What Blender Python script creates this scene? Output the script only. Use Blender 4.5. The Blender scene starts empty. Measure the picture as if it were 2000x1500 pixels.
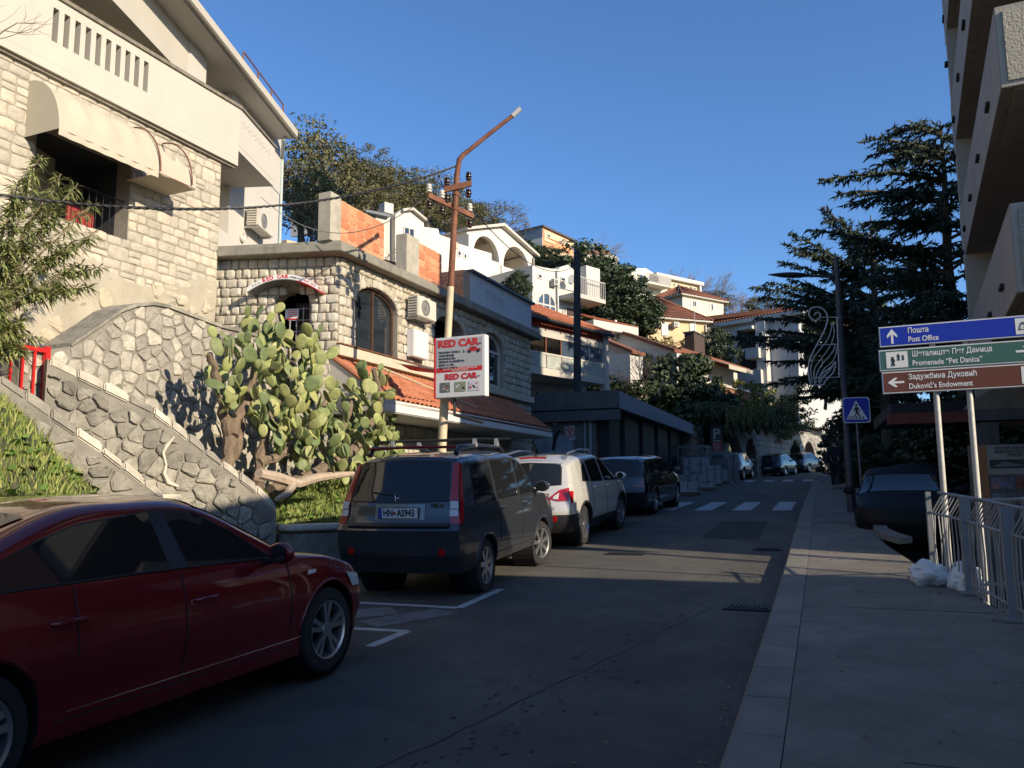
import bpy, bmesh, math, random
from mathutils import Vector, Matrix, noise
random.seed(7)
R_=math.radians
SC=bpy.context.scene; COL=SC.collection
# ------------------------------------------------------------------ camera, world, sun, exposure
YAW=R_(20.77); PIT=R_(7.6); ROL=R_(0.45); FPX=1600.0
CAM=Vector((0,0,1.6))
_fh=Vector((-math.sin(YAW),math.cos(YAW),0)); _rt=Vector((math.cos(YAW),math.sin(YAW),0)); _up=Vector((0,0,1))
FW=_fh*math.cos(PIT)+_up*math.sin(PIT); _u0=_up*math.cos(PIT)-_fh*math.sin(PIT)
UPV=_u0*math.cos(ROL)+_rt*math.sin(ROL); RTV=_rt*math.cos(ROL)-_u0*math.sin(ROL)
cd=bpy.data.cameras.new('camera'); cam=bpy.data.objects.new('camera',cd); COL.objects.link(cam); SC.camera=cam
cd.sensor_width=36; cd.lens=FPX/2000*36; cd.clip_start=.05; cd.clip_end=3000
m3=Matrix((RTV,UPV,-FW)).transposed(); cam.matrix_world=Matrix.Translation(CAM)@m3.to_4x4()
SAZ=R_(19); SEL=R_(22)          # sun stands to the right of the street, a little behind the camera
SUNV=Vector((math.cos(SAZ)*math.cos(SEL),-math.sin(SAZ)*math.cos(SEL),math.sin(SEL)))
w=bpy.data.worlds.new('World'); SC.world=w; w.use_nodes=True; nt=w.node_tree
bg=nt.nodes['Background']; sk=nt.nodes.new('ShaderNodeTexSky'); sk.sky_type='NISHITA'; sk.sun_disc=False
sk.sun_elevation=SEL; sk.sun_rotation=math.atan2(SUNV.x,SUNV.y); sk.altitude=50; sk.air_density=1.0; sk.dust_density=.5; sk.ozone_density=7.5
nt.links.new(sk.outputs[0],bg.inputs[0]); bg.inputs[1].default_value=.15
sl=bpy.data.lights.new('sun','SUN'); sl.energy=4.9; sl.angle=R_(.53); sl.color=(1,.86,.66)
so=bpy.data.objects.new('sun',sl); COL.objects.link(so); so.rotation_euler=SUNV.to_track_quat('Z','Y').to_euler()
SC.view_settings.view_transform='Standard'; SC.view_settings.look='None'; SC.view_settings.exposure=0.45; SC.view_settings.gamma=1
SC.view_settings.use_curve_mapping=False
# ------------------------------------------------------------------ measuring helpers
def ray(px,py): return FW+RTV*((px-1000)/FPX)-UPV*((py-750)/FPX)
def at(px,py,D): return CAM+ray(px,py)*D
def onP(px,py,p0,n): d=ray(px,py); return CAM+d*((Vector(p0)-CAM).dot(n)/d.dot(n))
def onX(px,py,X): d=ray(px,py); return CAM+d*(X/d.x)
def hdir(vpx):                      # horizontal direction that vanishes at column vpx
    d=ray(vpx,964-.0078*(vpx-1000)); d.z=0; return d.normalized()
RP=[(-30,-.9),(-8,-.3),(0,0),(5,.15),(9.5,.36),(14,.65),(20.5,1.06),(32,1.55),(56,2.55),(70,3.25),(100,4.6),(200,7)]
def rz(y):
    if y<=RP[0][0]: return RP[0][1]
    for (a,b),(c,d) in zip(RP,RP[1:]):
        if y<=c: return b+(d-b)*(y-a)/(c-a)
    return RP[-1][1]
def interp(L,x):
    if x<=L[0][0]: return L[0][1]
    for (a,b),(c,d) in zip(L,L[1:]):
        if x<=c: return b+(d-b)*(x-a)/(c-a) if c>a else d
    return L[-1][1]
def smooth(L,x):
    if x<=L[0][0]: return L[0][1]
    for i in range(len(L)-1):
        a,b=L[i]; c,d=L[i+1]
        if x<=c:
            t=(x-a)/(c-a); h=c-a
            def sl_(j):
                if j<=0 or j>=len(L)-1: return 0 if j>0 or j<len(L)-1 else 0
                return (L[j+1][1]-L[j-1][1])/(L[j+1][0]-L[j-1][0])
            m0=sl_(i) if i>0 else (d-b)/h; m1=sl_(i+1) if i+1<len(L)-1 else (d-b)/h
            t2=t*t;t3=t2*t
            return (2*t3-3*t2+1)*b+(t3-2*t2+t)*h*m0+(-2*t3+3*t2)*d+(t3-t2)*h*m1
    return L[-1][1]
# ------------------------------------------------------------------ materials
MT={}
def mat(name,c,rough=.8,metal=0,var=.12,scale=3,bump=.0,bscale=40,rnd=0,stain=0,stc=(.08,.07,.05),coat=0,c2=None,spec=.5,stretch=None,trans=0):
    if name in MT: return MT[name]
    m=bpy.data.materials.new(name); m.use_nodes=True; n=m.node_tree.nodes; l=m.node_tree.links
    b=n['Principled BSDF']; b.inputs['Roughness'].default_value=rough; b.inputs['Metallic'].default_value=metal
    b.inputs['Coat Weight'].default_value=coat; b.inputs['Coat Roughness'].default_value=.03
    b.inputs['Specular IOR Level'].default_value=spec
    if trans: b.inputs['Transmission Weight'].default_value=trans
    col=tuple(c)+(1,)
    if var or rnd or stain or bump:
        g=n.new('ShaderNodeNewGeometry'); pos=g.outputs['Position']
        if stretch:
            mp=n.new('ShaderNodeMapping'); mp.inputs['Scale'].default_value=stretch; l.new(pos,mp.inputs[0]); pos=mp.outputs[0]
        out=None
        def NZ(s,det=5,r=.6):
            t=n.new('ShaderNodeTexNoise'); t.inputs['Scale'].default_value=s; t.inputs['Detail'].default_value=det; t.inputs['Roughness'].default_value=r
            l.new(pos,t.inputs['Vector']); return t.outputs[0]
        hs=n.new('ShaderNodeHueSaturation'); hs.inputs['Color'].default_value=col
        if c2:
            mx=n.new('ShaderNodeMix'); mx.data_type='RGBA'; mx.inputs[6].default_value=col; mx.inputs[7].default_value=tuple(c2)+(1,)
            rp=n.new('ShaderNodeMapRange'); rp.inputs[1].default_value=.38; rp.inputs[2].default_value=.62
            if rnd:
                oi=n.new('ShaderNodeObjectInfo'); ad=n.new('ShaderNodeMath'); ad.operation='ADD'; l.new(oi.outputs['Random'],ad.inputs[0]); l.new(g.outputs['Random Per Island'],ad.inputs[1])
                fr=n.new('ShaderNodeMath'); fr.operation='FRACT'; l.new(ad.outputs[0],fr.inputs[0]); rp.inputs[1].default_value=.2; rp.inputs[2].default_value=1.0
                l.new(fr.outputs[0],rp.inputs[0])
            else: l.new(NZ(scale*.6),rp.inputs[0])
            l.new(rp.outputs[0],mx.inputs[0]); l.new(mx.outputs[2],hs.inputs['Color'])
        v=n.new('ShaderNodeMapRange'); v.inputs[1].default_value=.25; v.inputs[2].default_value=.75; v.inputs[3].default_value=1-var; v.inputs[4].default_value=1+var
        l.new(NZ(scale),v.inputs[0]); val=v.outputs[0]
        if rnd:
            oi=n.new('ShaderNodeObjectInfo'); ad=n.new('ShaderNodeMath'); ad.operation='ADD'; l.new(oi.outputs['Random'],ad.inputs[0]); l.new(g.outputs['Random Per Island'],ad.inputs[1])
            fr=n.new('ShaderNodeMath'); fr.operation='FRACT'; l.new(ad.outputs[0],fr.inputs[0])
            r2=n.new('ShaderNodeMapRange'); r2.inputs[3].default_value=1-rnd; r2.inputs[4].default_value=1+rnd; l.new(fr.outputs[0],r2.inputs[0])
            mu=n.new('ShaderNodeMath'); mu.operation='MULTIPLY'; l.new(val,mu.inputs[0]); l.new(r2.outputs[0],mu.inputs[1]); val=mu.outputs[0]
        l.new(val,hs.inputs['Value']); out=hs.outputs[0]
        if stain:
            mx=n.new('ShaderNodeMix'); mx.data_type='RGBA'; mx.inputs[7].default_value=tuple(stc)+(1,)
            mp=n.new('ShaderNodeMapping'); mp.inputs['Scale'].default_value=(2.2,2.2,.5); l.new(g.outputs['Position'],mp.inputs[0])
            t=n.new('ShaderNodeTexNoise'); t.inputs['Scale'].default_value=1.6; t.inputs['Detail'].default_value=8; t.inputs['Roughness'].default_value=.7; l.new(mp.outputs[0],t.inputs['Vector'])
            rp=n.new('ShaderNodeMapRange'); rp.inputs[1].default_value=.5; rp.inputs[2].default_value=.8; rp.inputs[4].default_value=stain; l.new(t.outputs[0],rp.inputs[0])
            l.new(rp.outputs[0],mx.inputs[0]); l.new(out,mx.inputs[6]); out=mx.outputs[2]
        l.new(out,b.inputs['Base Color'])
        if bump:
            bp=n.new('ShaderNodeBump'); bp.inputs['Strength'].default_value=bump; bp.inputs['Distance'].default_value=.02
            l.new(NZ(bscale,6),bp.inputs['Height']); l.new(bp.outputs[0],b.inputs['Normal'])
    else: b.inputs['Base Color'].default_value=col
    m.diffuse_color=col; MT[name]=m; return m
def emit(name,c,s):
    m=mat(name,c,var=0); b=m.node_tree.nodes['Principled BSDF']; b.inputs['Emission Color'].default_value=tuple(c)+(1,); b.inputs['Emission Strength'].default_value=s; return m
def glass_pane(name,c,rough=.04):
    m=mat(name,c,rough=rough,var=0,spec=.7,coat=1); return m
# ------------------------------------------------------------------ mesh builder
ORG={}
def tag(o,label=None,cat=None,group=None,kind=None):
    if label: o['label']=label
    if cat: o['category']=cat
    if group: o['group']=group
    if kind: o['kind']=kind
    return o
def thing(name,label,cat,loc=(0,0,0),group=None,local=False):
    o=bpy.data.objects.new(name,None); COL.objects.link(o); o.empty_display_size=.2
    o.location=(0,0,0) if local else Vector(loc); ORG[o.name]=Vector((0,0,0)) if local else Vector(loc)
    return tag(o,label,cat,group)
def sub(name,parent):
    o=bpy.data.objects.new(name,None); COL.objects.link(o); o.parent=parent; ORG[o.name]=ORG[parent.name]; return o
class MB:
    def __init__(s): s.v=[];s.f=[];s.m=[];s.mi=0
    def add(s,vs,fs,m=None):
        k=len(s.v); s.v+= [tuple(p) for p in vs]; s.f+=[tuple(i+k for i in f) for f in fs]; s.m+=[s.mi if m is None else m]*len(fs); return s
    def quad(s,a,b,c,d,m=None): return s.add([a,b,c,d],[(0,1,2,3)],m)
    def box(s,c,sz,rot=None,m=None,ax=None):
        x,y,z=[q/2 for q in sz]; P=[Vector((i*x,j*y,k*z)) for i in(-1,1) for j in(-1,1) for k in(-1,1)]
        if ax:
            A=Matrix([Vector(a).normalized() for a in ax]).transposed(); P=[A@p for p in P]
        elif rot: 
            from mathutils import Euler
            e=Euler(rot).to_matrix(); P=[e@p for p in P]
        c=Vector(c); return s.add([p+c for p in P],[(0,1,3,2),(4,6,7,5),(0,4,5,1),(2,3,7,6),(0,2,6,4),(1,5,7,3)],m)
    def prism(s,pts,ext,m=None):
        n=len(pts); pts=[Vector(p) for p in pts]; ext=Vector(ext)
        return s.add(pts+[p+ext for p in pts],[tuple(range(n)),tuple(range(2*n-1,n-1,-1))]+[(i,(i+1)%n+0 if False else i+n,(i+1)%n+n,(i+1)%n) for i in range(n)],m)
    def tube(s,pts,r,n=8,m=None,cap=True):
        pts=[Vector(p) for p in pts]; rs=r if isinstance(r,(list,tuple)) else [r]*len(pts)
        V=[];F=[]; prev=None
        for i,p in enumerate(pts):
            t=(pts[min(i+1,len(pts)-1)]-pts[max(i-1,0)])
            t=t.normalized() if t.length>1e-9 else Vector((0,0,1))
            if prev is None: a=t.orthogonal().normalized()
            else:
                a=prev-t*prev.dot(t); a=a.normalized() if a.length>1e-6 else t.orthogonal().normalized()
            prev=a; b=t.cross(a)
            for k in range(n):
                an=2*math.pi*k/n; V.append(p+(a*math.cos(an)+b*math.sin(an))*rs[i])
        for i in range(len(pts)-1):
            for k in range(n): F.append((i*n+k,i*n+(k+1)%n,(i+1)*n+(k+1)%n,(i+1)*n+k))
        if cap: F+= [tuple(range(n-1,-1,-1)),tuple(range((len(pts)-1)*n,len(pts)*n))]
        return s.add(V,F,m)
    def lathe(s,prof,c,axis=(0,0,1),n=16,m=None,cap=True):
        ax=Vector(axis).normalized(); a=ax.orthogonal().normalized(); b=ax.cross(a); c=Vector(c); V=[];F=[]
        for (r,h) in prof:
            for k in range(n):
                an=2*math.pi*k/n; V.append(c+ax*h+(a*math.cos(an)+b*math.sin(an))*r)
        for i in range(len(prof)-1):
            for k in range(n): F.append((i*n+k,i*n+(k+1)%n,(i+1)*n+(k+1)%n,(i+1)*n+k))
        if cap and prof[0][0]>1e-4: F.append(tuple(range(n-1,-1,-1)))
        if cap and prof[-1][0]>1e-4: F.append(tuple(range((len(prof)-1)*n,len(prof)*n)))
        return s.add(V,F,m)
    def grid(s,fn,nu,nv,m=None):
        V=[fn(i/nu,j/nv) for i in range(nu+1) for j in range(nv+1)]
        return s.add(V,[(i*(nv+1)+j,(i+1)*(nv+1)+j,(i+1)*(nv+1)+j+1,i*(nv+1)+j+1) for i in range(nu) for j in range(nv)],m)
    def build(s,name,mats,parent=None,smooth=False,fix=True,label=None,kind=None,merge=False,bev=0):
        o=ORG[parent.name] if parent else Vector((0,0,0))
        me=bpy.data.meshes.new(name); me.from_pydata([Vector(p)-o for p in s.v],[],s.f)
        mats=mats if isinstance(mats,(list,tuple)) else [mats]
        for q in mats: me.materials.append(q)
        if any(s.m): me.polygons.foreach_set('material_index',s.m)
        if fix or merge or bev:
            bm=bmesh.new(); bm.from_mesh(me)
            if merge: bmesh.ops.remove_doubles(bm,verts=bm.verts,dist=1e-4)
            if fix: bmesh.ops.recalc_face_normals(bm,faces=bm.faces)
            if bev:
                es=[e for e in bm.edges if len(e.link_faces)==2 and e.calc_face_angle()>.5]
                bmesh.ops.bevel(bm,geom=es,offset=bev,segments=2,affect='EDGES',clamp_overlap=True)
            bm.to_mesh(me); bm.free()
        if smooth:
            me.polygons.foreach_set('use_smooth',[True]*len(me.polygons))
            try: me.set_sharp_from_angle(angle=R_(40))
            except Exception: pass
        me.update(); ob=bpy.data.objects.new(name,me); COL.objects.link(ob)
        if parent: ob.parent=parent; ORG[ob.name]=ORG[parent.name]
        else: ORG[ob.name]=Vector((0,0,0))
        if label: ob['label']=label
        if kind: ob['kind']=kind
        return ob
def put(me,name,parent,M,label=None):
    ob=bpy.data.objects.new(name,me); COL.objects.link(ob); ob.parent=parent
    o=ORG[parent.name]; ob.matrix_basis=Matrix.Translation(-o)@M; return ob
def copy_tree(o,parent=None):
    c=o.copy(); COL.objects.link(c)
    if parent: c.parent=parent
    for ch in list(o.children): copy_tree(ch,c)
    return c
_txt={}
def text_mesh(s,size,bold=0,align='CENTER',sx=1.0):
    cu=bpy.data.curves.new('t','FONT'); cu.body=s; cu.size=size; cu.align_x=align; cu.align_y='CENTER'; cu.offset=bold; cu.extrude=.001; cu.resolution_u=3
    ob=bpy.data.objects.new('t',cu); COL.objects.link(ob)
    dg=bpy.context.evaluated_depsgraph_get(); me=bpy.data.meshes.new_from_object(ob.evaluated_get(dg))
    vs=[(v.co.x*sx,v.co.y,v.co.z) for v in me.vertices]; fs=[tuple(p.vertices) for p in me.polygons]
    bpy.data.objects.remove(ob); bpy.data.curves.remove(cu); bpy.data.meshes.remove(me); return vs,fs
def text(mb,s,O,U,V,u,v,size,bold=0,align='CENTER',sx=1.0,off=.003,m=None,N=None):
    vs,fs=text_mesh(s,size,bold,align,sx); O=Vector(O);U=Vector(U);V=Vector(V); N=U.cross(V).normalized()
    mb.add([O+U*(u+a)+V*(v+b)+N*(off+c) for a,b,c in vs],fs,m)
class Fr:   # wall frame: O origin, U along, V up, N outwards
    def __init__(s,O,U,V=(0,0,1),N=None):
        s.O=Vector(O);s.U=Vector(U).normalized();s.V=Vector(V).normalized();s.N=Vector(N).normalized() if N else s.U.cross(s.V).normalized()
    def p(s,u,v,n=0): return s.O+s.U*u+s.V*v+s.N*n
    def uv(s,px,py,n=0):
        q=onP(px,py,s.O+s.N*n,s.N)-s.O; return (q.dot(s.U),q.dot(s.V))
    def box(s,mb,u0,u1,v0,v1,n0,n1,m=None): return mb.box(s.p((u0+u1)/2,(v0+v1)/2,(n0+n1)/2),(abs(u1-u0),abs(v1-v0),abs(n1-n0)),ax=(s.U,s.V,s.N),m=m)
    def prism(s,mb,uvs,n0,n1,m=None): return mb.prism([s.p(u,v,n0) for u,v in uvs],s.N*(n1-n0),m)
    def M(s,u,v,n,su,sv,sn,rot=0):
        A=Matrix((s.U*su,s.V*sv,s.N*sn)).transposed()
        if rot: A=Matrix((s.U,s.V,s.N)).transposed()@Matrix.Rotation(rot,3,'Z')@Matrix.Diagonal((su,sv,sn))
        return Matrix.Translation(s.p(u,v,n))@A.to_4x4()
def arch_pts(u0,u1,v0,vs,rise,n=12):
    c=(u0+u1)/2; h=(u1-u0)/2
    return [(u0,v0),(u1,v0)]+[(c+h*math.cos(math.pi*i/n),vs+rise*math.sin(math.pi*i/n)) for i in range(n+1)]
# ------------------------------------------------------------------ palette
m_asph=mat('asphalt',(.090,.083,.070),.86,var=.28,scale=1.1,bump=.9,bscale=150,c2=(.122,.112,.093),stain=.55,stc=(.032,.032,.033))
m_conc=mat('pavement_concrete',(.165,.148,.118),.85,var=.24,scale=1.3,bump=.6,bscale=90,c2=(.20,.18,.15),stain=.7,stc=(.07,.066,.06))
m_kerb=mat('kerb_concrete',(.19,.175,.145),.85,var=.2,scale=3,bump=.4,bscale=50,rnd=.12)
m_paint=mat('road_paint',(.42,.42,.41),.7,var=.25,scale=9,stain=.75,stc=(.1,.1,.1))
m_iron=mat('cast_iron',(.03,.03,.032),.6,metal=.4,var=.2,bump=.2)
m_earth=mat('earth',(.10,.085,.055),.95,var=.35,scale=1.2,bump=.6,bscale=14,c2=(.05,.065,.028))
m_stone_w=mat('white_limestone',(.47,.425,.34),.85,var=.2,scale=7,bump=.7,bscale=30,rnd=.18,c2=(.50,.42,.32),stain=.25,stc=(.25,.22,.17))
m_stone_b=mat('buff_limestone',(.46,.41,.315),.85,var=.16,scale=7,bump=.6,bscale=26,rnd=.16,c2=(.44,.41,.34))
m_mort=mat('mortar',(.30,.27,.215),.9,var=.2,scale=4,bump=.4,bscale=40)
m_mort_pale=mat('pale_mortar',(.41,.365,.28),.9,var=.18,scale=2,bump=.5,bscale=18,stain=.4,stc=(.3,.25,.17))
m_rub=mat('rubble_stone',(.34,.31,.255),.9,var=.28,scale=6,bump=.8,bscale=22,rnd=.28,c2=(.50,.45,.36),stain=.45,stc=(.13,.12,.10))
m_rubd=mat('weathered_rubble',(.235,.215,.175),.92,var=.35,scale=7,bump=1.0,bscale=16,rnd=.2,c2=(.27,.25,.20),stain=.6,stc=(.10,.095,.08))
m_rubm=mat('rubble_mortar',(.235,.215,.175),.92,var=.32,scale=3,bump=.8,bscale=16,stain=.6,stc=(.12,.11,.09))
m_white=mat('white_render',(.49,.455,.385),.8,var=.05,scale=1.5,bump=.12,bscale=60,stain=.28,stc=(.42,.38,.31))
m_white2=mat('clean_white_render',(.54,.51,.455),.8,var=.05,scale=1.2,bump=.1,bscale=50,stain=.16,stc=(.45,.42,.37))
m_tan=mat('tan_render',(.47,.43,.35),.85,var=.06,scale=1.5,stain=.2,stc=(.3,.27,.22))
m_cap=mat('weathered_coping',(.20,.175,.135),.9,var=.35,scale=8,bump=.5,stain=.6,stc=(.08,.075,.06))
m_slab=mat('old_concrete',(.24,.225,.185),.9,var=.25,scale=4,bump=.5,bscale=24,stain=.8,stc=(.07,.065,.055))
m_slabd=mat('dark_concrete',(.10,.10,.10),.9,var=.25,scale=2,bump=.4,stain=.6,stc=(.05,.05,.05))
m_brick=mat('hollow_brick',(.56,.20,.095),.85,var=.14,scale=10,bump=.3,rnd=.14,c2=(.62,.27,.14))
m_bmort=mat('brick_mortar',(.50,.33,.23),.9,var=.1)
m_tile=mat('roof_tile',(.42,.135,.06),.85,var=.25,scale=9,rnd=.2,stain=.45,stc=(.14,.08,.05),c2=(.34,.13,.07))
m_tiled=mat('aged_roof_tile',(.26,.10,.055),.9,var=.3,scale=5,rnd=.25,stain=.6,stc=(.08,.055,.04))
m_canvas=mat('cream_canvas',(.46,.415,.315),.8,var=.06,scale=2,stain=.15,stc=(.45,.38,.26))
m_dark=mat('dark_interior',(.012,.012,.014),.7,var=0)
m_dwood=mat('dark_wood',(.055,.03,.018),.6,var=.3,scale=12)
m_glass=glass_pane('window_glass',(.02,.025,.03))
m_glassb=glass_pane('sky_glass',(.06,.09,.13))
m_rust=mat('rusty_steel',(.15,.055,.032),.75,metal=.2,var=.3,scale=9,bump=.3,c2=(.21,.085,.045))
m_cream=mat('cream_paint',(.56,.45,.29),.6,var=.18,scale=10,stain=.6,stc=(.24,.12,.06))
m_red=mat('red_paint',(.62,.02,.02),.4,var=.06,scale=5)
m_signw=mat('sign_white',(.66,.65,.64),.45,var=.04,scale=4)
m_signr=mat('sign_red',(.55,.02,.025),.45,var=0)
m_black=mat('black_plastic',(.015,.015,.016),.5,var=0)
m_grey=mat('grey_paint',(.36,.37,.38),.5,var=.08)
m_galv=mat('galvanised_steel',(.42,.42,.41),.45,metal=.55,var=.12,scale=14)
m_leaf=mat('leaf_green',(.07,.095,.028),.65,var=.3,scale=.9,rnd=.3,c2=(.045,.06,.018))
m_leafd=mat('leaf_dark',(.035,.055,.02),.55,var=.3,scale=1.0,rnd=.3,c2=(.05,.07,.025))
m_leafo=mat('leaf_olive',(.10,.115,.042),.7,var=.3,scale=.7,rnd=.35,c2=(.15,.12,.05))
m_leafy=mat('leaf_yellow',(.22,.19,.03),.7,var=.3,scale=.7,rnd=.3,c2=(.10,.12,.03))
m_twig=mat('grey_twig',(.15,.12,.10),.9,var=.2,scale=5)
m_bark=mat('bark',(.10,.08,.06),.9,var=.3,scale=8,bump=.6)
m_cedar=mat('cedar_needle',(.030,.05,.030),.7,var=.3,scale=.8,rnd=.3,c2=(.042,.065,.03))
m_grass=mat('grass_blade',(.15,.23,.035),.7,var=.3,scale=1.5,rnd=.35,c2=(.24,.24,.07))
m_pad=mat('cactus_pad',(.15,.20,.07),.6,var=.3,scale=9,rnd=.28,c2=(.27,.27,.10),bump=.3,bscale=60)
m_wood=mat('cactus_trunk',(.19,.14,.095),.9,var=.35,scale=10,bump=.7)
# ------------------------------------------------------------------ road, pavement, ground
def roadL(y): return -6.4 + (max(0,y-44)**2)/150.0
def kerbX(y): return -.58 + (max(0,y-40)**2)/120.0
mb=MB()
ys=[-30+i*1.0 for i in range(131)]
for a,b in zip(ys,ys[1:]):
    mb.quad((roadL(a)-.1,a,rz(a)),(kerbX(a)+.03,a,rz(a)),(kerbX(b)+.03,b,rz(b)),(roadL(b)-.1,b,rz(b)))
mb.build('road',m_asph,kind='structure',merge=True,smooth=True)
def pavR(y): return interp([(-30,2.6),(5,2.4),(8.3,1.56),(9.9,1.36),(10.9,1.15),(14.2,.78),(18,.74),(20,.95),(23,1.5),(30,2.6),(45,3.5),(60,8),(100,30)],y)
mb=MB()
ys2=[-30+i*.5 for i in range(260)]
for a,b in zip(ys2,ys2[1:]):
    ka,kb=kerbX(a)+.3,kerbX(b)+.3
    for q0,q1 in ((0,1),):
        mb.quad((ka,a,rz(a)+.13),(max(pavR(a),ka+.5),a,rz(a)+.13),(max(pavR(b),kb+.5),b,rz(b)+.13),(kb,b,rz(b)+.13))
        mb.quad((max(pavR(a),ka+.5),a,rz(a)+.13),(max(pavR(a),ka+.5),a,rz(a)-1.2),(max(pavR(b),kb+.5),b,rz(b)-1.2),(max(pavR(b),kb+.5),b,rz(b)+.13))
pav=mb.build('pavement',m_conc,kind='structure',merge=True)
# joints across the pavement
mb=MB()
for y,x0,x1 in ((4.62,.28,2.3),(8.9,.1,1.4),(13.0,-.25,.6),(17.3,-.25,.6)):
    mb.box(((x0+x1)/2,y,rz(y)+.1315),(x1-x0,.012,.003),rot=(0,0,R_(-2)))
mb.build('pavement_joint',m_iron,pav)
kb=thing('kerb','row of pale concrete kerb stones edging the right hand pavement','kerb',(-.5,0,0)); kb['kind']='structure'; del kb['label'],kb['category']
y=-4.0; 
while y<70:
    L=.74; x=kerbX(y+L/2); dx=(kerbX(y+L)-kerbX(y))
    d=Vector((dx,L,rz(y+L)-rz(y))).normalized(); s=Vector((1,0,0))
    s=(s-d*s.dot(d)).normalized(); u=s.cross(d)
    c=Vector((x+.145,y+L/2,rz(y+L/2)))
    mb=MB()
    # chamfered section
    sec=[(-.15,-.1),(-.15,.075),(-.115,.132),(.15,.134),(.15,-.1)]
    mb.prism([c+s*a+u*b-d*(L/2-.006) for a,b in sec],d*(L-.012))
    mb.build('kerb_stone',m_kerb,kb)
    y+=L
mk=MB()
def strip(pts,wd,dz=.004,m=None):
    pts=[Vector((p[0],p[1],0)) for p in pts]
    for a,b in zip(pts,pts[1:]):
        d=(b-a); n=max(1,int(d.length/1.0)); s=Vector((-d.y,d.x,0)).normalized()*wd/2
        for i in range(n):
            p=a+d*i/n; q=a+d*(i+1)/n
            V=[p-s,p+s,q+s,q-s]; mk.add([(v.x,v.y,rz(v.y)+dz) for v in V],[(0,1,2,3)])
# zebra crossing bars
for k in range(6):
    xa=-.62-.46*1-k*.98; mk=MB(); strip([(xa,21.9),(xa,25.7)],.46); mk.build('zebra_bar',m_paint,bpy.data.objects['road'])
for k in range(5):
    mk=MB(); xa=kerbX(46)-.6-k*1.0; strip([(xa,45.2),(xa,48.2)],.5); mk.build('zebra_bar',m_paint,bpy.data.objects['road'])
mk=MB(); strip([(-6.2,8.72),(-3.95,8.66),(-3.94,9.95)],.11); strip([(-6.2,7.33),(-3.93,7.39),(-3.95,6.72)],.11); mk.build('parking_line',m_paint,bpy.data.objects['road'])
mk=MB(); strip([(-5.3,7.75),(-4.6,8.35)],.5); strip([(-4.5,7.6),(-4.0,8.45)],.42); mk.build('worn_marking',mat('worn_paint',(.15,.15,.15),.85,var=.3,scale=10,stain=.9,stc=(.06,.06,.06)),bpy.data.objects['road'])
mk=MB(); strip([(-5.0,25.5),(-4.6,30),(-4.5,44)],.09); mk.build('edge_line',mat('faded_paint',(.22,.22,.22),.8,var=.3,scale=10,stain=.8,stc=(.07,.07,.07)),bpy.data.objects['road'])
for (x,y,wx,wy) in ((-.85,9.4,.42,.34),(-.95,14.2,.36,.3),(-.78,9.75,0,0),(-3.1,13.35,.55,.25)):
    if not wx: continue
    mb=MB(); z=rz(y)+.006
    mb.box((x,y,z),(wx+.08,wy+.08,.012)); 
    for i in range(9): mb.box((x-wx/2+wx*(i+.5)/9,y,z+.012),(wx/9*.55,wy*.9,.012))
    mb.build('drain_grate',m_iron,bpy.data.objects['road'])
# dark patch repairs / crack lines on the road
mb=MB()
for x0,y0,x1,y1,wd in ((-4.0,11.9,-.9,11.4,.03),(-2.6,3.0,-1.2,9.5,.02),(-6.1,10.2,-4.6,10.7,.03)):
    a=Vector((x0,y0,0));b=Vector((x1,y1,0)); n=24; prev=None
    for i in range(n+1):
        p=a.lerp(b,i/n)+Vector((random.uniform(-.02,.02),random.uniform(-.02,.02),0)); 
        if prev: 
            s=Vector((-(p-prev).y,(p-prev).x,0)).normalized()*wd*random.uniform(.3,.7)
            mb.add([(v.x,v.y,rz(v.y)+.005) for v in (prev-s,prev+s,p+s,p-s)],[(0,1,2,3)])
        prev=p
mb.build('tar_seam',mat('tar',(.022,.022,.024),.55,var=0),bpy.data.objects['road'])
# terrain: one sheet to the horizon
def terr(x,y):
    yy=min(y,150); d=roadL(min(y,110))-x
    b=rz(yy)-.06
    if y<12.9 and -14<d*-1-6.4: pass
    if d>0:
        if d<2.6: b+=.25*d/2.6*1.0
        else:
            b+=.25
            k=d-2.6
            rise=3.4 if y>24 else 3.0
            if y>27: b+=min(rise,rise*max(0,(k-5))/2) if k<7 else rise
            else: b+=rise*min(1,k/.6)
            b+=max(0,min(k,70)-7)*.40*(1 if y>0 else .8)
            if k>70: b-= (k-70)*.1
            b=max(b,-5)
    else:
        e=x-max(pavR(min(y,99)),kerbX(min(y,99))+.8)
        if e>-.3: b-= .9 if y<60 else .3
        b-=max(0,min(e,300)-12)*.12 if e>12 else 0
    if y<-30: pass
    return b
xs=[-600,-400,-250,-160,-120,-95]+[-80+2*i for i in range(32)]+[-16+.5*i for i in range(26)]+[-3,-1,0,.5]+[1+.5*i for i in range(10)]+[6+3*i for i in range(10)]+[40,60,100,200,400,600]
yl=[-400,-200,-100,-60,-40]+[-30+2*i for i in range(85)]+[150,180,240,320,500,900]
mb=MB(); V=[(x,y,terr(x,y)+(noise.noise((x*.15,y*.15,0))*.8 if abs(x)>22 else 0)) for y in yl for x in xs]; nx=len(xs)
mb.add(V,[(j*nx+i,j*nx+i+1,(j+1)*nx+i+1,(j+1)*nx+i) for j in range(len(yl)-1) for i in range(nx-1)])
mb.build('ground',m_earth,kind='structure',smooth=True)
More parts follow.
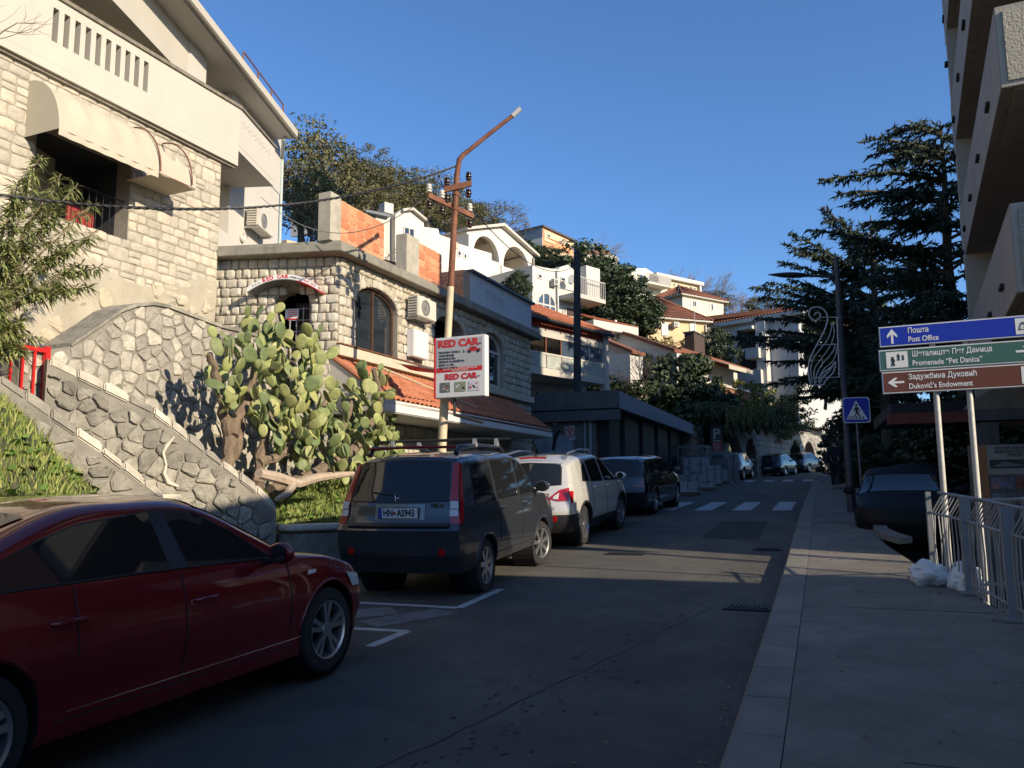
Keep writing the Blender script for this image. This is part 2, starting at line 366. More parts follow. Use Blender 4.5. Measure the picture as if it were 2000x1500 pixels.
# ------------------------------------------------------------------ masonry
def stone_unit(seed,rough=.1,nb=4):
    rnd=random.Random(seed); n=nb; V=[];F=[]
    for j in range(n+1):
        for i in range(n+1):
            x=i/n-.5; y=j/n-.5; e=max(abs(x),abs(y))*2
            if abs(x)>.49 and abs(y)>.49: x*=.92;y*=.92
            h=1.0-(.30 if e>.99 else 0)+rnd.uniform(-rough,rough)
            if e>.99: x+=rnd.uniform(-.03,.03) ; y+=rnd.uniform(-.03,.03)
            V.append((x,y,h))
    for j in range(n):
        for i in range(n): a=j*(n+1)+i; F.append((a,a+1,a+n+2,a+n+1))
    ring=[i for i in range(n+1)]+[j*(n+1)+n for j in range(1,n+1)]+[n*(n+1)+i for i in range(n-1,-1,-1)]+[j*(n+1) for j in range(n-1,0,-1)]
    k=len(V)
    for r in ring: V.append((V[r][0],V[r][1],0))
    for q in range(len(ring)): a=ring[q]; b=ring[(q+1)%len(ring)]; F.append((b,a,k+q,k+(q+1)%len(ring)))
    return V,F
_SU={}
def stone_meshes(key,mt,rough=.12,count=6):
    if key in _SU: return _SU[key]
    L=[]
    for i in range(count):
        V,F=stone_unit(hash(key)%1000+i if False else i*13+len(key),rough); me=bpy.data.meshes.new('stone'); me.from_pydata(V,[],F); me.materials.append(mt)
        me.polygons.foreach_set('use_smooth',[True]*len(me.polygons)); me.set_sharp_from_angle(angle=R_(50)); L.append(me)
    _SU[key]=L; return L
def ashlar(fr,u0,u1,v0,v1,rh,sw,parent,key,mt,inside=None,gap=.018,proud=.035,seed=1,limit=300,name='stone',coursed=True):
    rnd=random.Random(seed); v=v0; out=[]; row=0
    while v<v1-.03:
        h=min(rnd.uniform(*rh),v1-v)
        if v1-v-h<rh[0]*.5: h=v1-v
        u=u0-(rnd.uniform(0,sw[0]) if row%2 else 0)
        while u<u1-.01:
            w_=rnd.uniform(*sw); a=max(u,u0); b=min(u+w_,u1)
            if u1-b<sw[0]*.4: b=u1
            u=max(b,u+.02)
            parts=[(v,v+h)]
            if not coursed and rnd.random()<.3 and h>.2: k=rnd.uniform(.4,.6); parts=[(v,v+h*k),(v+h*k,v+h)]
            for (va,vb) in parts:
                aa,bb=a,b
                if inside:
                    N=6; ok=[not inside(aa+(bb-aa)*(i+.5)/N,vv) for i in range(N) for vv in ((va+vb)/2,)]
                    if not any(ok): continue
                    i0=ok.index(True); i1=N-1-ok[::-1].index(True)
                    aa,bb=aa+(bb-aa)*i0/N,aa+(bb-aa)*(i1+1)/N
                if bb-aa>.06: out.append((aa,bb,va,vb))
        v+=h; row+=1
    ms=stone_meshes(key,mt); out.sort(key=lambda q:-(q[1]-q[0])*(q[3]-q[2])) if len(out)>limit else None
    rest=MB()
    for i,(a,b,va,vb) in enumerate(out):
        j=0 if coursed else rnd.uniform(-.008,.008)
        M=fr.M((a+b)/2,(va+vb)/2+j,-.01,b-a-gap,vb-va-gap,proud*rnd.uniform(.8,1.25)+.01,rot=rnd.uniform(-.02,.02))
        me=rnd.choice(ms)
        if i<limit: put(me,name,parent,M)
        else: rest.add([M@v.co for v in me.vertices],[tuple(p.vertices) for p in me.polygons])
    if rest.v: rest.build('small_stones',mt,parent,smooth=True,kind='stuff')
def arch_in(ua,ub,va,vs,rise,pad=0):
    def f(u,v):
        if u<ua-pad or u>ub+pad or v<va-pad: return False
        if v<vs: return True
        c=(ua+ub)/2; h=(ub-ua)/2+pad; k=max(0,1-((u-c)/h)**2); return v<vs+(rise+pad)*math.sqrt(k)
    return f
def wall_open(mb,fr,u0,u1,v0,v1,ops,n0,n1,m=None):
    ops=sorted(ops); u=u0
    for (a,b,va,vs,rise) in ops:
        if a>u: fr.box(mb,u,a,v0,v1,n0,n1,m)
        if va>v0+.001: fr.box(mb,a,b,v0,va,n0,n1,m)
        if rise>.001:
            c=(a+b)/2;h=(b-a)/2;N=10
            for i in range(N):
                x0=c-h*math.cos(math.pi*i/N); x1=c-h*math.cos(math.pi*(i+1)/N); z0=vs+rise*math.sin(math.pi*i/N); z1=vs+rise*math.sin(math.pi*(i+1)/N)
                fr.prism(mb,[(x0,z0),(x1,z1),(x1,v1),(x0,v1)],n0,n1,m)
        else: fr.box(mb,a,b,vs,v1,n0,n1,m)
        u=b
    if u<u1: fr.box(mb,u,u1,v0,v1,n0,n1,m)
def voussoirs(fr,a,b,vs,rise,parent,key,mt,n=13,th=.2,proud=.05):
    c=(a+b)/2;h=(b-a)/2; ms=stone_meshes(key,mt)
    for i in range(n):
        t=math.pi*(i+.5)/n; x=c-(h+th/2)*math.cos(t); z=vs+(rise+th/2)*math.sin(t)
        dx=(h+th/2)*math.sin(t); dz=(rise+th/2)*math.cos(t); L=math.hypot(dx,dz)*math.pi/n
        put(random.choice(ms),'arch_stone',parent,fr.M(x,z,-.01,L*.93,th,proud+.01,rot=math.atan2(dz,dx)))
def poly_in(P):
    def f(u,v):
        c=False; n=len(P)
        for i in range(n):
            x1,y1=P[i];x2,y2=P[(i+1)%n]
            if (y1>v)!=(y2>v) and u<(x2-x1)*(v-y1)/(y2-y1)+x1: c=not c
        return c
    return f
def clipp(poly,nx,ny,d):
    out=[]
    for i in range(len(poly)):
        a=poly[i];b=poly[(i+1)%len(poly)]; da=a[0]*nx+a[1]*ny-d; db=b[0]*nx+b[1]*ny-d
        if da<=0: out.append(a)
        if (da<0)!=(db<0) and abs(da-db)>1e-12:
            t=da/(da-db); out.append((a[0]+(b[0]-a[0])*t,a[1]+(b[1]-a[1])*t))
    return out
def rubble(fr,P,size,parent,mt,rough=True,seed=3,gap=.03,proud=.05,keep=1.0,limit=300,name='stone',excl=None,sx=1.25):
    rnd=random.Random(seed); us=[p[0] for p in P]; vs=[p[1] for p in P]; f=poly_in(P); S=[]
    u=min(us); r=0
    while u<max(us)+size:
        v=min(vs)+(size*.5 if r%2 else 0)
        while v<max(vs)+size:
            S.append((u+rnd.uniform(-.36,.36)*size*sx,v+rnd.uniform(-.36,.36)*size)); v+=size
        u+=size*.9*sx; r+=1
    cells=[]
    for i,(x,y) in enumerate(S):
        if not f(x,y) or (excl and excl(x,y)) or rnd.random()>keep: continue
        c=[(x-size*1.2,y-size*1.2),(x+size*1.2,y-size*1.2),(x+size*1.2,y+size*1.2),(x-size*1.2,y+size*1.2)]
        for j,(a,b) in enumerate(S):
            if i==j or abs(a-x)>size*3 or abs(b-y)>size*3: continue
            dx,dy=a-x,b-y; c=clipp(c,dx,dy,(a*a-x*x+b*b-y*y)/2)
            if len(c)<3: break
        if len(c)<3: continue
        # keep within the wall outline (convex-ish test by pulling vertices inwards)
        cc=[]
        for q in c:
            for k in range(6):
                if f(*q): break
                q=(q[0]+(x-q[0])*.3,q[1]+(y-q[1])*.3)
            cc.append(q)
        area=abs(sum(cc[k][0]*cc[(k+1)%len(cc)][1]-cc[(k+1)%len(cc)][0]*cc[k][1] for k in range(len(cc))))/2
        if area>size*size*.12: cells.append((area,x,y,cc))
    cells.sort(key=lambda q:-q[0]); rest=MB()
    for idx,(ar,x,y,c) in enumerate(cells):
        n=len(c); ctr=(sum(q[0] for q in c)/n,sum(q[1] for q in c)/n)
        # round the polygon: cut the corners
        c2=[]
        for k in range(n):
            a=c[k];b=c[(k+1)%n]; c2+= [(a[0]*.85+b[0]*.15,a[1]*.85+b[1]*.15),(a[0]*.15+b[0]*.85,a[1]*.15+b[1]*.85)]
        sc=max(.5,1-gap*2/math.sqrt(ar)); hh=proud*rnd.uniform(.6,1.3)
        rings=[(sc,-.02,0),(sc*.97,hh*.7,.010),(sc*.80,hh,.016)]
        V=[];m=len(c2)
        for (s,h,j) in rings:
            for q in c2: V.append(fr.p(ctr[0]+(q[0]-ctr[0])*s+rnd.uniform(-j,j),ctr[1]+(q[1]-ctr[1])*s+rnd.uniform(-j,j),h+rnd.uniform(-j,j)*.6))
        V.append(fr.p(ctr[0],ctr[1],hh*rnd.uniform(.9,1.2)))
        F=[(r_*m+k,r_*m+(k+1)%m,(r_+1)*m+(k+1)%m,(r_+1)*m+k) for r_ in range(2) for k in range(m)]+[(2*m+k,2*m+(k+1)%m,3*m) for k in range(m)]
        if idx<limit: MB().add(V,F).build(name,mt,parent,smooth=not rough,fix=False)
        else: rest.add(V,F)
    if rest.v: rest.build('small_stones',mt,parent,smooth=True,fix=False,kind='stuff')
def window(fr,parent,u0,u1,v0,v1,mf,n=0,fw=.06,mull=1,bars=0,depth=.05,mg=None,arch=0,name='window',sill=None,trans=0,lab=None):
    f=MB()
    if arch:
        P=arch_pts(u0,u1,v0,v1,arch); c=((u0+u1)/2,(v0+v1+arch)/2)
        fr_o=P; N=len(P)
        I=arch_pts(u0+fw,u1-fw,v0+fw,v1,arch-fw)
        for k in range(N):
            a,b=P[k],P[(k+1)%N]; c_,d=I[(k+1)%N],I[k]
            fr.prism(f,[a,b,c_,d],n,n+depth)
        g=MB(); fr.prism(g,I,n-.01,n+.012)
        if mull:
            for k in range(mull): uc=u0+(u1-u0)*(k+1)/(mull+1); fr.box(f,uc-fw/2,uc+fw/2,v0+fw,v1+arch*.93,n+.012,n+depth+.005)
        if trans: fr.box(f,u0+fw,u1-fw,v1-fw/2,v1+fw/2,n+.012,n+depth+.01)
    else:
        fr.box(f,u0,u1,v0,v0+fw,n,n+depth); fr.box(f,u0,u1,v1-fw,v1,n,n+depth); fr.box(f,u0,u0+fw,v0+fw,v1-fw,n,n+depth); fr.box(f,u1-fw,u1,v0+fw,v1-fw,n,n+depth)
        g=MB(); fr.box(g,u0+fw,u1-fw,v0+fw,v1-fw,n-.01,n+.012)
        for k in range(mull): uc=u0+(u1-u0)*(k+1)/(mull+1); fr.box(f,uc-fw/2,uc+fw/2,v0+fw,v1-fw,n+.012,n+depth+.005)
        for k in range(bars): vc=v0+(v1-v0)*(k+1)/(bars+1); fr.box(f,u0+fw,u1-fw,vc-fw/3,vc+fw/3,n+.012,n+depth+.002)
    w_=f.build(name,mf,parent); g.build('pane',mg or m_glass,w_ if (parent.parent is None) else w_)
    if sill: s=MB(); fr.box(s,u0-.06,u1+.06,v0-.06,v0,n,n+.12); s.build('sill',sill,w_)
    return w_
def ac_unit(fr,u0,u1,v0,v1,n0,label,group=None,dep=.28):
    t=thing('air_conditioner',label,'air conditioner',fr.p((u0+u1)/2,v0,n0),group)
    b=MB(); fr.box(b,u0,u1,v0,v1,n0+.08,n0+.08+dep); b.build('casing',mat('ac_casing',(.58,.55,.47),.5,var=.06,stain=.3,stc=(.3,.22,.14)),t,bev=.015)
    g=MB(); uc=u0+(u1-u0)*.4; vc=(v0+v1)/2; r=(v1-v0)*.4
    g.lathe([(r,0),(r,.012),(r-.03,.02),(r-.03,.004),(.05,.004),(.05,.02),(0,.02)],fr.p(uc,vc,n0+.08+dep),axis=fr.N,n=20)
    g.build('fan_guard',mat('ac_guard',(.20,.20,.19),.5,var=.05),t)
    s=MB()
    for i in range(7): vv=v0+(v1-v0)*(i+.8)/7.6; s.box(fr.p(u0-.004,vv,n0+.08+dep/2),(.012,.02,dep*.8),ax=(fr.U,fr.V,fr.N))
    s.build('side_louvre',mat('ac_louvre',(.12,.115,.10),.6,var=0),t)
    k=MB(); fr.box(k,u0+.06,u0+.1,v0-.05,v0,n0,n0+dep+.05); fr.box(k,u1-.1,u1-.06,v0-.05,v0,n0,n0+dep+.05); k.build('bracket',m_galv,t)
    return t
# ------------------------------------------------------------------ big stone house, left edge
FA=Fr((-11.54,8.27,0),(.05,.99875,0))
H1=thing('stone_house','tall house with pale stone ground floor, slotted white balcony parapet and cream awning','house',(-11.5,8.3,0))
UE=4.72; ZT=8.44
wu0,wu1,wv0,wv1=FA.uv(62,400)[0],FA.uv(250,430)[0],6.12,7.62
b=MB(); wall_open(b,FA,-7,UE,.0,ZT,[(wu0,wu1,wv0,wv1,0)],-.35,0); b.build('wall',m_mort,H1)
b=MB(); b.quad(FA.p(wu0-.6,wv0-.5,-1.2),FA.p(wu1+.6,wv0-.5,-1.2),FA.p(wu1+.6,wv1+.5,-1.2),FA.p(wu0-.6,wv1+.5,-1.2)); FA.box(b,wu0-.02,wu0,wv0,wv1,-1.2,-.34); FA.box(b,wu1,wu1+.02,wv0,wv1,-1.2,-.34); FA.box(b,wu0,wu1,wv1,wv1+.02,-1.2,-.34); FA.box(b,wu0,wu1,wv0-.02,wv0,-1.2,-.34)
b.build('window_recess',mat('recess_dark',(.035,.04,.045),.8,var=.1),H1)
# side return (faces the camera side / far side) of stone body
b=MB(); b.box(FA.p(UE-.16,ZT/2,-1.6),(.3,ZT,2.4),ax=(FA.U,FA.V,FA.N)); b.build('return_wall',m_mort,H1)
hole=lambda u,v:(wu0-.0<u<wu1+.0 and wv0<v<wv1)
def smear(u): return 5.75-.12*u if True else 0
ashlar(FA,-.35,UE,5.3,ZT-.02,(.15,.29),(.17,.42),H1,'w',m_stone_w,inside=lambda u,v:hole(u,v) or v<5.32+.25*math.sin(u*1.7)+.12*math.sin(u*5),seed=5,coursed=False,gap=.026,proud=.02)
# rendered-over lower wall with stones showing through
b=MB()
def fl(i,j):
    u=-1+(UE+1)*i; v=3.2+(5.62+.25*math.sin(u*1.7)-3.2)*j
    return FA.p(u,v,.02+.03*noise.noise((u*2.2,v*2.2,1))+.012*noise.noise((u*7,v*7,4)))
b.grid(fl,50,26); b.build('smeared_render',m_mort_pale,H1,smooth=True)
rubble(FA,[(-.5,3.4),(UE,3.4),(UE,5.5),(-.5,5.5)],.30,H1,mat('half_buried_stone',(.50,.44,.33),.9,var=.14,scale=6,bump=.6,rnd=.10,c2=(.47,.40,.28)),seed=11,keep=.42,proud=.055,gap=.045)
# window inside the dark opening
wf=MB(); 
for k in range(5): uu=wu0+.95+k*.14; FA.box(wf,uu,uu+.015,wv0,wv0+.75,-.12,-.105)
FA.box(wf,wu0+.9,wu1,wv0+.72,wv0+.735,-.125,-.1); wf.build('window_grille',m_black,H1)
rp=MB(); FA.box(rp,wu0+1.0,wu1-.3,wv0+.02,wv0+.5,-.55,-.5); rp.build('red_shutter',mat('dull_red',(.30,.03,.03),.7,var=.2),H1)
lt=MB(); FA.prism(lt,[(wu0+.78,wv0+.55),(wu0+1.05,wv0+.55),(wu0+1.3,wv0+1.1),(wu0+1.12,wv0+1.12)],-1.1,-1.08); lt.build('curtain',m_tan,H1)
# awning
aw=thing('awning','quarter round cream canvas awning over the window of the stone house','awning',FA.p(2,7.3,.3))
a0,a1=FA.uv(52,200)[0],FA.uv(250,265)[0]; a2=FA.uv(302,330)[0]+.25; zb,zt,dp=7.22,8.16,.78
def prof(t): an=t*math.pi/2; return (zb+(zt-zb)*math.cos(an)**.8 if False else zb+(zt-zb)*math.cos(an), .01+dp*math.sin(an))
b=MB()
nn=10
def sag(u,t): return -.03*math.sin(min(1,max(0,(u-a0)/(a1-a0)))*math.pi*4)**2*math.sin(t*math.pi)
b.grid(lambda i,j:(lambda u,pr:FA.p(u,pr[0]+sag(u,j),pr[1]+sag(u,j)))(a0+(a1-a0)*i,prof(j)),26,nn)
b.add([FA.p(a0,zb,0)]+[FA.p(a0,*prof(k/nn)) for k in range(nn+1)],[tuple(range(nn+2))])
# torn right part: lower strip only
b.grid(lambda i,j:(lambda u,t:FA.p(u,prof(t)[0]-.02*math.sin(i*9),prof(t)[1]-.05*math.sin(i*3.1)*(1-j)))(a1+(a2-a1)*i,(.42+.32*math.sin(i*math.pi)**2 if i<.6 else .42+.55*(i-.2)*.9)*(1-j)+j),20,6)
b.grid(lambda i,j:FA.p(a1+(a2-a1)*i,zb-.012,dp*j*1.0+.01),8,2)
b.grid(lambda i,j:FA.p(a0+(a1-a0)*i,zb-.10*j,dp+.012+.008*math.sin(i*40)),30,2)
b.build('canvas',m_canvas,aw,smooth=True)
b=MB()
for u in (a1+.02,a1+.75,): b.tube([FA.p(u,prof(k/10)[0]+.03,prof(k/10)[1]+.03) for k in range(11)],.014,6)
b.tube([FA.p(a0,zb,dp),FA.p(a2,zb,dp)],.012,6); b.tube([FA.p(a2,zb,dp),FA.p(a2,zb,0)],.012,6)
b.build('hoop_frame',m_rust,aw)
# terrace slab and slotted parapet (flush with street front), then second fascia turning away
b=MB(); FA.box(b,-7,UE+.33,ZT,ZT+.14,-2.4,.14); b.build('terrace_slab',m_white,H1)
b=MB(); u9=FA.uv(103,60,.14)[0]; slots=[]
sl0=FA.uv(103,40,.14)[0]; sl1=FA.uv(280,150,.14)[0]
ops=[(sl0+(sl1-sl0)*k/9,sl0+(sl1-sl0)*k/9+.105,8.95,9.53,0) for k in range(10)]
ops=[(sl0-.22*k-.22,sl0-.22*k-.115,8.95,9.53,0) for k in range(0)]+ops
wall_open(b,FA,-7,UE+.33,ZT+.142,9.70,ops,-.02,.14); par=b.build('parapet',m_white,H1)
b=MB(); FA.box(b,-7,UE+.36,9.702,9.77,-.05,.18); b.build('coping',m_cap,H1)
b=MB(); FA.box(b,-7,UE+.3,ZT-.05,ZT,-.0,.08); b.build('slab_drip',m_cap,H1)
D2=Vector((-.284,.959,0)).normalized(); FQ=Fr(FA.p(UE+.33,0,.14),D2)     # upper body, turned away from the street
u2=FQ.uv(537,290)[0]
b=MB(); FQ.box(b,0,u2,8.90,9.72,-.14,0); FQ.box(b,-.0,u2,8.78,8.90,-1.5,-.005); FQ.box(b,u2-.14,u2,8.90,9.72,-1.5,-.14); b.build('side_balcony',m_white2,H1)
b=MB(); FQ.box(b,-.02,u2+.03,9.722,9.77,-.18,.04); b.build('coping',m_cap,H1)
b=MB()
for k in range(8):
    uu=.25+(u2-.4)*k/8
    for dx,dz in ((0,0),(.06,-.06),(-.06,-.06),(0,-.12)): b.lathe([(.018,0),(.018,.01),(0,.012)],FQ.p(uu+dx,9.52+dz,0),axis=FQ.N,n=6)
b.build('pierced_hole',m_tan,H1)
FB=Fr(FQ.p(0,0,-1.0),D2)
ub=FB.uv(548,290)[0]; ua=-7.0
wl,wr=FB.uv(400,150),FB.uv(447,205)
z_up0,z_up1=10.35,11.40
b=MB(); FB.box(b,FB.uv(411,400)[0]+.95,ub,6.9,z_up1+.2,-5,0); FB.box(b,ua,ub,z_up1-.02,z_up1+.2,-5,-.6); b.build('white_wall',m_white2,H1)
# recessed terrace back wall and upper storey
b=MB(); FB.box(b,ua,FB.uv(411,400)[0]+.95,5,10.3,-5,-1.3); b.build('back_wall',m_tan,H1)
b=MB(); FB.box(b,ua,wl[0],z_up0,z_up1,-.12,0); FB.box(b,ua,wl[0]+.02,z_up0-.14,z_up0,-1.6,0); b.build('upper_parapet',m_white,H1)
b=MB(); FB.box(b,ua,ub,z_up1+.0,z_up1+.02,-1.6,0) ; b.build('upper_ceiling',m_white,H1)
b=MB(); FB.box(b,wl[0]-.75,wl[0],z_up0,z_up1,-.14,.03); b.build('upper_pillar',m_white2,H1)
b=MB()
for k in range(9):
    uu=wl[0]-1.2-k*.28
    for dx,dz in ((0,0),(.05,-.06),(-.05,-.06)): b.lathe([(.02,0),(.02,.01),(0,.012)],FB.p(uu+dx,z_up1-.14+dz,0),axis=FB.N,n=6)
b.build('pierced_hole',m_tan,H1)
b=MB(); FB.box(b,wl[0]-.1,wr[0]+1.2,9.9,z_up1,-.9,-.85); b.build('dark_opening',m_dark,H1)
b=MB(); FB.box(b,wr[0]+.2,ub,9.75,z_up1,-.14,.02); b.build('corner_pier',m_white2,H1)
# roof slab with deep verge
b=MB(); FR=Fr(FQ.p(0,0,-.35),D2); ur=FR.uv(582,263)[0]; zr=FR.uv(582,270)[1]
FR.box(b,-9,ur,zr,zr+.22,-7,0); b.build('roof_slab',m_white,H1,bev=.02)
b=MB(); FR.box(b,-9,ur-.05,zr-.04,zr-.002,-7,-.12); b.build('soffit',m_white2,H1)
b=MB(); p=FB.p(ub+.06,0,.03); b.tube([(p.x,p.y,5.5),(p.x,p.y,zr-.35),FR.p(ur-.25,zr-.12,-.3)],.045,8); b.build('drainpipe',mat('green_grey_pipe',(.40,.46,.43),.5,var=.05),H1)
b=MB(); rl=[FR.p(u,zr+.24,-.3) for u in (ur-.35,ur-1.2,ur-2.1,ur-3)]
for q in rl: b.tube([q,q+Vector((0,0,.55))],.02,6)
for h in (.3,.55): b.tube([q+Vector((0,0,h)) for q in rl],.018,6)
b.build('roof_railing',m_rust,H1)
# low white parapet and window left of the pier
b=MB(); q0=FB.uv(411,487)[0]-.6; q1=FB.uv(470,485)[0]; b2=FB.uv(411,400)[0]+.95
FB.box(b,q0,b2,6.4,7.6,-.1,.0); b.build('terrace_wall',m_white2,H1)
window(Fr(FB.p(0,0,-1.29),D2),H1,b2-1.25,b2-.75,7.6,8.7,m_white2,mull=0)
ac_unit(FB,FB.uv(475,420)[0],FB.uv(508,420)[0],FB.uv(475,440)[1],FB.uv(475,403)[1],0,'small grey air conditioner high on white wall beside the drainpipe')
b=MB(); q=FB.uv(471,463); b.lathe([(.13,.0),(.13,.05),(.10,.07),(.03,.03)],FB.p(q[0],q[1],0),axis=FB.N,n=14); tag(b.build('cable_coil',mat('pale_cable',(.5,.48,.42),.7,var=.1)),'pale coiled cable hanging on white wall under the air conditioner','cable')
# ------------------------------------------------------------------ car rental building
SU=Vector((.053,.9986,0)); FS=Fr((-9,13.9,0),SU); FF=Fr((-11.75,13.13,0),(.963,.27,0))
LF=(Vector((-9,13.9,0))-FF.O).length; LS=10.05; ZS=6.40
H2=thing('rental_office','single storey car rental office of cut stone with flat concrete roof and unfinished brick walls','building',(-9,13.9,0))
du0,du1=FF.uv(536,620)[0],FF.uv(607,620)[0]; dvs=FF.uv(607,595)[1]; dtop=FF.uv(570,566)[1]; zb_=.4
b=MB(); wall_open(b,FF,0,LF-.02,zb_,ZS,[(du0,du1,4.0,dvs,dtop-dvs)],-.35,0); b.build('wall',m_mort,H2)
w1=(FS.uv(693,600)[0],FS.uv(776,640)[0]); w2=(FS.uv(938,700)[0],FS.uv(983,700)[0]); dk=(FS.uv(848,640)[0],FS.uv(906,660)[0])
w1z=(4.62,5.62,.42); w2z=(4.60,5.60,.5)
ops=[(w1[0],w1[1],w1z[0],w1z[1],w1z[2]),(dk[0],dk[1],4.5,5.7,.35),(w2[0],w2[1],w2z[0],w2z[1],w2z[2])]
b=MB(); wall_open(b,FS,0,LS,4.35,ZS,ops,-.35,0); FS.box(b,0,LS,.3,4.35,-.35,0); b.build('wall',m_mort,H2)
b=MB(); FS.box(b,-.0,LS,.3,ZS,-6,-3.2); FS.box(b,LS-.3,LS,.3,ZS,-6,-.36); b.build('rear_wall',m_slabd,H2)
for (a,c,z0,z1) in ((du0,du1,4.0,dtop),):
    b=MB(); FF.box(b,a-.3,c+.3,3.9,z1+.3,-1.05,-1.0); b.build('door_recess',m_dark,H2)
    b=MB(); FF.box(b,a+.25,c,4.0,z1-.15,-.62,-.56); b.build('wooden_door',m_dwood,H2)
g=MB()
for k in range(4): uu=du0+.22+(du1-du0-.2)*k/4; FF.box(g,uu,uu+.02,4.0,5.45+.1*(k-2),-.28,-.26)
for k in range(6): FF.box(g,du0+.2,du1-.02,4.2+k*.24,4.212+k*.24,-.285,-.26)
g.build('door_grille',mat('grey_bar',(.35,.33,.31),.5,var=0),H2)
arF=arch_in(du0,du1,3.9,dvs,dtop-dvs)
ashlar(FF,0,LF,4.1,ZS,(.185,.20),(.15,.24),H2,'b',m_stone_b,inside=arF,seed=21,gap=.02,proud=.05,limit=140)
insS=lambda u,v: any(arch_in(a,c,z,s,r,.0)(u,v) or arch_in(a,c,s,s,r,.17)(u,v) for a,c,z,s,r in ops)
ashlar(FS,0,LS,4.58,ZS,(.19,.215),(.15,.30),H2,'b',m_stone_b,inside=insS,seed=22,gap=.02,proud=.045,limit=230)
ashlar(FS,0,LS,1.0,4.25,(.22,.26),(.25,.42),H2,'b',m_stone_b,inside=lambda u,v:v<1.2,seed=23,gap=.02,proud=.04,limit=60)
for a,c,z,s,r in ops: voussoirs(FS,a,c,s,r,H2,'b',m_stone_b,n=12,th=.17)
FSr=Fr(FS.p(0,0,-.16),SU)
window(FSr,H2,w1[0]+.0,w1[1]-.0,w1z[0],w1z[1],m_dwood,arch=w1z[2],mull=1,fw=.07)
window(FSr,H2,w2[0]+.0,w2[1]-.0,w2z[0],w2z[1],m_white2,arch=w2z[2],mull=1,fw=.08,trans=1)
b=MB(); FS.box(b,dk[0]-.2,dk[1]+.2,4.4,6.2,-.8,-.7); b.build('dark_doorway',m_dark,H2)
b=MB(); FS.box(b,-.12,LS,4.36,4.56,-.02,.13); b.build('stone_ledge',mat('ledge_stone',(.52,.46,.35),.85,var=.12,scale=5,bump=.3),H2)
b=MB(); FS.box(b,-.1,3.6,4.575,4.60,.02,.15); b.build('ledge_bar',m_rust,H2)
# roof slab
b=MB(); A=FF.p(-.3,0,.28); Bc=FS.p(-.36,0,.30); Cc=FS.p(LS+.3,0,.30); Dc=FS.p(LS+.3,0,-7); Ec=FF.p(-.3,0,-4)
b.prism([Vector((q.x,q.y,ZS)) for q in (A,Bc,Cc,Dc,Ec)],(0,0,.15)); b.build('roof_slab',m_slab,H2,bev=.012)
b=MB(); A=FF.p(-.3,0,.22); Bc=FS.p(-.3,0,.24); Cc=FS.p(LS+.24,0,.24); Dc=FS.p(LS+.2,0,-6.9); Ec=FF.p(-.3,0,-3.9)
b.prism([Vector((q.x,q.y,ZS+.152)) for q in (A,Bc,Cc,Dc,Ec)],(0,0,.08)); b.build('roof_screed',m_slab,H2)
zq=ZS+.232; zbt=FS.uv(690,407)[1]
FP=Fr(FS.p(0,0,.06),SU)
def brickpanel(u0,u1,z0,z1):
    b=MB(); FP.box(b,u0,u1,z0,z1,-.2,-.012); b.build('mortar_bed',m_bmort,H2)
    ashlar(FP,u0+.005,u1-.005,z0,z1,(.178,.184),(.29,.31),H2,'k',m_brick,seed=31,gap=.016,proud=.004,name='brick')
c1=FP.uv(664,450)[0]; brickpanel(c1,FP.uv(751,450)[0],zq,zbt)
c2=FP.uv(797,500)[0]; c3=FP.uv(817,520)[0]; brickpanel(c3,FP.uv(863,520)[0],zq,zbt-.0)
b=MB(); FP.box(b,c1-.36,c1-.003,zq,zbt+.06,-.27,.02); b.build('concrete_column',mat('column_concrete',(.40,.37,.30),.9,var=.2,scale=5,bump=.4,stain=.4,stc=(.16,.15,.13)),H2)
b=MB(); FP.box(b,c2-.1,c3-.003,zq,zbt+.05,-.27,.02); b.build('concrete_column',MT['column_concrete'],H2)
g0=FP.uv(918,560)[0]; g1=FP.uv(1036,620)[0]; sa=FP.uv(948,580)[0]; sb=FP.uv(984,590)[0]
zg=FP.uv(918,532)[1]
b=MB(); ops=[(sa+(sb-sa)*k/7,sa+(sb-sa)*k/7+(sb-sa)/7*.5,zq+.28,zg-.28,0) for k in range(7)]
wall_open(b,FP,g0,g1,zq-.03,zg,ops,-.12,.03); b.build('rendered_parapet',mat('grey_render',(.50,.52,.54),.85,var=.06,scale=1.5,bump=.15,stain=.2,stc=(.3,.3,.3)),H2)
b=MB(); FP.box(b,g0-.05,g1+.12,zg+.002,zg+.07,-.2,.12); b.build('metal_flashing',mat('flashing',(.06,.065,.08),.45,metal=.3,var=0),H2)
b=MB(); FP.box(b,g0,g1,zq,zg,-.28,-.125); b.build('parapet_back',mat('pr_back',(.42,.42,.42),.8,var=.05),H2)
b0=FP.uv(905,560)[0]; b=MB(); FP.box(b,b0,g0-.003,zq,zg-.02,-3.0,.0); b.build('mortar_bed',m_bmort,H2)
FPc=Fr(FP.p(b0,0,-3.0),FP.N); ashlar(FPc,0,3.0,zq,zg-.02,(.08,.085),(.18,.22),H2,'k',mat('old_brick',(.30,.11,.07),.9,rnd=.2,var=.2),seed=41,gap=.014,proud=.006,name='brick',limit=150)
b=MB(); q=FP.uv(950,527,-1.5); FP.box(b,q[0]-.2,q[0]+.45,zg,zg+.4,-1.9,-1.5); FP.box(b,q[0]-.3,q[0]+.55,zg+.42,zg+.47,-2,-1.4); b.build('brick_chimney',mat('chim_brick',(.35,.14,.09),.9,var=.2),H2)
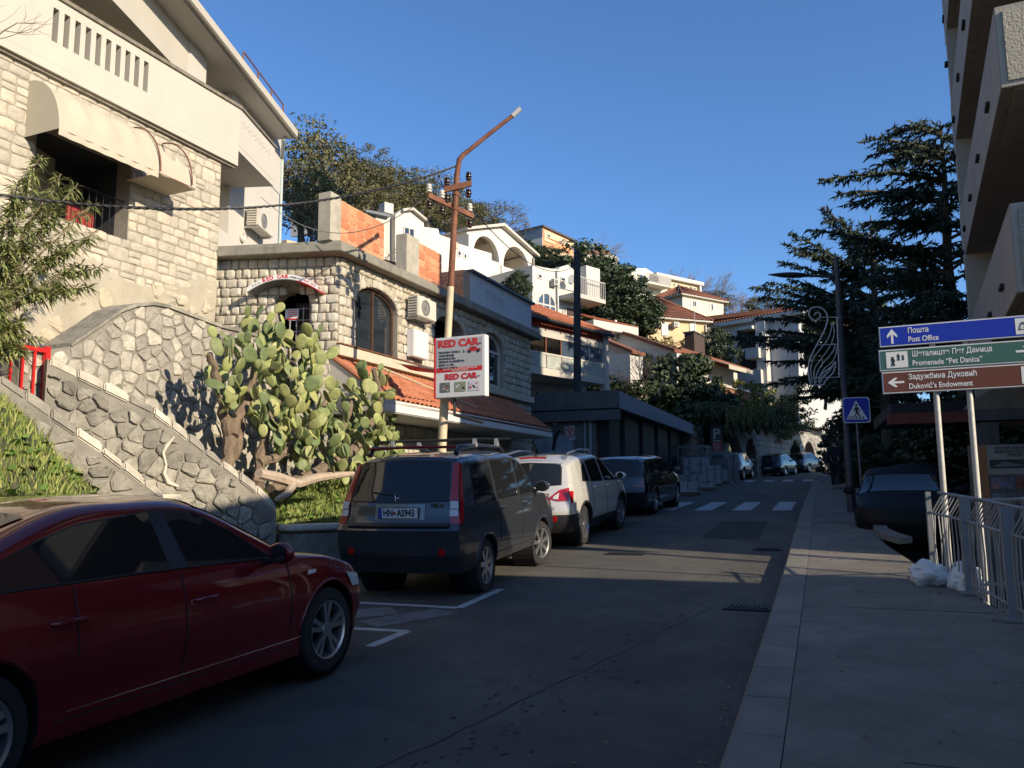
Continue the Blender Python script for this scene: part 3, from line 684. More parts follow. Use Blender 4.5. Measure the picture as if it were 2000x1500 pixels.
# canopy roof over the ground floor
z0c=4.30; eN=1.28; zE=3.42
cu0=-.25; cu1=FS.uv(1078,840,eN)[0]
def barrel(name,P00,P10,P11,P01,ncol,nrow,mt,parent,h=.03,kind='stuff',step=.02):
    # P00-P10 along eave, P01-P11 along top
    P00,P10,P11,P01=[Vector(p) for p in (P00,P10,P11,P01)]; N=((P10-P00).cross(P01-P00)).normalized()
    if N.z<0: N=-N
    b=MB(); sg=6
    for r in range(nrow):
        V=[]
        for e,t in ((0,r/nrow),(1,(r+1)/nrow+.0)):
            A=P00.lerp(P01,t);B=P10.lerp(P11,t)
            for i in range(ncol*sg+1):
                q=A.lerp(B,i/(ncol*sg)); ph=i/sg*2*math.pi; jj=.004*math.sin(i//sg*12.9+r*7.7)
                V.append(q+N*(h*(1+math.sin(ph))*.5+(step if e==0 else 0)+jj))
        n=ncol*sg+1
        b.add(V,[(i,i+1,n+i+1,n+i) for i in range(n-1)])
        b.add([v for v in V[:n]]+[v-N*(step+.012) for v in V[:n]],[(i,i+1,n+i+1,n+i) for i in range(n-1)])
    return b.build(name,mt,parent,fix=False,kind=kind)
# individual barrel tiles for the near canopy: rows of half-pipes
def pipe_tile(mt,L=.36,r=.075):
    V=[];F=[];n=6
    for e,(y,rr) in enumerate(((0,r),(L,r*.82))):
        for k in range(n+1): an=math.pi*k/n; V.append((rr*math.cos(an),y,rr*math.sin(an)*.8))
    F=[(k,k+1,n+1+k+1,n+1+k) for k in range(n)]; k0=len(V)
    for k in range(n+1): an=math.pi*k/n; V.append(((r-.014)*math.cos(an),0,(r-.014)*math.sin(an)*.8))
    F+=[(k+1,k,k0+k,k0+k+1) for k in range(n)]
    me=bpy.data.meshes.new('roof_tile'); me.from_pydata(V,[],F); me.materials.append(mt); me.polygons.foreach_set('use_smooth',[True]*len(F)); return me
tm=pipe_tile(m_tile); 
b=MB(); b.prism([FS.p(cu0,z0c-.05,0.01),FS.p(cu0+.0,zE-.05,eN),FS.p(cu1,zE-.05,eN),FS.p(cu1,z0c-.05,.01)],(0,0,-.05)); b.build('canopy_deck',m_tiled,H2)
cnt=0; ncols=int((cu1-cu0)/.185); rest=MB()
slope=Vector(FS.p(0,z0c,0)-FS.p(0,zE,eN)); SLn=slope.length; sdir=slope.normalized(); nrm=FS.U.cross(sdir).normalized(); nrm=nrm if nrm.z>0 else -nrm
rows=5
for c in range(ncols):
    for r in range(rows):
        base=FS.p(cu0+.1+c*.185,zE,eN)+sdir*(SLn*r/rows)+nrm*(-.02+.012*r*0)
        A=Matrix((FS.U,sdir,nrm)).transposed(); M=Matrix.Translation(base+nrm*random.uniform(-.006,.006))@A.to_4x4()@Matrix.Rotation(random.uniform(-.03,.03),4,'Z')@Matrix.Diagonal((1,SLn/rows/.36*1.12,1,1))
        if cnt<290: put(tm,'roof_tile',H2,M)
        else: rest.add([M@v.co for v in tm.vertices],[tuple(p.vertices) for p in tm.polygons])
        cnt+=1
b=MB(); FS.box(b,cu0-.05,cu1,zE-.24,zE-.02,eN-.03,eN+.0); FS.box(b,cu0-.05,cu1,zE-.26,zE-.24,.02,eN-.03); b.build('fascia_board',mat('white_board',(.66,.65,.62),.6,var=.05,stain=.15,stc=(.4,.38,.34)),H2)
b=MB(); FS.prism(b,[(cu0-.06,z0c)]*1+[(cu0-.05,z0c-.3),(cu0-.05,z0c-.3)],0,.01) if False else b.prism([FS.p(cu0-.06,z0c+.04,.0),FS.p(cu0-.06,zE+.03,eN+.02),FS.p(cu0-.06,zE-.24,eN),FS.p(cu0-.06,zE-.24,.0)],FS.U*.05); b.build('gable_board',m_white,H2)
b=MB(); b.tube([FS.p(cu0-.04,z0c+.03,.03),FS.p(cu0-.04,zE+.05,eN)],.06,8); b.build('verge_tile',m_tile,H2)
b=MB(); b.tube([FS.p(1.5,z0c+.02,.05),FS.p(4.3,zE+.25,eN*.75)],.03,6); b.build('roof_batten',mat('batten',(.42,.33,.22),.8),H2)
# box, awning blade, vents
t=thing('meter_cabinet','white metal cabinet fixed to the stone wall right of arched window','cabinet',FS.p(2.9,4.7,0)); b=MB()
q0=FS.uv(798,650,.1)[0];q1=FS.uv(827,660,.1)[0]; FS.box(b,q0,q1,4.72,5.36,.05,.24); b.build('cabinet_body',m_signw,t,bev=.01); b=MB(); FS.box(b,q0+.02,q1-.02,4.74,5.34,.242,.25); b.build('cabinet_door',m_signw,t)
ac_unit(FS,FS.uv(812,600,.3)[0]-.05,FS.uv(850,600,.3)[0]-.1,FS.uv(830,622,.35)[1],FS.uv(830,585,.3)[1],.03,'weathered cream air conditioner on stone wall under the concrete roof edge')
# arched shop sign over the door
t=thing('arched_shop_sign','curved white fascia sign with red lettering over the office door','sign',FF.p((du0+du1)/2,5.8,.5))
FD=Fr(FF.p(0,0,.42),FF.U); s0=FD.uv(483,552)[0]; s1=FD.uv(621,570)[0]; zm=FD.uv(545,537)[1]; zl=FD.uv(487,551)[1]; zr_=FD.uv(620,566)[1]; ze=(zl+zr_)/2
N=16
def arcz(i,top=0): x=i/N*2-1; return (zm-.02) + (ze-zm-.02)*x*x*(1 if True else 0)
b=MB()
for i in range(N):
    u,u_=s0+(s1-s0)*i/N,s0+(s1-s0)*(i+1)/N
    FD.prism(b,[(u,arcz(i)-.06),(u_,arcz(i+1)-.06),(u_,arcz(i+1)+.035),(u,arcz(i)+.035)],-.02,0)
b.build('sign_face',m_signw,t)
b=MB()
for i in range(N):
    u,u_=s0+(s1-s0)*i/N,s0+(s1-s0)*(i+1)/N
    FD.prism(b,[(u,arcz(i)-.076),(u_,arcz(i+1)-.076),(u_,arcz(i+1)-.062),(u,arcz(i)-.062)],-.42,-.0,0 if i<N*.66 else 1)
b.build('sign_canopy',[mat('canopy_grey',(.16,.16,.15),.6),m_signr],t)
b=MB()
def arctext(mb,s,ua,ub,size,bold,m=None):
    n=len(s)
    for i,ch in enumerate(s):
        if ch==' ': continue
        uu=ua+(ub-ua)*(i+.5)/n; x=(uu-s0)/(s1-s0)*2-1; z=zm-.02+(ze-zm-.02)*x*x-.013; ang=math.atan2(2*(ze-zm-.02)*x*2/(s1-s0),1)
        U=FD.U*math.cos(ang)+FD.V*math.sin(ang); V=FD.V*math.cos(ang)-FD.U*math.sin(ang)
        text(mb,ch,FD.p(uu,z,0),U,V,0,0,size,bold,m=m)
w_=s1-s0
arctext(b,'d.o.o.',s0+.07*w_,s0+.19*w_,.055,.001,1); arctext(b,'RED CAR',s0+.21*w_,s0+.58*w_,.105,.004,0); arctext(b,'company',s0+.59*w_,s0+.77*w_,.06,.001,1); arctext(b,'069 043',s0+.80*w_,s0+.97*w_,.055,.001,0)
b.build('sign_lettering',[m_signr,m_black],t)
b=MB(); 
for u in (s0+.1,s1-.1): b.tube([FD.p(u,ze-.06,-.05),FD.p(u,ze-.25,-.4)],.012,6)
b.build('bracket',m_black,t)
t=thing('door_notice','small red and white notice behind the door grille','notice',FF.p(du0+.5,4.9,-.25)); q=FF.uv(571,614,-.25); b=MB(); FF.box(b,q[0]-.15,q[0]+.13,q[1]-.11,q[1]+.11,-.26,-.25); b.build('notice_board',m_signw,t)
b=MB(); FF.box(b,q[0]-.15,q[0]+.13,q[1]-.11,q[1]-.085,-.25,-.246)
for k in range(4): FF.box(b,q[0]-.1,q[0]+.1,q[1]-.05+k*.04,q[1]-.035+k*.04,-.25,-.246)
b.build('notice_print',m_signr,t)
t=thing('door_lamp','frosted bulkhead lamp above the office door','lamp',FF.p(du0+.4,5.7,-.2)); q=FF.uv(566,572,-.3); b=MB(); FF.box(b,q[0]-.12,q[0]+.12,q[1]-.06,q[1]+.06,-.38,-.28); b.build('lamp_body',mat('frosted',(.2,.2,.19),.4,var=0),t,bev=.02)
# ------------------------------------------------------------------ billboard on bracket beside the pole
P0=at(851,661,14.75)
vb=hdir(-2680); FBd=Fr((P0.x,P0.y,0),-vb)
bw=FBd.uv(947,660)[0]; bz1=P0.z; bz0=FBd.uv(854,778)[1]
t=thing('billboard','white double sided advertising box with red lettering beside the rusty pole','billboard',FBd.p(bw/2,bz0,0))
b=MB(); FBd.box(b,0,bw,bz0,bz1,-.16,0); b.build('sign_box',m_signw,t,bev=.008)
def bu(px): return FBd.uv(px,720)[0]
def bv(px,py): return FBd.uv(px,py)[1]
b=MB(); 
z=lambda f: bz0+(bz1-bz0)*f
FBd.box(b,.02,bw-.05,z(.42),z(.965),.001,.003,0); FBd.box(b,.02,bw-.05,z(.42),z(.49),.0035,.005,1)
b.build('print_panel',[mat('sign_grey',(.40,.40,.41),.5,var=.03),m_signr],t)
b=MB(); S=bw/.95
def T(s,u,v,sz,bold=0,m=0,al='LEFT',sx=1): text(b,s,FBd.p(0,0,0),FBd.U,FBd.V,u*bw,z(v),sz*S,bold,al,sx,off=.006,m=m)
T('RED CAR',.46,.885,.17,.008,0,'CENTER',1.12); T('co',.90,.86,.06,0,1,'CENTER')
for i,s in enumerate(('PRODAJA VOZILA','OSIGURANJE','REGISTRACIJA','PRENOS VLASNIŠTVA','RENT A CAR','ZELENA KARTA')): T(s,.07,.745-.052*i,.052,.001,1)
T('069 033 246, 069 043 333, 069 012 399',.5,.468,.04,0,2,'CENTER'); T('www.redcarcompany.me',.5,.44,.032,0,2,'CENTER')
T('RED CAR',.52,.335,.135,.006,0,'CENTER',1.1); T('co',.88,.33,.06,0,1,'CENTER')
b.build('lettering',[m_signr,m_black,m_signw],t)
b=MB()  # little red tow car emblem and photo squares
def EB(u0,u1,v0,v1,m,o=.006): FBd.box(b,u0*bw,u1*bw,z(v0),z(v1),.004,o,m)
EB(.66,.90,.735,.775,0); EB(.70,.84,.775,.81,0); EB(.73,.81,.783,.802,1,.007); FBd.prism(b,[(.84*bw,z(.775)),(.90*bw,z(.775)),(.93*bw,z(.735)),(.84*bw,z(.735))],.004,.006,0)
for u in (.70,.87): b.lathe([(.028*S,0),(.028*S,.004),(0,.005)],FBd.p(u*bw,z(.735),.006),axis=FBd.N,n=10,m=1)
EB(.58,.66,.73,.735,1); EB(.57,.585,.72,.77,1)
for (a,c_,m) in ((.10,.30,3),(.40,.62,2),(.68,.90,4)):
    EB(a,c_,.09,.25,m,.006)
    for k in range(7): x=a+random.uniform(.01,c_-a-.06); y=.1+random.uniform(0,.11); EB(x,x+random.uniform(.02,.06),y,y+random.uniform(.01,.04),random.choice((1,4,5,0)),.0075+k*.0004)
b.build('picture_print',[m_signr,m_black,mat('pr_g',(.25,.28,.18),.5,var=0),mat('pr_d',(.12,.13,.12),.5,var=0),mat('pr_p',(.55,.55,.58),.5,var=0),mat('pr_y',(.4,.36,.28),.5,var=0)],t)
b=MB(); FBd.box(b,-.03,0-.002,bz0,bz1,-.17,.01); b.build('red_edge',m_signr,t)
b=MB(); b.tube([FBd.p(bw*.35,bz0-.01,-.08),FBd.p(bw*.35,bz0-.3,-.08),FBd.p(bw*.35,bz0-.35,-1.2)],.03,6); b.tube([FBd.p(0,z(.8),-.08),FBd.p(-.1,z(.8),-2.2)],.02,6); b.tube([FBd.p(0,z(.3),-.08),FBd.p(-.1,z(.3),-2.2)],.02,6); b.build('bracket',m_black,t)
# red blade sign sticking out near the ledge
t=thing('red_blade_sign','thin red and white blade sign jutting over the tiled canopy','sign',FS.p(3.4,4.45,.3)); b=MB(); p=FS.p(2.9,4.40,.1); 
b.prism([at(782,712,16.9),at(848,722,15.6),at(848,727,15.6),at(800,722,16.6)],(0.02,.25,0)); b.build('blade',m_signr,t)
b=MB(); b.prism([at(770,709,17.0),at(848,718,15.6),at(848,721.5,15.6),at(782,711.5,16.9)],(0.02,.25,0)); b.build('blade_edge',m_signw,t)
# ------------------------------------------------------------------ retaining walls and steps
FR_=Fr((-9,0,0),(0,1,0)); 
def pr(px,py): return FR_.uv(px,py)
PW=[(7.0,.6),(7.0,pr(137,677)[1]-.2),pr(137,677),pr(200,635),pr(235,610),pr(265,599),pr(297,596),pr(330,602),pr(380,621),pr(430,640),(11.2,4.30),(12.4,4.25),(13.75,4.25),(13.75,.6)]
T1=thing('curved_retaining_wall','rubble stone retaining wall with rounded top below the stone house','wall',(-9,9,1))
b=MB(); FR_.prism(b,PW,-.45,0); b.build('wall_core',m_rubm,T1)
lowz=lambda u:2.95-.22*(u-8.4)
rubble(FR_,[(p[0],max(p[1],.7)) for p in PW],.205,T1,mat('grey_rubble',(.36,.33,.275),.92,var=.24,scale=6,bump=.8,bscale=22,rnd=.2,c2=(.42,.385,.31),stain=.4,stc=(.16,.15,.125)),seed=4,excl=lambda u,v:v<lowz(u) and u>8.2,proud=.022,gap=.014)
b=MB()
for i in range(len(PW)-3):
    a,c=PW[i+1],PW[i+2]
    if i<1 or c[0]>13: continue
    FR_.prism(b,[(a[0],a[1]),(c[0],c[1]),(c[0],c[1]+.05),(a[0],a[1]+.05)],-.5,.035)
b.build('wall_coping',m_rubd,T1)
for r in range(4):
    u=8.3+r*.2
    while u<13.5:
        L=random.uniform(.7,1.3); vt=lowz(u+L/2)-r*.42-.02
        if vt>.9: 
            b=MB(); FR_.box(b,u,min(u+L,13.7)-.02,vt-.40,vt,-.1,.02+random.uniform(0,.015)); b.build('dressed_block',mat('dressed_block',(.38,.35,.285),.9,var=.2,scale=2.5,bump=.4,rnd=.08,stain=.5,stc=(.2,.18,.14)),T1,bev=.015)
        u+=L
# stair walls
UA=Vector((.535,.845,0)).normalized(); FU=Fr((-8.8,7.0,0),UA)
def wallpiece(name,label,fr,top,thick,seed,size,u0,rub=True,cap=.09,endcap=True):
    t=thing(name,label,'wall',fr.p(top[0][0],0,0)); b=MB()
    P=[(top[0][0],-.3)]+top+[(top[-1][0],-.3)]
    fr.prism(b,P,-thick,0); b.build('wall_core',m_rubm,t)
    rubble(fr,[(p[0],p[1]-(.06 if 0<i<len(P)-1 else 0)) for i,p in enumerate(P)],size,t,m_rubd,seed=seed,proud=.045,gap=.008,excl=lambda u,v:v<-.1)
    # coping stones laid along the slope
    rnd=random.Random(seed)
    for (a,c) in zip(top,top[1:]):
        d=Vector((c[0]-a[0],c[1]-a[1])); L=d.length; 
        if L<.15: continue
        n=max(1,int(L/.27)); 
        for i in range(n):
            for side in (0,):
                s0=i/n; s1=(i+1)/n-.008/L
                u0_,v0_=a[0]+d.x*s0,a[1]+d.y*s0; u1_,v1_=a[0]+d.x*s1,a[1]+d.y*s1
                h=cap*rnd.uniform(.85,1.15)
                b=MB(); n0=-thick-.02*rnd.random(); n1=.03*rnd.uniform(.2,1.3); j=lambda:rnd.uniform(-.018,.018)
                fr.prism(b,[(u0_,v0_-.02),(u1_,v1_-.02),(u1_,v1_+h+j()),((u0_+u1_)/2,(v0_+v1_)/2+h+j()+.01),(u0_,v0_+h+j())],n0,n1)
                b.build('coping_stone',m_rub,t,bev=.02)
    return t
top1=[(FU.uv(94,682)[0],FU.uv(94,682)[1]-.06),(.18,FU.uv(100,684)[1]-.06),(.2,FU.uv(150,700)[1]-.05),FU.uv(300,800),FU.uv(400,878),FU.uv(500,955),FU.uv(540,995)]
top1=[(u,v-.05) for u,v in top1]
wallpiece('stair_wall','upper rubble wall beside the steps, sloping down to the street, with a pale crack','x' and FU,top1,.38,51,.185,0)
cr=MB(); pts=[FU.uv(*p) for p in ((338,853),(322,872),(316,885),(322,908),(318,925),(326,942),(345,950))]
cr.tube([FU.p(u,v,.065) for u,v in pts],[.012,.03,.022,.018,.03,.04,.02],5); o=cr.build('crack_mortar',mat('crack_mortar',(.55,.50,.40),.9,var=.2,scale=12),bpy.data.objects['stair_wall'])
FL=Fr(FU.p(0,0,1.12),UA)
topL=[(-2.6,FL.uv(0,735)[1]+.75),(FL.uv(0,735)[0],FL.uv(0,735)[1]),FL.uv(100,805),FL.uv(200,873),FL.uv(320,968)]
topL=[(u,v-.06) for u,v in topL]
wallpiece('lower_stair_wall','lower rubble wall bordering the grass bank, sloping down to the street',FL,topL,.34,52,.18,0)
t=thing('stone_block','low rough stone block in shade at the foot of the steps','stone',FU.p(3.6,.6,0)); b=MB(); b.box(FU.p(3.62,.75,.05),(.95,.75,.5),ax=(FU.U,FU.V,FU.N)); b.build('block_body',m_rubd,t,bev=.06)
b=MB(); b.box(FU.p(3.62,1.15,.05),(1.0,.08,.56),ax=(FU.U,FU.V,FU.N)); b.build('block_cap',m_rub,t,bev=.02)
# steps between the walls
t=thing('stone_steps','worn stone steps climbing between two rubble walls','steps',FU.p(0,0,.5))
for k in range(11):
    u=1.9-k*.30; zt=1.45+k*.17; b=MB(); FU.box(b,u-.34,u,zt-1.3,zt,.02,.76); b.build('step',m_rub,t,bev=.015)
# red gate railing behind the wall
FG=Fr((-8.95,0,0),(0,1,0)); ga=FG.uv(92,682); g1=FG.uv(0,668)[0]-1.0
t=thing('red_railing','bright red metal railing at the top of the steps','railing',FG.p(ga[0],2.6,0)); b=MB(); zt=ga[1]; zb=2.2
FG.box(b,ga[0]-.03,ga[0]+.03,zb,zt+.03,-.03,.03); b.build('post',m_red,t)
b=MB(); FG.box(b,g1,ga[0]-.03,zt-.05,zt,-.02,.02); FG.box(b,g1,ga[0]-.03,zb+.15,zb+.19,-.02,.02); b.build('rail',m_red,t)
u=ga[0]-.16
while u>g1: b=MB(); FG.box(b,u-.012,u+.012,zb+.19,zt-.05,-.012,.012); b.build('bar',m_red,t); u-=.155
# grass banks
def bankz(x,y):
    # front bank left of the lower wall (y<8) and the strip below the cactus
    p=Vector((x,y,0)); 
    if y<10.2 and (p-FL.O).dot(FL.N)>-.3:
        u=(p-FL.O).dot(UA); wt=interp(topL,u); k=max(0,min(1,((p-FL.O).dot(FL.N))/1.0)); 
        base=rz(y)+.05; e=max(0,min(1,(-6.35-x)/1.5)); return base+(wt-.22-base)*(e**.8)
    e=max(0,min(1,(-6.4-x)/2.4)); return rz(y)+.05+1.15*e**.9*max(0,min(1,(15.5-y)/1.6))
mb=MB(); nx,ny=26,70
def gb(i,j):
    y=2.5+j*20.0; x=-6.32-i*2.9
    return (x,y,bankz(x,y)+.05*noise.noise((x*2,y*2,0)))
mb.grid(gb,nx,ny); mb.build('grass_bank',m_earth,kind='structure',smooth=True)
def blades(name,N,region,h,mt,seed,w_=.012,kind='stuff',lab=None,broad=False):
    rnd=random.Random(seed); b=MB(); k=0;tries=0
    while k<N and tries<N*6:
        tries+=1; x,y=region(rnd)
        if x is None: continue
        z=bankz(x,y)+.05*noise.noise((x*2,y*2,0)); a=rnd.uniform(0,6.28); hh=h*rnd.uniform(.5,1.3); s=Vector((math.cos(a),math.sin(a),0))
        ln=Vector((rnd.uniform(-1,1),rnd.uniform(-1,1),0))*hh*.5; p=Vector((x,y,z-.01)); 
        if broad:
            c=p+Vector((0,0,hh*.8)); n=Vector((rnd.uniform(-.6,.6),rnd.uniform(-.6,.6),1)).normalized(); t_=n.orthogonal().normalized(); q=n.cross(t_); r=w_*rnd.uniform(.6,1.3)
            b.add([c+(t_*math.cos(2*math.pi*i/6)+q*math.sin(2*math.pi*i/6))*r*(1 if i else .4) for i in range(6)],[(0,1,2,3,4,5)])
        else: b.add([p-s*w_,p+s*w_,p+ln*.5+Vector((0,0,hh*.6))+s*w_*.7,p+ln+Vector((0,0,hh))],[(0,1,2,3)])
        k+=1
    o=b.build(name,mt,fix=False,kind=kind); tag(o,lab,'grass'); return o
def regA(r):
    x=-6.35-r.uniform(0,2.9); y=r.uniform(2.5,9.6); p=Vector((x,y,0))
    return (x,y) if (p-FL.O).dot(FL.N)>.0 else (None,None)
def regB(r):
    x=-6.35-r.uniform(0,2.5); y=r.uniform(9.6,16); p=Vector((x,y,0))
    return (x,y)
blades('grass',24000,regA,.10,m_grass,61,.009,lab='sunlit green grass and weeds on the bank below the lower wall')
blades('weeds',800,regA,.12,mat('weed_leaf',(.12,.23,.04),.6,var=.25,rnd=.3),63,.06,broad=True,lab='broad leaved weeds spreading over the bank below the lower wall')
blades('grass',14000,regB,.13,m_grass,62,.009,lab='green grass growing under the prickly pear cactus')
blades('weeds',700,regB,.12,MT['weed_leaf'],64,.05,broad=True,lab='small leafy weeds at the foot of the prickly pear cactus')
# ------------------------------------------------------------------ pole with insulators
_pd=at(858,880,14.75); PB=Vector((_pd.x,_pd.y,rz(_pd.y)))
_pn=Vector((FW.x,FW.y,0)).normalized()
def pol(px,py): return onP(px,py,PB,_pn)
PB=pol(852,1075); PB.z=rz(PB.y)
t=thing('utility_pole','rusty steel utility pole with bent top arm, cream painted lower half','pole',PB)
jz=pol(868,560); PT=pol(893,330)
b=MB(); ax=Vector((PT.x-PB.x,PT.y-PB.y,PT.z-PB.z)); pz=lambda z: PB+ax*((z-PB.z)/ax.z)
zj=pol(880,560).z; za=pol(855,778).z
b.tube([PB,pz(za)],[.085,.08],14); b.tube([pz(za),pz(za+.06)],[.08,.066],14); b.tube([pz(za+.06),pz(zj)],[.066,.062],14); b.build('painted_shaft',m_cream,t,smooth=True)
arm=[pz(zj),pz(PT.z-.35),pz(PT.z-.12),pol(897,312),pol(905,302),pol(918,292),pol(960,258),pol(1000,227)]
b=MB(); b.tube(arm,[.062,.054,.052,.049,.046,.042,.039,.037],14); b.build('rusty_shaft',m_rust,t,smooth=True)
b=MB(); b.tube([pol(1000,227),pol(1016,212)],.05,12); b.build('lamp_socket',m_grey,t)
def insul(b,p,up=1,s=1,m=0): b.lathe([(.015,0),(.05*s,.02),(.055*s,.05),(.03*s,.06),(.06*s,.08),(.06*s,.1),(.03*s,.115),(.05*s,.13),(.045*s,.16),(.015*s,.18),(0,.18)],p,axis=(0,0,up),n=10,m=m)
xa,xb=pol(876,366),pol(918,356); dd=(xb-xa).normalized()
m_ins=mat('brown_insulator',(.035,.018,.014),.3,var=0); m_insw=mat('white_insulator',(.62,.60,.52),.25,var=0)
mid=pz((xa.z+xb.z)/2-.0); c=(xa+xb)/2
b=MB(); b.box(c+Vector((0,-.07,-.06)),((xb-xa).length+.12,.05,.11),ax=(dd,Vector((0,0,1)).cross(dd),(0,0,1))); b.build('crossarm',m_rust,t)
for p,m in ((xa+Vector((0,-.07,0)),m_ins),(xb+Vector((0,-.07,0)),m_ins)):
    b=MB(); insul(b,p); b.build('insulator',m,t,smooth=True); b=MB(); insul(b,p-Vector((0,0,.15)),-1); b.build('insulator',m,t,smooth=True)
ya,yb=pol(862,392)+Vector((-.1,-.35,0)),pol(905,412)+Vector((.05,.35,0)); dd=(yb-ya).normalized(); c=(ya+yb)/2
b=MB(); b.box(c,((yb-ya).length,.05,.09),ax=(dd,Vector((0,0,1)).cross(dd).normalized(),dd.cross(Vector((0,0,1)).cross(dd)))); b.build('crossarm',m_rust,t)
for f in (0.02,.3,.92):
    p=ya.lerp(yb,f); b=MB(); insul(b,p+Vector((0,0,.05)),s=.95); b.build('insulator',m_insw,t,smooth=True); b=MB(); insul(b,p-Vector((0,0,.08)),-1); b.build('insulator',m_ins,t,smooth=True)
for zz in (pol(888,383).z,pol(885,412).z,pol(870,560).z):
    b=MB(); b.lathe([(.063,0),(.072,.01),(.072,.05),(.063,.06)],pz(zz),n=14); b.build('clamp_band',m_rust,t)
def cable(name,label,A,B,sag,r,mt,n=28,twist=0,cat='cable'):
    A=Vector(A);B=Vector(B); P=[]
    for i in range(n+1):
        f=i/n; p=A.lerp(B,f)-Vector((0,0,4*sag*f*(1-f))); P.append(p)
    b=MB(); b.tube(P,r,6)
    if twist:
        for ph in (0,2.1,4.2):
            Q=[A.lerp(B,i/160)-Vector((0,0,4*sag*(i/160)*(1-i/160)))+Vector((math.sin(i*.9+ph),math.sin(i*.9+ph)*.3,math.cos(i*.9+ph)))*twist for i in range(161)]; b.tube(Q,r*.6,4)
    return tag(b.build(name,mt),label,cat)
cA=at(-60,372,9.2)
hook=pz(pol(888,324).z)
c=cable('power_cable','thick twisted black cable crossing from left edge to the rusty pole',cA,hook+Vector((-.03,0,0)),.48,.014,m_black,twist=.016)
# correct the sag so that it passes low over the awning
cable('wire','thin pale wire from the white house corner drooping to the rusty pole crossarm',at(510,385,17),pol(860,395)+Vector((-.1,-.3,.05)),.75,.008,mat('old_wire',(.25,.24,.22),.7,var=0))
cable('wire','thin dark wire running from the rusty pole over the arcade house roof',pol(905,410)+Vector((.05,.3,.1)),at(1120,520,30),.6,.010,m_black)
cable('wire','short black loop of cable hanging beside the pole top',pol(856,332),pol(872,368),.12,.014,m_black)
cable('wire','thin dark wire sagging from the chimney roof towards the big dark bush',at(1262,655,52),at(1306,700,33),.3,.015,m_black)
t=thing('wooden_pole','dark weathered wooden pole rising behind the concrete garage','pole',at(1125,780,29)); p0=at(1125,782,29);p1=at(1127,491,29)
b=MB(); b.tube([Vector((p0.x,p0.y,2)),p1],[.15,.115],12); b.build('shaft',mat('dark_pole',(.045,.045,.05),.9,var=.3,scale=6,bump=.4),t,smooth=True); b=MB(); b.tube([p1,p1+Vector((0,0,.06))],[.11,.04],12); b.build('pole_cap',m_black,t)
# ------------------------------------------------------------------ garage
XG=-6.35; yA,yB=26.9,43.6; zA=5.0; zLo=4.42
G=thing('concrete_garage','low dark concrete garage with pale grey roof fascia along the street','garage',(XG,27,1))
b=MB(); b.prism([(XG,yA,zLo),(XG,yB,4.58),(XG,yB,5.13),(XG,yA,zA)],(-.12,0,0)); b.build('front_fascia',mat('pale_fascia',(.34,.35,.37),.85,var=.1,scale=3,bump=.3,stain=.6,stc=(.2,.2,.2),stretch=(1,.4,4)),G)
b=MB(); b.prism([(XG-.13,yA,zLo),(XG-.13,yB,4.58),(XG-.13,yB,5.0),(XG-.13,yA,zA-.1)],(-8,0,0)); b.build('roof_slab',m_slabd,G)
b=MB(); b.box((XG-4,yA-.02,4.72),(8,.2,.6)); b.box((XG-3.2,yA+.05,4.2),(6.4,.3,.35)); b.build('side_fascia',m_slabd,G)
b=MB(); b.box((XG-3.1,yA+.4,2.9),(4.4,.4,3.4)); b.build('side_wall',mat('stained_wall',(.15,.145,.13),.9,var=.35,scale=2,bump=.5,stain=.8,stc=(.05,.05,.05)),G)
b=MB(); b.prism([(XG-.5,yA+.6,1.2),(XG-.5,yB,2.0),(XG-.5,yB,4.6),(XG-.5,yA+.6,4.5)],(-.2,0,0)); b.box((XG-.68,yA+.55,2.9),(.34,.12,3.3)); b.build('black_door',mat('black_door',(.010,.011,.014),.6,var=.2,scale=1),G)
for k in range(5):
    y=yA+2.5+k*3.2; b=MB(); b.box((XG-.44,y,3.2),(.1,.14,3.2)); b.build('door_post',mat('door_post',(.03,.032,.036),.6,var=0),G)
b=MB(); b.tube([(XG-1.05,yA+.1,4.2),(XG-1.05,yA+.1,1.3)],.045,6); b.tube([(XG-1.25,yA+.1,4.2),(XG-1.25,yA+.1,1.3)],.03,6); b.build('downpipe',m_grey,G)
# graffiti wall pieces
FGa=Fr((-12.2,yA+.19,0),(1,0,0))
ga=thing('graffiti','white, black and red graffiti patches painted on the garage side wall','graffiti',FGa.p(2,3,0)); q=lambda px,py:FGa.uv(px,py)
def gp(pts,m,n): b=MB(); FGa.prism(b,[q(*p) for p in pts],n,n+.004); return b
gp([(1034,862),(1046,850),(1080,846),(1118,852),(1120,884),(1034,890)],0,.012).build('graffiti_patch',mat('graf_pale',(.30,.33,.36),.8,var=.3,scale=3,stain=.8,stc=(.1,.1,.12)),ga)
gp([(1103,834),(1122,831),(1124,858),(1113,861),(1111,855),(1104,853)],0,.02).build('graffiti_patch',mat('graf_white',(.5,.5,.5),.8,var=.1),ga)
gp([(1078,812),(1090,824),(1085,832),(1070,822),(1072,812)],0,.02).build('graffiti_patch',MT['graf_white'],ga)
gp([(1081,850),(1092,838),(1096,842),(1088,858),(1084,880),(1078,880)],0,.02).build('graffiti_patch',m_black,ga)
b=MB(); c=q(1114,845); b.tube([FGa.p(c[0]+.16*math.cos(a*.52),c[1]+.16*math.sin(a*.52),.03) for a in range(13)],.02,5); b.tube([FGa.p(c[0]-.08,c[1]+.1,.03),FGa.p(c[0],c[1]-.1,.03),FGa.p(c[0]+.08,c[1]+.1,.03)],.02,5); b.tube([FGa.p(c[0]-.02,c[1]+.12,.03),FGa.p(c[0]-.02,c[1]-.12,.03)],.015,5); b.build('graffiti_emblem',m_signr,ga)
po=thing('face_poster','small round pale face stencil on the black garage door','stencil',at(1203,872,27)); 
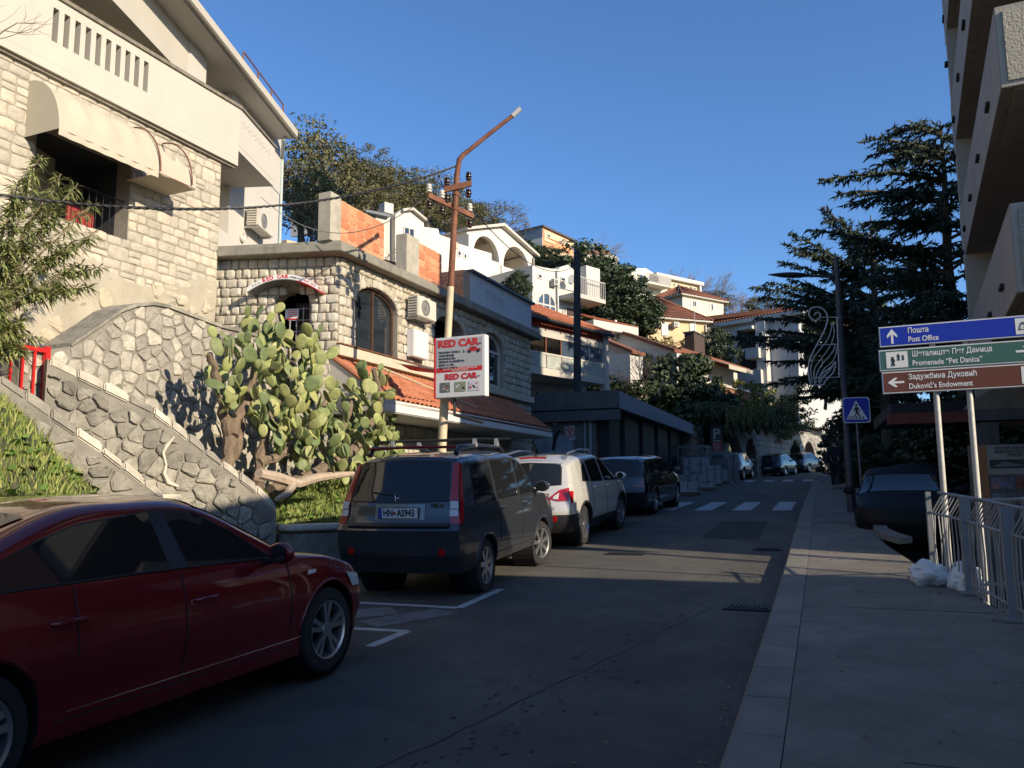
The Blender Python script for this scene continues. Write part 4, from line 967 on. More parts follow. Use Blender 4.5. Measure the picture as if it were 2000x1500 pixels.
FX=Fr((XG-.3,yA+1.5,0),(1,0,0)); FX=Fr((XG-.498,26,0),(0,1,0)); c=FX.uv(1204,871); b=MB()
FX.prism(b,[(c[0]+.11*math.cos(a*.4)*.85,c[1]+.13*math.sin(a*.4)) for a in range(16)],.0,.006); b.build('pale_face',mat('stencil',(.12,.12,.12),.8,var=.3,scale=14),po)
b=MB()
for dx,dz in ((-.04,.03),(.04,.03),(0,-.05)): FX.box(b,c[0]+dx-.02,c[0]+dx+.02,c[1]+dz-.012,c[1]+dz+.012,.006,.01)
b.build('dark_feature',m_black,po)
# rubble wall section right of the garage
T2=thing('garden_retaining_wall','dark rubble wall between the garage and the parking sign','wall',(-6.4,45,2)); F2=Fr((-6.5,43.7,0),(.05,1,0))
b=MB(); F2.box(b,0,3.2,1.5,5.2,-.6,0); b.build('wall_core',m_rubm,T2); rubble(F2,[(0,1.6),(3.2,1.6),(3.2,5.1),(0,5.2)],.42,T2,m_rubd,seed=71,proud=.07)
# parking sign
t=thing('parking_sign','tall dark parking sign with white letter P and red text panel','sign',at(1404,930,44.5)); FPk=Fr(at(1391,945,44.5),-hdir(-4000)); q=lambda px,py:FPk.uv(px,py)
b=MB(); x1=q(1413,900)[0]; zt=q(1400,812)[1]; FPk.box(b,0,x1,0,zt,-.15,0); b.build('sign_box',mat('sign_dark',(.02,.022,.026),.5,var=0),t)
b=MB(); text(b,'P',FPk.p(0,0,0),FPk.U,FPk.V,x1*.5,q(1400,848)[1],.75,.03,off=.006,m=0); FPk.box(b,x1*.25,x1*.75,q(1400,862)[1],q(1400,860)[1],0,.004,0)
FPk.box(b,x1*.15,x1*.9,q(1400,883)[1],q(1400,863)[1],0,.005,1)
for k in range(7): FPk.box(b,x1*.2,x1*(.65+.2*random.random()),q(1400,882)[1]+k*.072,q(1400,882)[1]+k*.072+.02,.005,.008,0)
b.build('sign_print',[mat('dim_white',(.45,.45,.45),.6,var=0),mat('dim_red',(.40,.05,.05),.6,var=0)],t)
# arcade wall
A0=at(1414,900,46.5); A1=at(1500,900,55.5); A2=at(1600,900,66); A3=at(1665,900,80)
pts=[Vector((A.x,A.y,0)) for A in (A0,A1,A2,A3)]
AR=thing('arcade_wall','long stone arcade wall with pointed dark arches beside the bending street','wall',pts[0])
spec=[[(1436,15),(1466,12)],[(1554,14),(1581,13),(1612,15)],[(1652,9)]]
mAr=mat('arcade_stone',(.30,.29,.26),.9,var=.2,scale=3,bump=.5,rnd=.18,stain=.4,stc=(.14,.13,.12))
segs=[(pts[0],pts[1],spec[0]),(pts[1],pts[2],spec[1]),(pts[2],pts[3],spec[2])]
for si,(a,c,sp) in enumerate(segs):
    F=Fr((a.x,a.y,0),(c-a)); L=(c-a).length; gz=rz(a.y); ops=[]
    for (px,hw) in sp:
        u=F.uv(px,900)[0]; h=abs(F.uv(px+hw,900)[0]-F.uv(px-hw,900)[0])/2
        if u-h<.1 or u+h>L-.1: u=min(max(u,h+.15),L-h-.15)
        zb=rz(F.p(u,0).y)
        top=F.uv(px,850 if px<1450 else 857 if px<1500 else 863)[1]; ops.append((u-h,u+h,zb-.5,top-h*1.1,h*1.1))
    tz=[6.2,6.4,7.2][si]
    b=MB(); wall_open(b,F,0,L,gz-1,tz,ops,-.6,0); b.build('wall_core',mat('arcade_core',(.20,.19,.17),.9,var=.2),AR)
    ashlar(F,0,L,gz-.2,tz,(.33,.38),(.45,.8),AR,'a',mAr,inside=lambda u,v,o=ops:any(arch_in(x0,x1,z0,s,r,.0)(u,v) for x0,x1,z0,s,r in o),seed=80+si,gap=.03,proud=.05,limit=95)
    for x0,x1,z0,s,r in ops:
        voussoirs(F,x0,x1,s,r,AR,'a',mAr,n=9,th=.25,proud=.08)
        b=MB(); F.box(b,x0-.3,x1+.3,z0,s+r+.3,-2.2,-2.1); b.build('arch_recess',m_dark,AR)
# houses behind the arcade's far end
# ------------------------------------------------------------------ houses on the hillside
def house(name,label,px,py,D,vp,poly,depth,mt,cat='house',roof=None):
    """front wall through a point; outline measured on that vertical plane; real depth behind it"""
    O=at(px,py,D); U=hdir(vp); F=Fr((O.x,O.y,0),U)
    if F.N.dot(CAM-O)<0: F=Fr((O.x,O.y,0),-U)
    t=thing(name,label,cat,F.p(0,O.z-2,0)); P=[F.uv(*q) for q in poly]
    b=MB(); F.prism(b,P,-depth,0); b.build('wall',mt,t); return t,F
def hip(t,F,u0,u1,z,dep,h,mt,ov=.4,n=12,r=6,ridge=.3,name='roof',gable=False,z1=None):
    u0-=ov;u1+=ov; a=ov;bk=-dep-ov; e=(a-bk)/2*(0 if gable else .95); mid=(a+bk)/2; z1=z if z1 is None else z1
    A,B,C,D_=F.p(u0,z,a),F.p(u1,z1,a),F.p(u1,z1,bk),F.p(u0,z,bk); R0=F.p(u0+e,z+h,mid);R1=F.p(max(u1-e,u0+e+.05),z1+h,mid)
    base=MB(); base.prism([A,B,C,D_],(0,0,-.12)); base.build('eave',m_white,t)
    nc=max(6,int((u1-u0)/.36))
    def tri(P0,P1,Q1,Q0): 
        return (P0,P1,Q1,Q0)
    b=MB(); k=0
    for quad,w in (((A,B,R1,R0),u1-u0),((B,C,R1,R1),a-bk),((C,D_,R0,R1),u1-u0),((D_,A,R0,R0),a-bk)):
        if gable and k%2: b.prism([quad[0],quad[1],quad[2]],(0,0,-.01)); k+=1; continue
        ncol=max(5,int(w/.4)); P00,P10,P11,P01=quad; N=(P10-P00).cross((P01+P11)/2-P00).normalized(); N=N if N.z>0 else -N; sg=4; nr=r
        for rr in range(nr):
            V=[]
            for ee,tt in ((0,rr/nr),(1,(rr+1)/nr)):
                X=P00.lerp(P01,tt);Y=P10.lerp(P11,tt)
                for i in range(ncol*sg+1):
                    q=X.lerp(Y,i/(ncol*sg)); V.append(q+N*(.04*(1+math.sin(i/sg*2*math.pi))+(.03 if ee==0 else 0)+.012*noise.noise((i*.5,rr,1))))
            m=ncol*sg+1; b.add(V,[(i,i+1,m+i+1,m+i) for i in range(m-1)])
        k+=1
    ro=b.build(name,mt,t,fix=False)
    rb=MB(); 
    for p,q in ((R0,R1),(A,R0),(B,R1)): rb.tube([p+Vector((0,0,.08)),q+Vector((0,0,.08))],.11,6)
    rb.build('ridge_tiles',mt,t); return ro
def W(t,F,pa,pb,mf=None,mull=1,sh=None,mg=None,arch=0,sill=None,n=0,trans=0):
    a=F.uv(*pa);c=F.uv(*pb); u0,u1=sorted((a[0],c[0])); v0,v1=sorted((a[1],c[1]))
    w=window(F,t,u0,u1,v0,v1-arch,mf or m_white2,mull=mull,fw=.07,mg=mg,arch=arch,n=n,trans=trans,sill=sill)
    if sh:
        for s in (0,1):
            b=MB(); x=(u0-.02-(u1-u0)*.5,u0-.02) if s==0 else (u1+.02,u1+.02+(u1-u0)*.5); F.box(b,x[0],x[1],v0,v1,.01,.05)
            for k in range(8): F.box(b,x[0]+.05,x[1]-.05,v0+(v1-v0)*(k+.6)/8.4,v0+(v1-v0)*(k+.6)/8.4+.03,.051,.07)
            b.build('shutter',sh,t)
    return w
m_off=mat('offwhite_wall',(.58,.535,.45),.85,var=.06,scale=1,stain=.25,stc=(.42,.38,.32))
m_pale=mat('pale_wall',(.61,.57,.485),.85,var=.05,scale=1,stain=.18,stc=(.45,.42,.36))
m_shw=mat('shutter_white',(.62,.62,.58),.6,var=.04)
# white gabled house behind the brick panels
t,F=house('white_hill_house','white house with small gable and barred window, left on the hillside',772,500,46,2800,[(772,600),(772,420),(785,408),(803,409),(828,430),(828,443),(856,447),(858,458),(885,470),(885,640)],7,m_pale)
b=MB(); F.box(b,F.uv(740,500)[0],F.uv(768,500)[0],F.uv(760,600)[1],F.uv(760,416)[1],-6,-.4); b.build('side_wing',m_off,t)
b=MB(); F.prism(b,[F.uv(p,q) for p,q in ((783,409),(803,407),(829,429),(829,433),(803,412),(783,414))],-3,.25); b.build('gable_roof',m_white,t)
W(t,F,(788,442),(809,470)); b=MB()
q=F.uv(766,412); F.box(b,q[0]-.25,q[0]+.35,q[1],q[1]+.6,-1,-.4); b.build('chimney',m_white2,t)
W(t,F,(786,505),(794,540),mull=0)
b=MB(); F.prism(b,[F.uv(p,q) for p,q in ((705,405),(764,418),(764,423),(705,410))],-5,-.1); b.build('flat_roof_edge',mat('slate_grey',(.14,.16,.18),.7),t)
b=MB(); F.prism(b,[F.uv(p,q,-.4) for p,q in ((700,412),(764,424),(764,620),(700,600))],-4,-.45); b.build('side_wing',mat('grey_wing',(.34,.36,.38),.85),t)
t,F=house('long_white_house','long low white house wall between the small gable and the arched balconies',856,520,50,2200,[(840,640),(840,452),(880,466),(885,473),(960,495),(960,640)],6,m_pale)
b=MB(); F.box(b,F.uv(866,470)[0],F.uv(890,470)[0],F.uv(870,480)[1],F.uv(870,468)[1],.02,.2); b.build('peach_band',mat('peach',(.66,.42,.28),.8,var=.05),t)
ac_unit(F,F.uv(858,495)[0],F.uv(868,495)[0],F.uv(860,500)[1],F.uv(860,486)[1],.02,'old air conditioner on the long white house wall')
W(t,F,(864,472),(870,486),mull=0); W(t,F,(893,488),(900,502),mull=0); W(t,F,(905,494),(911,507),mull=0)
# arcaded balcony house
D=54; VP=2300
O=at(915,460,D); F=Fr((O.x,O.y,0),hdir(VP)); t=thing('arched_balcony_house','cream gabled house with two tall arched loggias on the hillside','house',F.p(0,8,0))
uv=lambda a,b_: F.uv(a,b_)
uL=uv(912,500)[0]; uR=uv(1041,540)[0]; uP=uv(979,480)[0]; zP=uv(979,443)[1]; zL=uv(912,452)[1]; zR=uv(1041,500)[1]
a1=(uv(924,500)[0],uv(975,500)[0]); a2=(uv(983,520)[0],uv(1034,540)[0]); zb1=uv(950,505)[1]; 
s1=uv(950,490)[1]+.2; t1=uv(948,461)[1]; t2=uv(1008,482)[1]
zmn=uv(912,640)[1]-2
def gz(u): return zL+(zP-zL)*(u-uL)/(uP-uL) if u<uP else zP+(zR-zP)*(u-uP)/(uR-uP)
b=MB()
N=12; edges=[(uL,a1[0]),(a1[1],a2[0]),(a2[1],uR)]
for x0,x1 in edges: F.prism(b,[(x0,zmn),(x1,zmn),(x1,gz(x1)),(x0,gz(x0))],-.3,0)
for (x0,x1),tp in ((a1,t1),(a2,t2)):
    zb=zb1 if x0==a1[0] else zb1-.15; F.box(b,x0,x1,zmn,zb,-.3,0); c=(x0+x1)/2; h=(x1-x0)/2; sp=tp-h*1.15; 
    for i in range(N):
        xa=c-h*math.cos(math.pi*i/N); xb=c-h*math.cos(math.pi*(i+1)/N); za=sp+(tp-sp)*math.sin(math.pi*i/N); zc=sp+(tp-sp)*math.sin(math.pi*(i+1)/N)
        ks=sorted([xa,xb]+([uP] if xa<uP<xb else []))
        F.prism(b,[(xa,za),(xb,zc)]+[(k,gz(k)) for k in reversed(ks)],-.3,0)
b.build('arcade_front',m_pale,t)
b=MB(); F.prism(b,[(uL,zmn),(uR,zmn),(uR,zR-.1),(uP,zP-.1),(uL,zL-.1)],-8,-2.4); b.build('back_wall',mat('pink_render',(.60,.50,.44),.85,var=.05),t)
b=MB(); F.box(b,uL,uL+.25,zb1-.1,zL,-2.4,-.31); F.box(b,uR-.25,uR,zmn,zR,-2.4,-.31); F.box(b,(a1[1]+a2[0])/2-.1,(a1[1]+a2[0])/2+.1,zmn,zP-1,-2.4,-.31); F.box(b,uL,uR,zb1-.3,zb1-.02,-2.4,-.31); b.build('partition_wall',m_pale,t)
b=MB(); F.prism(b,[(uL-.3,zL),(uP,zP),(uR+.4,zR-.05),(uR+.4,zR+.12),(uP,zP+.2),(uL-.3,zL+.16)],-8.2,.35); b.build('roof_slab',m_white,t)
b=MB(); F.box(b,uL-.0,uL+.14,zmn,zL-.2,0,.15); F.box(b,(a1[1]+a2[0])/2-.1,(a1[1]+a2[0])/2+.1,zmn,sp,0,.12); b.build('pilaster',m_white2,t)
b=MB(); b.tube([F.p(uR-.05,zmn,.1),F.p(uR-.05,zR-.2,.1)],.09,6); b.build('drainpipe',mat('dk_pipe',(.2,.18,.16),.6),t)
b=MB(); F.prism(b,[(uL-6,zmn),(uL,zmn),(uL,zL-2.2),(uL-6,zL-1.6)],-3,-.3); F.prism(b,[(uL-4.5,zL-2.4),(uL-.01,zL-2.4),(uL-.01,zL-.6),(uL-4.5,zL-1.3)],-6,-2.5);b.build('side_terrace',m_off,t)
# peach brick house on the ridge
t,F=house('ridge_house','orange and white block house with grey end wall on the hill ridge',1060,480,108,2168,[(1060,560),(1060,444),(1120,472),(1120,520)],7,mat('peach_brick',(.62,.27,.13),.85,var=.12,scale=3))
Z=lambda p:F.uv(*p)
b=MB(); F.prism(b,[Z((1062,449)),Z((1121,475)),Z((1121,484)),Z((1062,462))],.02,.12); F.prism(b,[Z((1062,470)),Z((1085,478)),Z((1085,476)),Z((1062,462))],.02,.1); F.prism(b,[Z((1062,483)),Z((1120,497)),Z((1120,500)),Z((1062,500))],.02,.1); b.build('peach_band',mat('pale_orange',(.68,.47,.30),.85),t)
for p,q in (((1067,457),(1073,465)),((1090,469),(1095,476)),((1098,471),(1101,479)),((1103,473),(1107,481)),((1112,480),(1115,488)),((1117,480),(1120,488))): W(t,F,p,q,mg=m_glass,mull=0,n=.13)
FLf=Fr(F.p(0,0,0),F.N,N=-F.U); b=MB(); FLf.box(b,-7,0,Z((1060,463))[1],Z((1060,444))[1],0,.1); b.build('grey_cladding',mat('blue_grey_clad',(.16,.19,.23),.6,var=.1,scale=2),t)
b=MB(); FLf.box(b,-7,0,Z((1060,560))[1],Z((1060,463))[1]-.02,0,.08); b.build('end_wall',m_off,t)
b=MB(); F.box(b,-.2,F.uv(1121,475)[0]+.2,Z((1060,444))[1],Z((1060,444))[1]+.25,-7.3,.3); b.build('flat_roof',mat('dk_roof',(.08,.08,.09),.7),t)
# white houses at the far ridge
t,F=house('far_gabled_house','distant cream house with two small gables on the ridge',1150,530,130,2300,[(1134,600),(1134,492),(1178,498),(1184,490),(1190,498),(1200,498),(1208,505),(1208,514),(1215,522),(1215,600)],9,m_off)
for p,q in (((1186,505),(1189,511)),((1194,504),(1197,510)),((1150,506),(1156,513))): W(t,F,p,q,mull=0)
b=MB(); F.prism(b,[F.uv(*p) for p in ((1140,489),(1182,489),(1190,497),(1134,495))],-9,.4); b.build('roof',m_tiled,t)
# grey end house + long white house with balconies
t,F=house('grey_end_house','white house with shaded grey gable end and long iron balcony',1240,560,96,3200,[(1231,640),(1231,528),(1246,524),(1262,524),(1284,538),(1320,548),(1320,640)],6,m_pale)
FE=Fr(F.p(F.uv(1231,560)[0],0,0),F.N,N=-F.U)
uc=F.uv(1231,560)[0]
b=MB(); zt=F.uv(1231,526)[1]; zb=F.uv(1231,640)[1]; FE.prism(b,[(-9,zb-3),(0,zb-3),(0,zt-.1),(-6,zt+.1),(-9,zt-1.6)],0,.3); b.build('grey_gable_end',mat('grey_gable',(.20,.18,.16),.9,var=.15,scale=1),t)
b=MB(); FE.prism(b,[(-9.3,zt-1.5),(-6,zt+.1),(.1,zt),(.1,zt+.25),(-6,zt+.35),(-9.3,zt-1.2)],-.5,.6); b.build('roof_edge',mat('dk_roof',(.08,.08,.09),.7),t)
b=MB(); q=F.uv(1245,555); q2=F.uv(1292,564); F.box(b,q[0],q2[0],q[1]-.2,q[1],0,1.6); b.build('balcony_slab',m_white,t)
b=MB(); 
for k in range(26): u=q[0]+(q2[0]-q[0])*k/25; F.box(b,u-.02,u+.02,q[1],q[1]+1,1.54,1.58)
F.box(b,q[0],q2[0],q[1]+1,q[1]+1.06,1.52,1.6); b.build('balcony_rail',mat('pale_rail',(.45,.43,.38),.6,var=0),t)
b=MB(); F.box(b,q[0]+2,q2[0],q[1]+.05,q[1]+.95,1.50,1.53); b.build('balcony_panel',m_white2,t)
for p,qq in (((1248,535),(1262,552)),((1293,543),(1299,552))): W(t,F,p,qq)
ac_unit(F,F.uv(1255,563)[0],F.uv(1262,563)[0],F.uv(1255,566)[1],F.uv(1255,559)[1],.02,'white air conditioner under the long hillside balcony')
t,F=house('yellow_flat_house','pale yellow flat roofed house with row of dark windows on the ridge',1330,560,100,3200,[(1311,640),(1311,547),(1365,560),(1365,640)],6,mat('yellow_render',(.62,.50,.28),.85,var=.04))
b=MB(); q=F.uv(1311,546); q2=F.uv(1366,556); F.box(b,q[0]-3,q2[0]+.3,q[1]-.1,q[1]+.35,-6,.5); b.build('white_eave',m_white2,t)
for p,qq in (((1314,553),(1319,560)),((1322,554),(1328,561)),((1338,558),(1343,563)),((1346,559),(1352,566)),((1354,561),(1359,567))): W(t,F,p,qq,mf=m_white2,mg=m_glassb,mull=0)
b=MB(); F.box(b,F.uv(1363,580)[0],F.uv(1366,580)[0],F.uv(1363,590)[1],q[1],0,.4); b.build('white_corner',m_white2,t)
# cream house with red hip roof, shutters
m_crm=mat('cream_wall',(.66,.58,.43),.88,var=.07,scale=.8,stain=.25,stc=(.40,.36,.28))
t,F=house('shuttered_house','cream two storey house with red hip roof and pale shutters, upper of two',1333,620,84,3340,[(1333,640),(1333,575),(1413,590),(1413,640)],7.5,m_crm)
zE_=F.uv(1333,575)[1]; hip(t,F,0,F.uv(1413,590)[0],zE_,7.5,2.1,m_tiled)
W(t,F,(1352,587),(1360,600),sh=m_shw); W(t,F,(1388,593),(1393,607),sh=m_shw,mull=0)
# yellow house
m_yel=mat('apricot_wall',(.68,.47,.26),.85,var=.04,scale=1)
t,F=house('apricot_house','apricot house with red hip roof, white shutters and bushes in front',1265,650,68,5000,[(1265,700),(1265,619),(1380,627),(1380,700)],7.0,m_yel)
zE_=F.uv(1265,619)[1]; hip(t,F,0,F.uv(1380,630)[0],zE_,7,2.6,m_tiled,n=14,r=8)
for (p,q) in (((1291,629),(1305,656)),((1346,631),(1359,652))):
    a=F.uv(*p);c=F.uv(*q); b=MB(); F.box(b,a[0],c[0],c[1],a[1],.01,.06)
    for k in range(12): F.box(b,a[0]+.06,(a[0]+c[0])/2-.04,c[1]+(a[1]-c[1])*(k+.4)/12.5,c[1]+(a[1]-c[1])*(k+.4)/12.5+.05,.061,.08); F.box(b,(a[0]+c[0])/2+.04,c[0]-.06,c[1]+(a[1]-c[1])*(k+.4)/12.5,c[1]+(a[1]-c[1])*(k+.4)/12.5+.05,.061,.08)
    b.build('shutter',m_shw,t)
ac_unit(F,F.uv(1309,630)[0],F.uv(1319,630)[0],F.uv(1310,640)[1],F.uv(1310,631)[1],.02,'boxy air conditioner between white shutters on the apricot house',dep=.5)
b=MB(); b.tube([F.p(F.uv(1377,640)[0],F.uv(1377,675)[1],.1),F.p(F.uv(1377,640)[0],zE_-.3,.1)],.07,6); b.build('drainpipe',m_off,t)
FEy=Fr(F.p(0,0,0),F.N,N=-F.U); b=MB(); FEy.box(b,-7,0,zE_-3.8,zE_,0,.08); b.build('end_wall',mat('apricot_shade_wall',(.36,.29,.22),.9),t)  # browner and darker than the front: shade painted into the end wall
b=MB(); q=F.uv(1400,640); F.prism(b,[F.uv(*p) for p in ((1381,636),(1398,638),(1398,690),(1381,690))],-5,-.5); b.build('stone_annex',m_rub,t)
# chimney near the apricot house
t=thing('roof_chimney','dark brown square chimney with antenna on the long white house roof','chimney',at(1367,700,57)); Fc=Fr(at(1357,700,57),hdir(2080)); b=MB(); c=Fc.uv(1377,690); tz=Fc.uv(1367,654)[1]; Fc.box(b,0,c[0],-.5,tz,-.7,0); b.build('chimney_stack',mat('dk_brown',(.07,.045,.035),.9,var=.2),t)
b=MB(); Fc.box(b,-.08,c[0]+.08,tz,tz+.1,-.78,.08); b.build('chimney_cap',m_slabd,t)
b=MB(); p=Fc.p(c[0]/2,tz,-.3); b.tube([p,p+Vector((0,0,2.0))],.025,5); b.build('antenna_mast',m_grey,t)
# white house with arched window and gable (centre)
t,F=house('arched_window_house','white rendered house with large arched window and iron balcony, centre of the hillside',1040,560,47,2600,[(1040,680),(1040,517),(1060,522),(1090,527),(1096,521),(1109,517),(1124,530),(1124,680)],7,m_pale)
aw0=F.uv(1048,594);aw1=F.uv(1085,594); window(F,t,aw0[0],aw1[0],F.uv(1066,606)[1]-.4,F.uv(1066,596)[1],m_white2,arch=F.uv(1066,571)[1]-F.uv(1066,596)[1],mull=2,fw=.1,mg=m_glassb,trans=1)
ac_unit(F,F.uv(1073,548)[0],F.uv(1083,548)[0],F.uv(1078,559)[1],F.uv(1078,547)[1],.02,'white air conditioner above the large arched window')
b=MB(); b.tube([F.p(F.uv(1087,600)[0],F.uv(1087,620)[1],.1),F.p(F.uv(1087,600)[0],F.uv(1087,530)[1],.1)],.08,6); b.build('drainpipe',m_grey,t)
q0=F.uv(1090,578);q1=F.uv(1130,590); b=MB(); F.box(b,q0[0],q1[0]+1.0,q0[1]-.25,q0[1],0,1.3); b.build('balcony_slab',m_white,t)
b=MB()
for k in range(18): u=q0[0]+(q1[0]+1-q0[0])*k/17; F.box(b,u-.015,u+.015,q0[1],q0[1]+1,1.25,1.28)
F.box(b,q0[0],q1[0]+1,q0[1]+1,q0[1]+1.05,1.24,1.29); b.build('balcony_rail',mat('pale_rail',(.45,.43,.38),.6,var=0),t)
b=MB(); F.box(b,q1[0]-.3,q1[0]+1,q0[1],q0[1]+2.0,.0,.9); b.build('balcony_bay',m_white2,t)
W(t,F,(1098,598),(1106,612)); b=MB(); F.box(b,F.uv(1107,600)[0],F.uv(1120,600)[0],F.uv(1107,615)[1],F.uv(1107,601)[1],.01,.05); b.build('shutter',m_dwood,t)
W(t,F,(1094,540),(1104,552),mull=0); W(t,F,(1050,534),(1058,546),mull=0); W(t,F,(1112,545),(1118,556),mull=0)
b=MB(); p=F.p(F.uv(1100,545)[0],F.uv(1100,548)[1],.5); b.lathe([(.0,0),(.2,.05),(.3,.14)],p,axis=(-F.N+Vector((0,0,.4))).normalized()*-1,n=12); b.build('satellite_dish',m_grey,t)
# verandah house with red roof (near centre)
VPv=2450; O=at(1036,700,31); F=Fr((O.x,O.y,0),hdir(VPv)); t=thing('verandah_house','house with red tiled roof and glazed green verandah panels behind the office','house',F.p(0,5,0)); uv=lambda a,b_,n=0:F.uv(a,b_,n)
ue=uv(1178,700)[0]; f0=uv(1036,621)[1]; b=MB(); F.box(b,-4,ue,3,uv(1036,655)[1]+.8,-8,-1.6); b.build('wall',mat('ver_wall',(.55,.50,.42),.85,var=.08,stain=.3,stc=(.3,.28,.24)),t)
zr0=uv(1036,621)[1]; b=MB(); F.box(b,-4,ue,zr0-.28,zr0-.02,-1.6,0); b.build('red_beam',mat('red_beam',(.42,.09,.05),.7,var=.2,stain=.4,stc=(.2,.12,.1)),t)
zt1=uv(1036,634)[1]; zt2=uv(1036,641)[1]; zbm=uv(1036,651)[1]
b=MB(); F.box(b,-4,ue,zbm-.02,zt2+.02,-1.5,.02); b.build('cream_beam',m_white,t)
for k in range(6):
    u0=-.9+k*(ue+.9)/6; u1=u0+(ue+.9)/6-.06
    b=MB(); F.box(b,u0,u1,zt2+.03,zr0-.29,-.06,-.03); b.build('clerestory_pane',mat('milky_pane',(.36,.38,.38),.25,var=.1,scale=1.2),t)
    b=MB(); F.box(b,u1,u1+.06,uv(1036,700)[1]-.3,zr0-.29,-.07,.0); b.build('verandah_post',m_rust if k<3 else m_grey,t)
zp1=uv(1036,687)[1]; zp0=uv(1036,713)[1]
for k in range(6):
    u0=-.9+k*(ue+.9)/6; u1=u0+(ue+.9)/6-.06; b=MB(); F.box(b,u0,u1,zp0,zp1,.0,.02); b.build('balcony_pane',mat('frost_pane',(.40,.42,.38),.2,var=.25,scale=1.5),t)
    if k>2: b=MB(); F.box(b,u0,u1,zp1+.1,zbm-.05,-.05,-.03); b.build('verandah_pane',m_glassb,t)
b=MB(); F.box(b,-4,ue,zp0-.3,zp0-.02,-1.6,.05); b.build('balcony_slab',m_white,t); b=MB(); F.box(b,-.9,ue,zp1+.0,zp1+.07,-.02,.04); b.build('balcony_rail',m_white,t)
b=MB(); F.box(b,ue,ue+.28,3,zr0-.02,-.2,.1); b.build('corner_post',m_white,t)
for p,q in (((1052,661),(1072,690)),((1078,664),(1100,692))): W(t,F,p,q,mf=m_dwood,n=-1.58)
for p,q in (((1053,745),(1072,780)),((1103,755),(1120,780))): W(t,F,p,q,mf=m_white2,n=-1.58)
A,B=F.p(-4,zr0,.35),F.p(ue+.3,zr0,.35); C,D_=F.p(ue-3.0,zr0+2.3,-4.2),F.p(-4,zr0+2.3,-4.2)
barrel('roof_tiles',A,B,C,D_,48,13,m_tile,t,h=.07,step=.03); b=MB(); b.tube([B,C],.1,6); b.build('hip_tiles',m_tile,t); b=MB(); b.tube([F.p(-4,zr0-.05,.38),F.p(ue+.3,zr0-.05,.38)],.07,6); b.build('gutter',m_black,t)
barrel('roof_tiles',B,F.p(ue+.3,zr0,-8),C+Vector((0,0,.0)),C,20,10,m_tiled,t,h=.06)
# red roof house (right of dark pole)
t,F=house('eaved_house','white house with low red roof and deep eaves right of the wooden pole',1141,640,50,2900,[(1141,700),(1141,632),(1205,648),(1205,700)],7,m_pale)
A,B=F.p(0,F.uv(1141,628)[1],.8),F.p(F.uv(1228,640)[0],F.uv(1141,628)[1],.8); barrel('roof_tiles',A,B,F.p(F.uv(1228,640)[0]-2.6,F.uv(1141,617)[1]+1.0,-3),F.p(0,F.uv(1141,617)[1]+1.0,-3),34,7,m_tile,t,h=.07)
b=MB(); b.prism([A,B,F.p(F.uv(1205,640)[0],A.z,-.2),F.p(0,A.z,-.2)],(0,0,-.5)); b.build('eave_fascia',m_white2,t)
W(t,F,(1190,655),(1196,668),mull=0); W(t,F,(1160,648),(1172,658),mull=1)
# long low gabled white house
t,F=house('long_gable_house','long white house whose red verge slopes down the hill to a cream awning',1187,700,52,-700,[(1186,700),(1200,652),(1210,646),(1322,682),(1322,800),(1186,800)],.5,mat('white_in_shade',(.60,.58,.55),.85,var=.05,stain=.15,stc=(.4,.38,.35)))  # cooler white than the lit side, with the gable's shade in the colour
b=MB(); P=[(1197,652),(1206,643),(1323,682),(1323,689),(1207,650),(1198,657)]; F.prism(b,[F.uv(*p) for p in P],-.5,.3); b.build('verge_tiles',m_tiled,t)
b=MB(); F.box(b,F.uv(1206,640)[0]-.08,F.uv(1206,640)[0]+.05,F.uv(1206,664)[1],F.uv(1206,626)[1],.1,.3); b.build('vent_pipe',m_off,t)
t,F=house('low_white_house','low white house with tiled eave and cream awning right of the big bush',1318,720,50.5,2350,[(1318,820),(1318,690),(1440,722),(1440,820)],6,m_pale)
b=MB(); F.prism(b,[F.uv(*p) for p in ((1316,680),(1452,722),(1452,727),(1316,689))],-5.5,.5); b.build('eave_tiles',m_tiled,t)
a=F.uv(1392,700,.4);c=F.uv(1443,722,.4); b=MB(); 
b.prism([F.p(a[0],F.uv(1392,704)[1],.05),F.p(c[0],F.uv(1392,704)[1]-.0,.05),F.p(c[0],F.uv(1392,704)[1]-.55,1.5),F.p(a[0],F.uv(1392,704)[1]-.55,1.5)],(0,0,.03)); b.prism([F.p(a[0],F.uv(1392,704)[1]-.55,1.5),F.p(c[0],F.uv(1392,704)[1]-.55,1.5),F.p(c[0],F.uv(1392,704)[1]-.8,1.5),F.p(a[0],F.uv(1392,704)[1]-.8,1.5)],F.N*.02); b.build('awning',m_canvas,t)
W(t,F,(1395,735),(1410,760),mull=1); W(t,F,(1335,712),(1345,728),mull=0); W(t,F,(1365,720),(1375,736),mull=0)
b=MB(); b.tube([F.p(F.uv(1319,700)[0],5,.1),F.p(F.uv(1319,700)[0],F.uv(1319,690)[1],.1)],.06,6); b.build('drainpipe',m_dwood,t)
t,F=house('brick_garden_wall','brown brick garden wall with white coping below the low white house',1420,770,54,2350,[(1416,800),(1416,756),(1463,768),(1463,800)],.3,mat('red_wall',(.22,.10,.06),.9,var=.2,scale=3),cat='wall')
b=MB(); F.prism(b,[F.uv(*p) for p in ((1415,752),(1465,764),(1465,768),(1415,756))],-.4,.1); b.build('wall_coping',m_white,t)
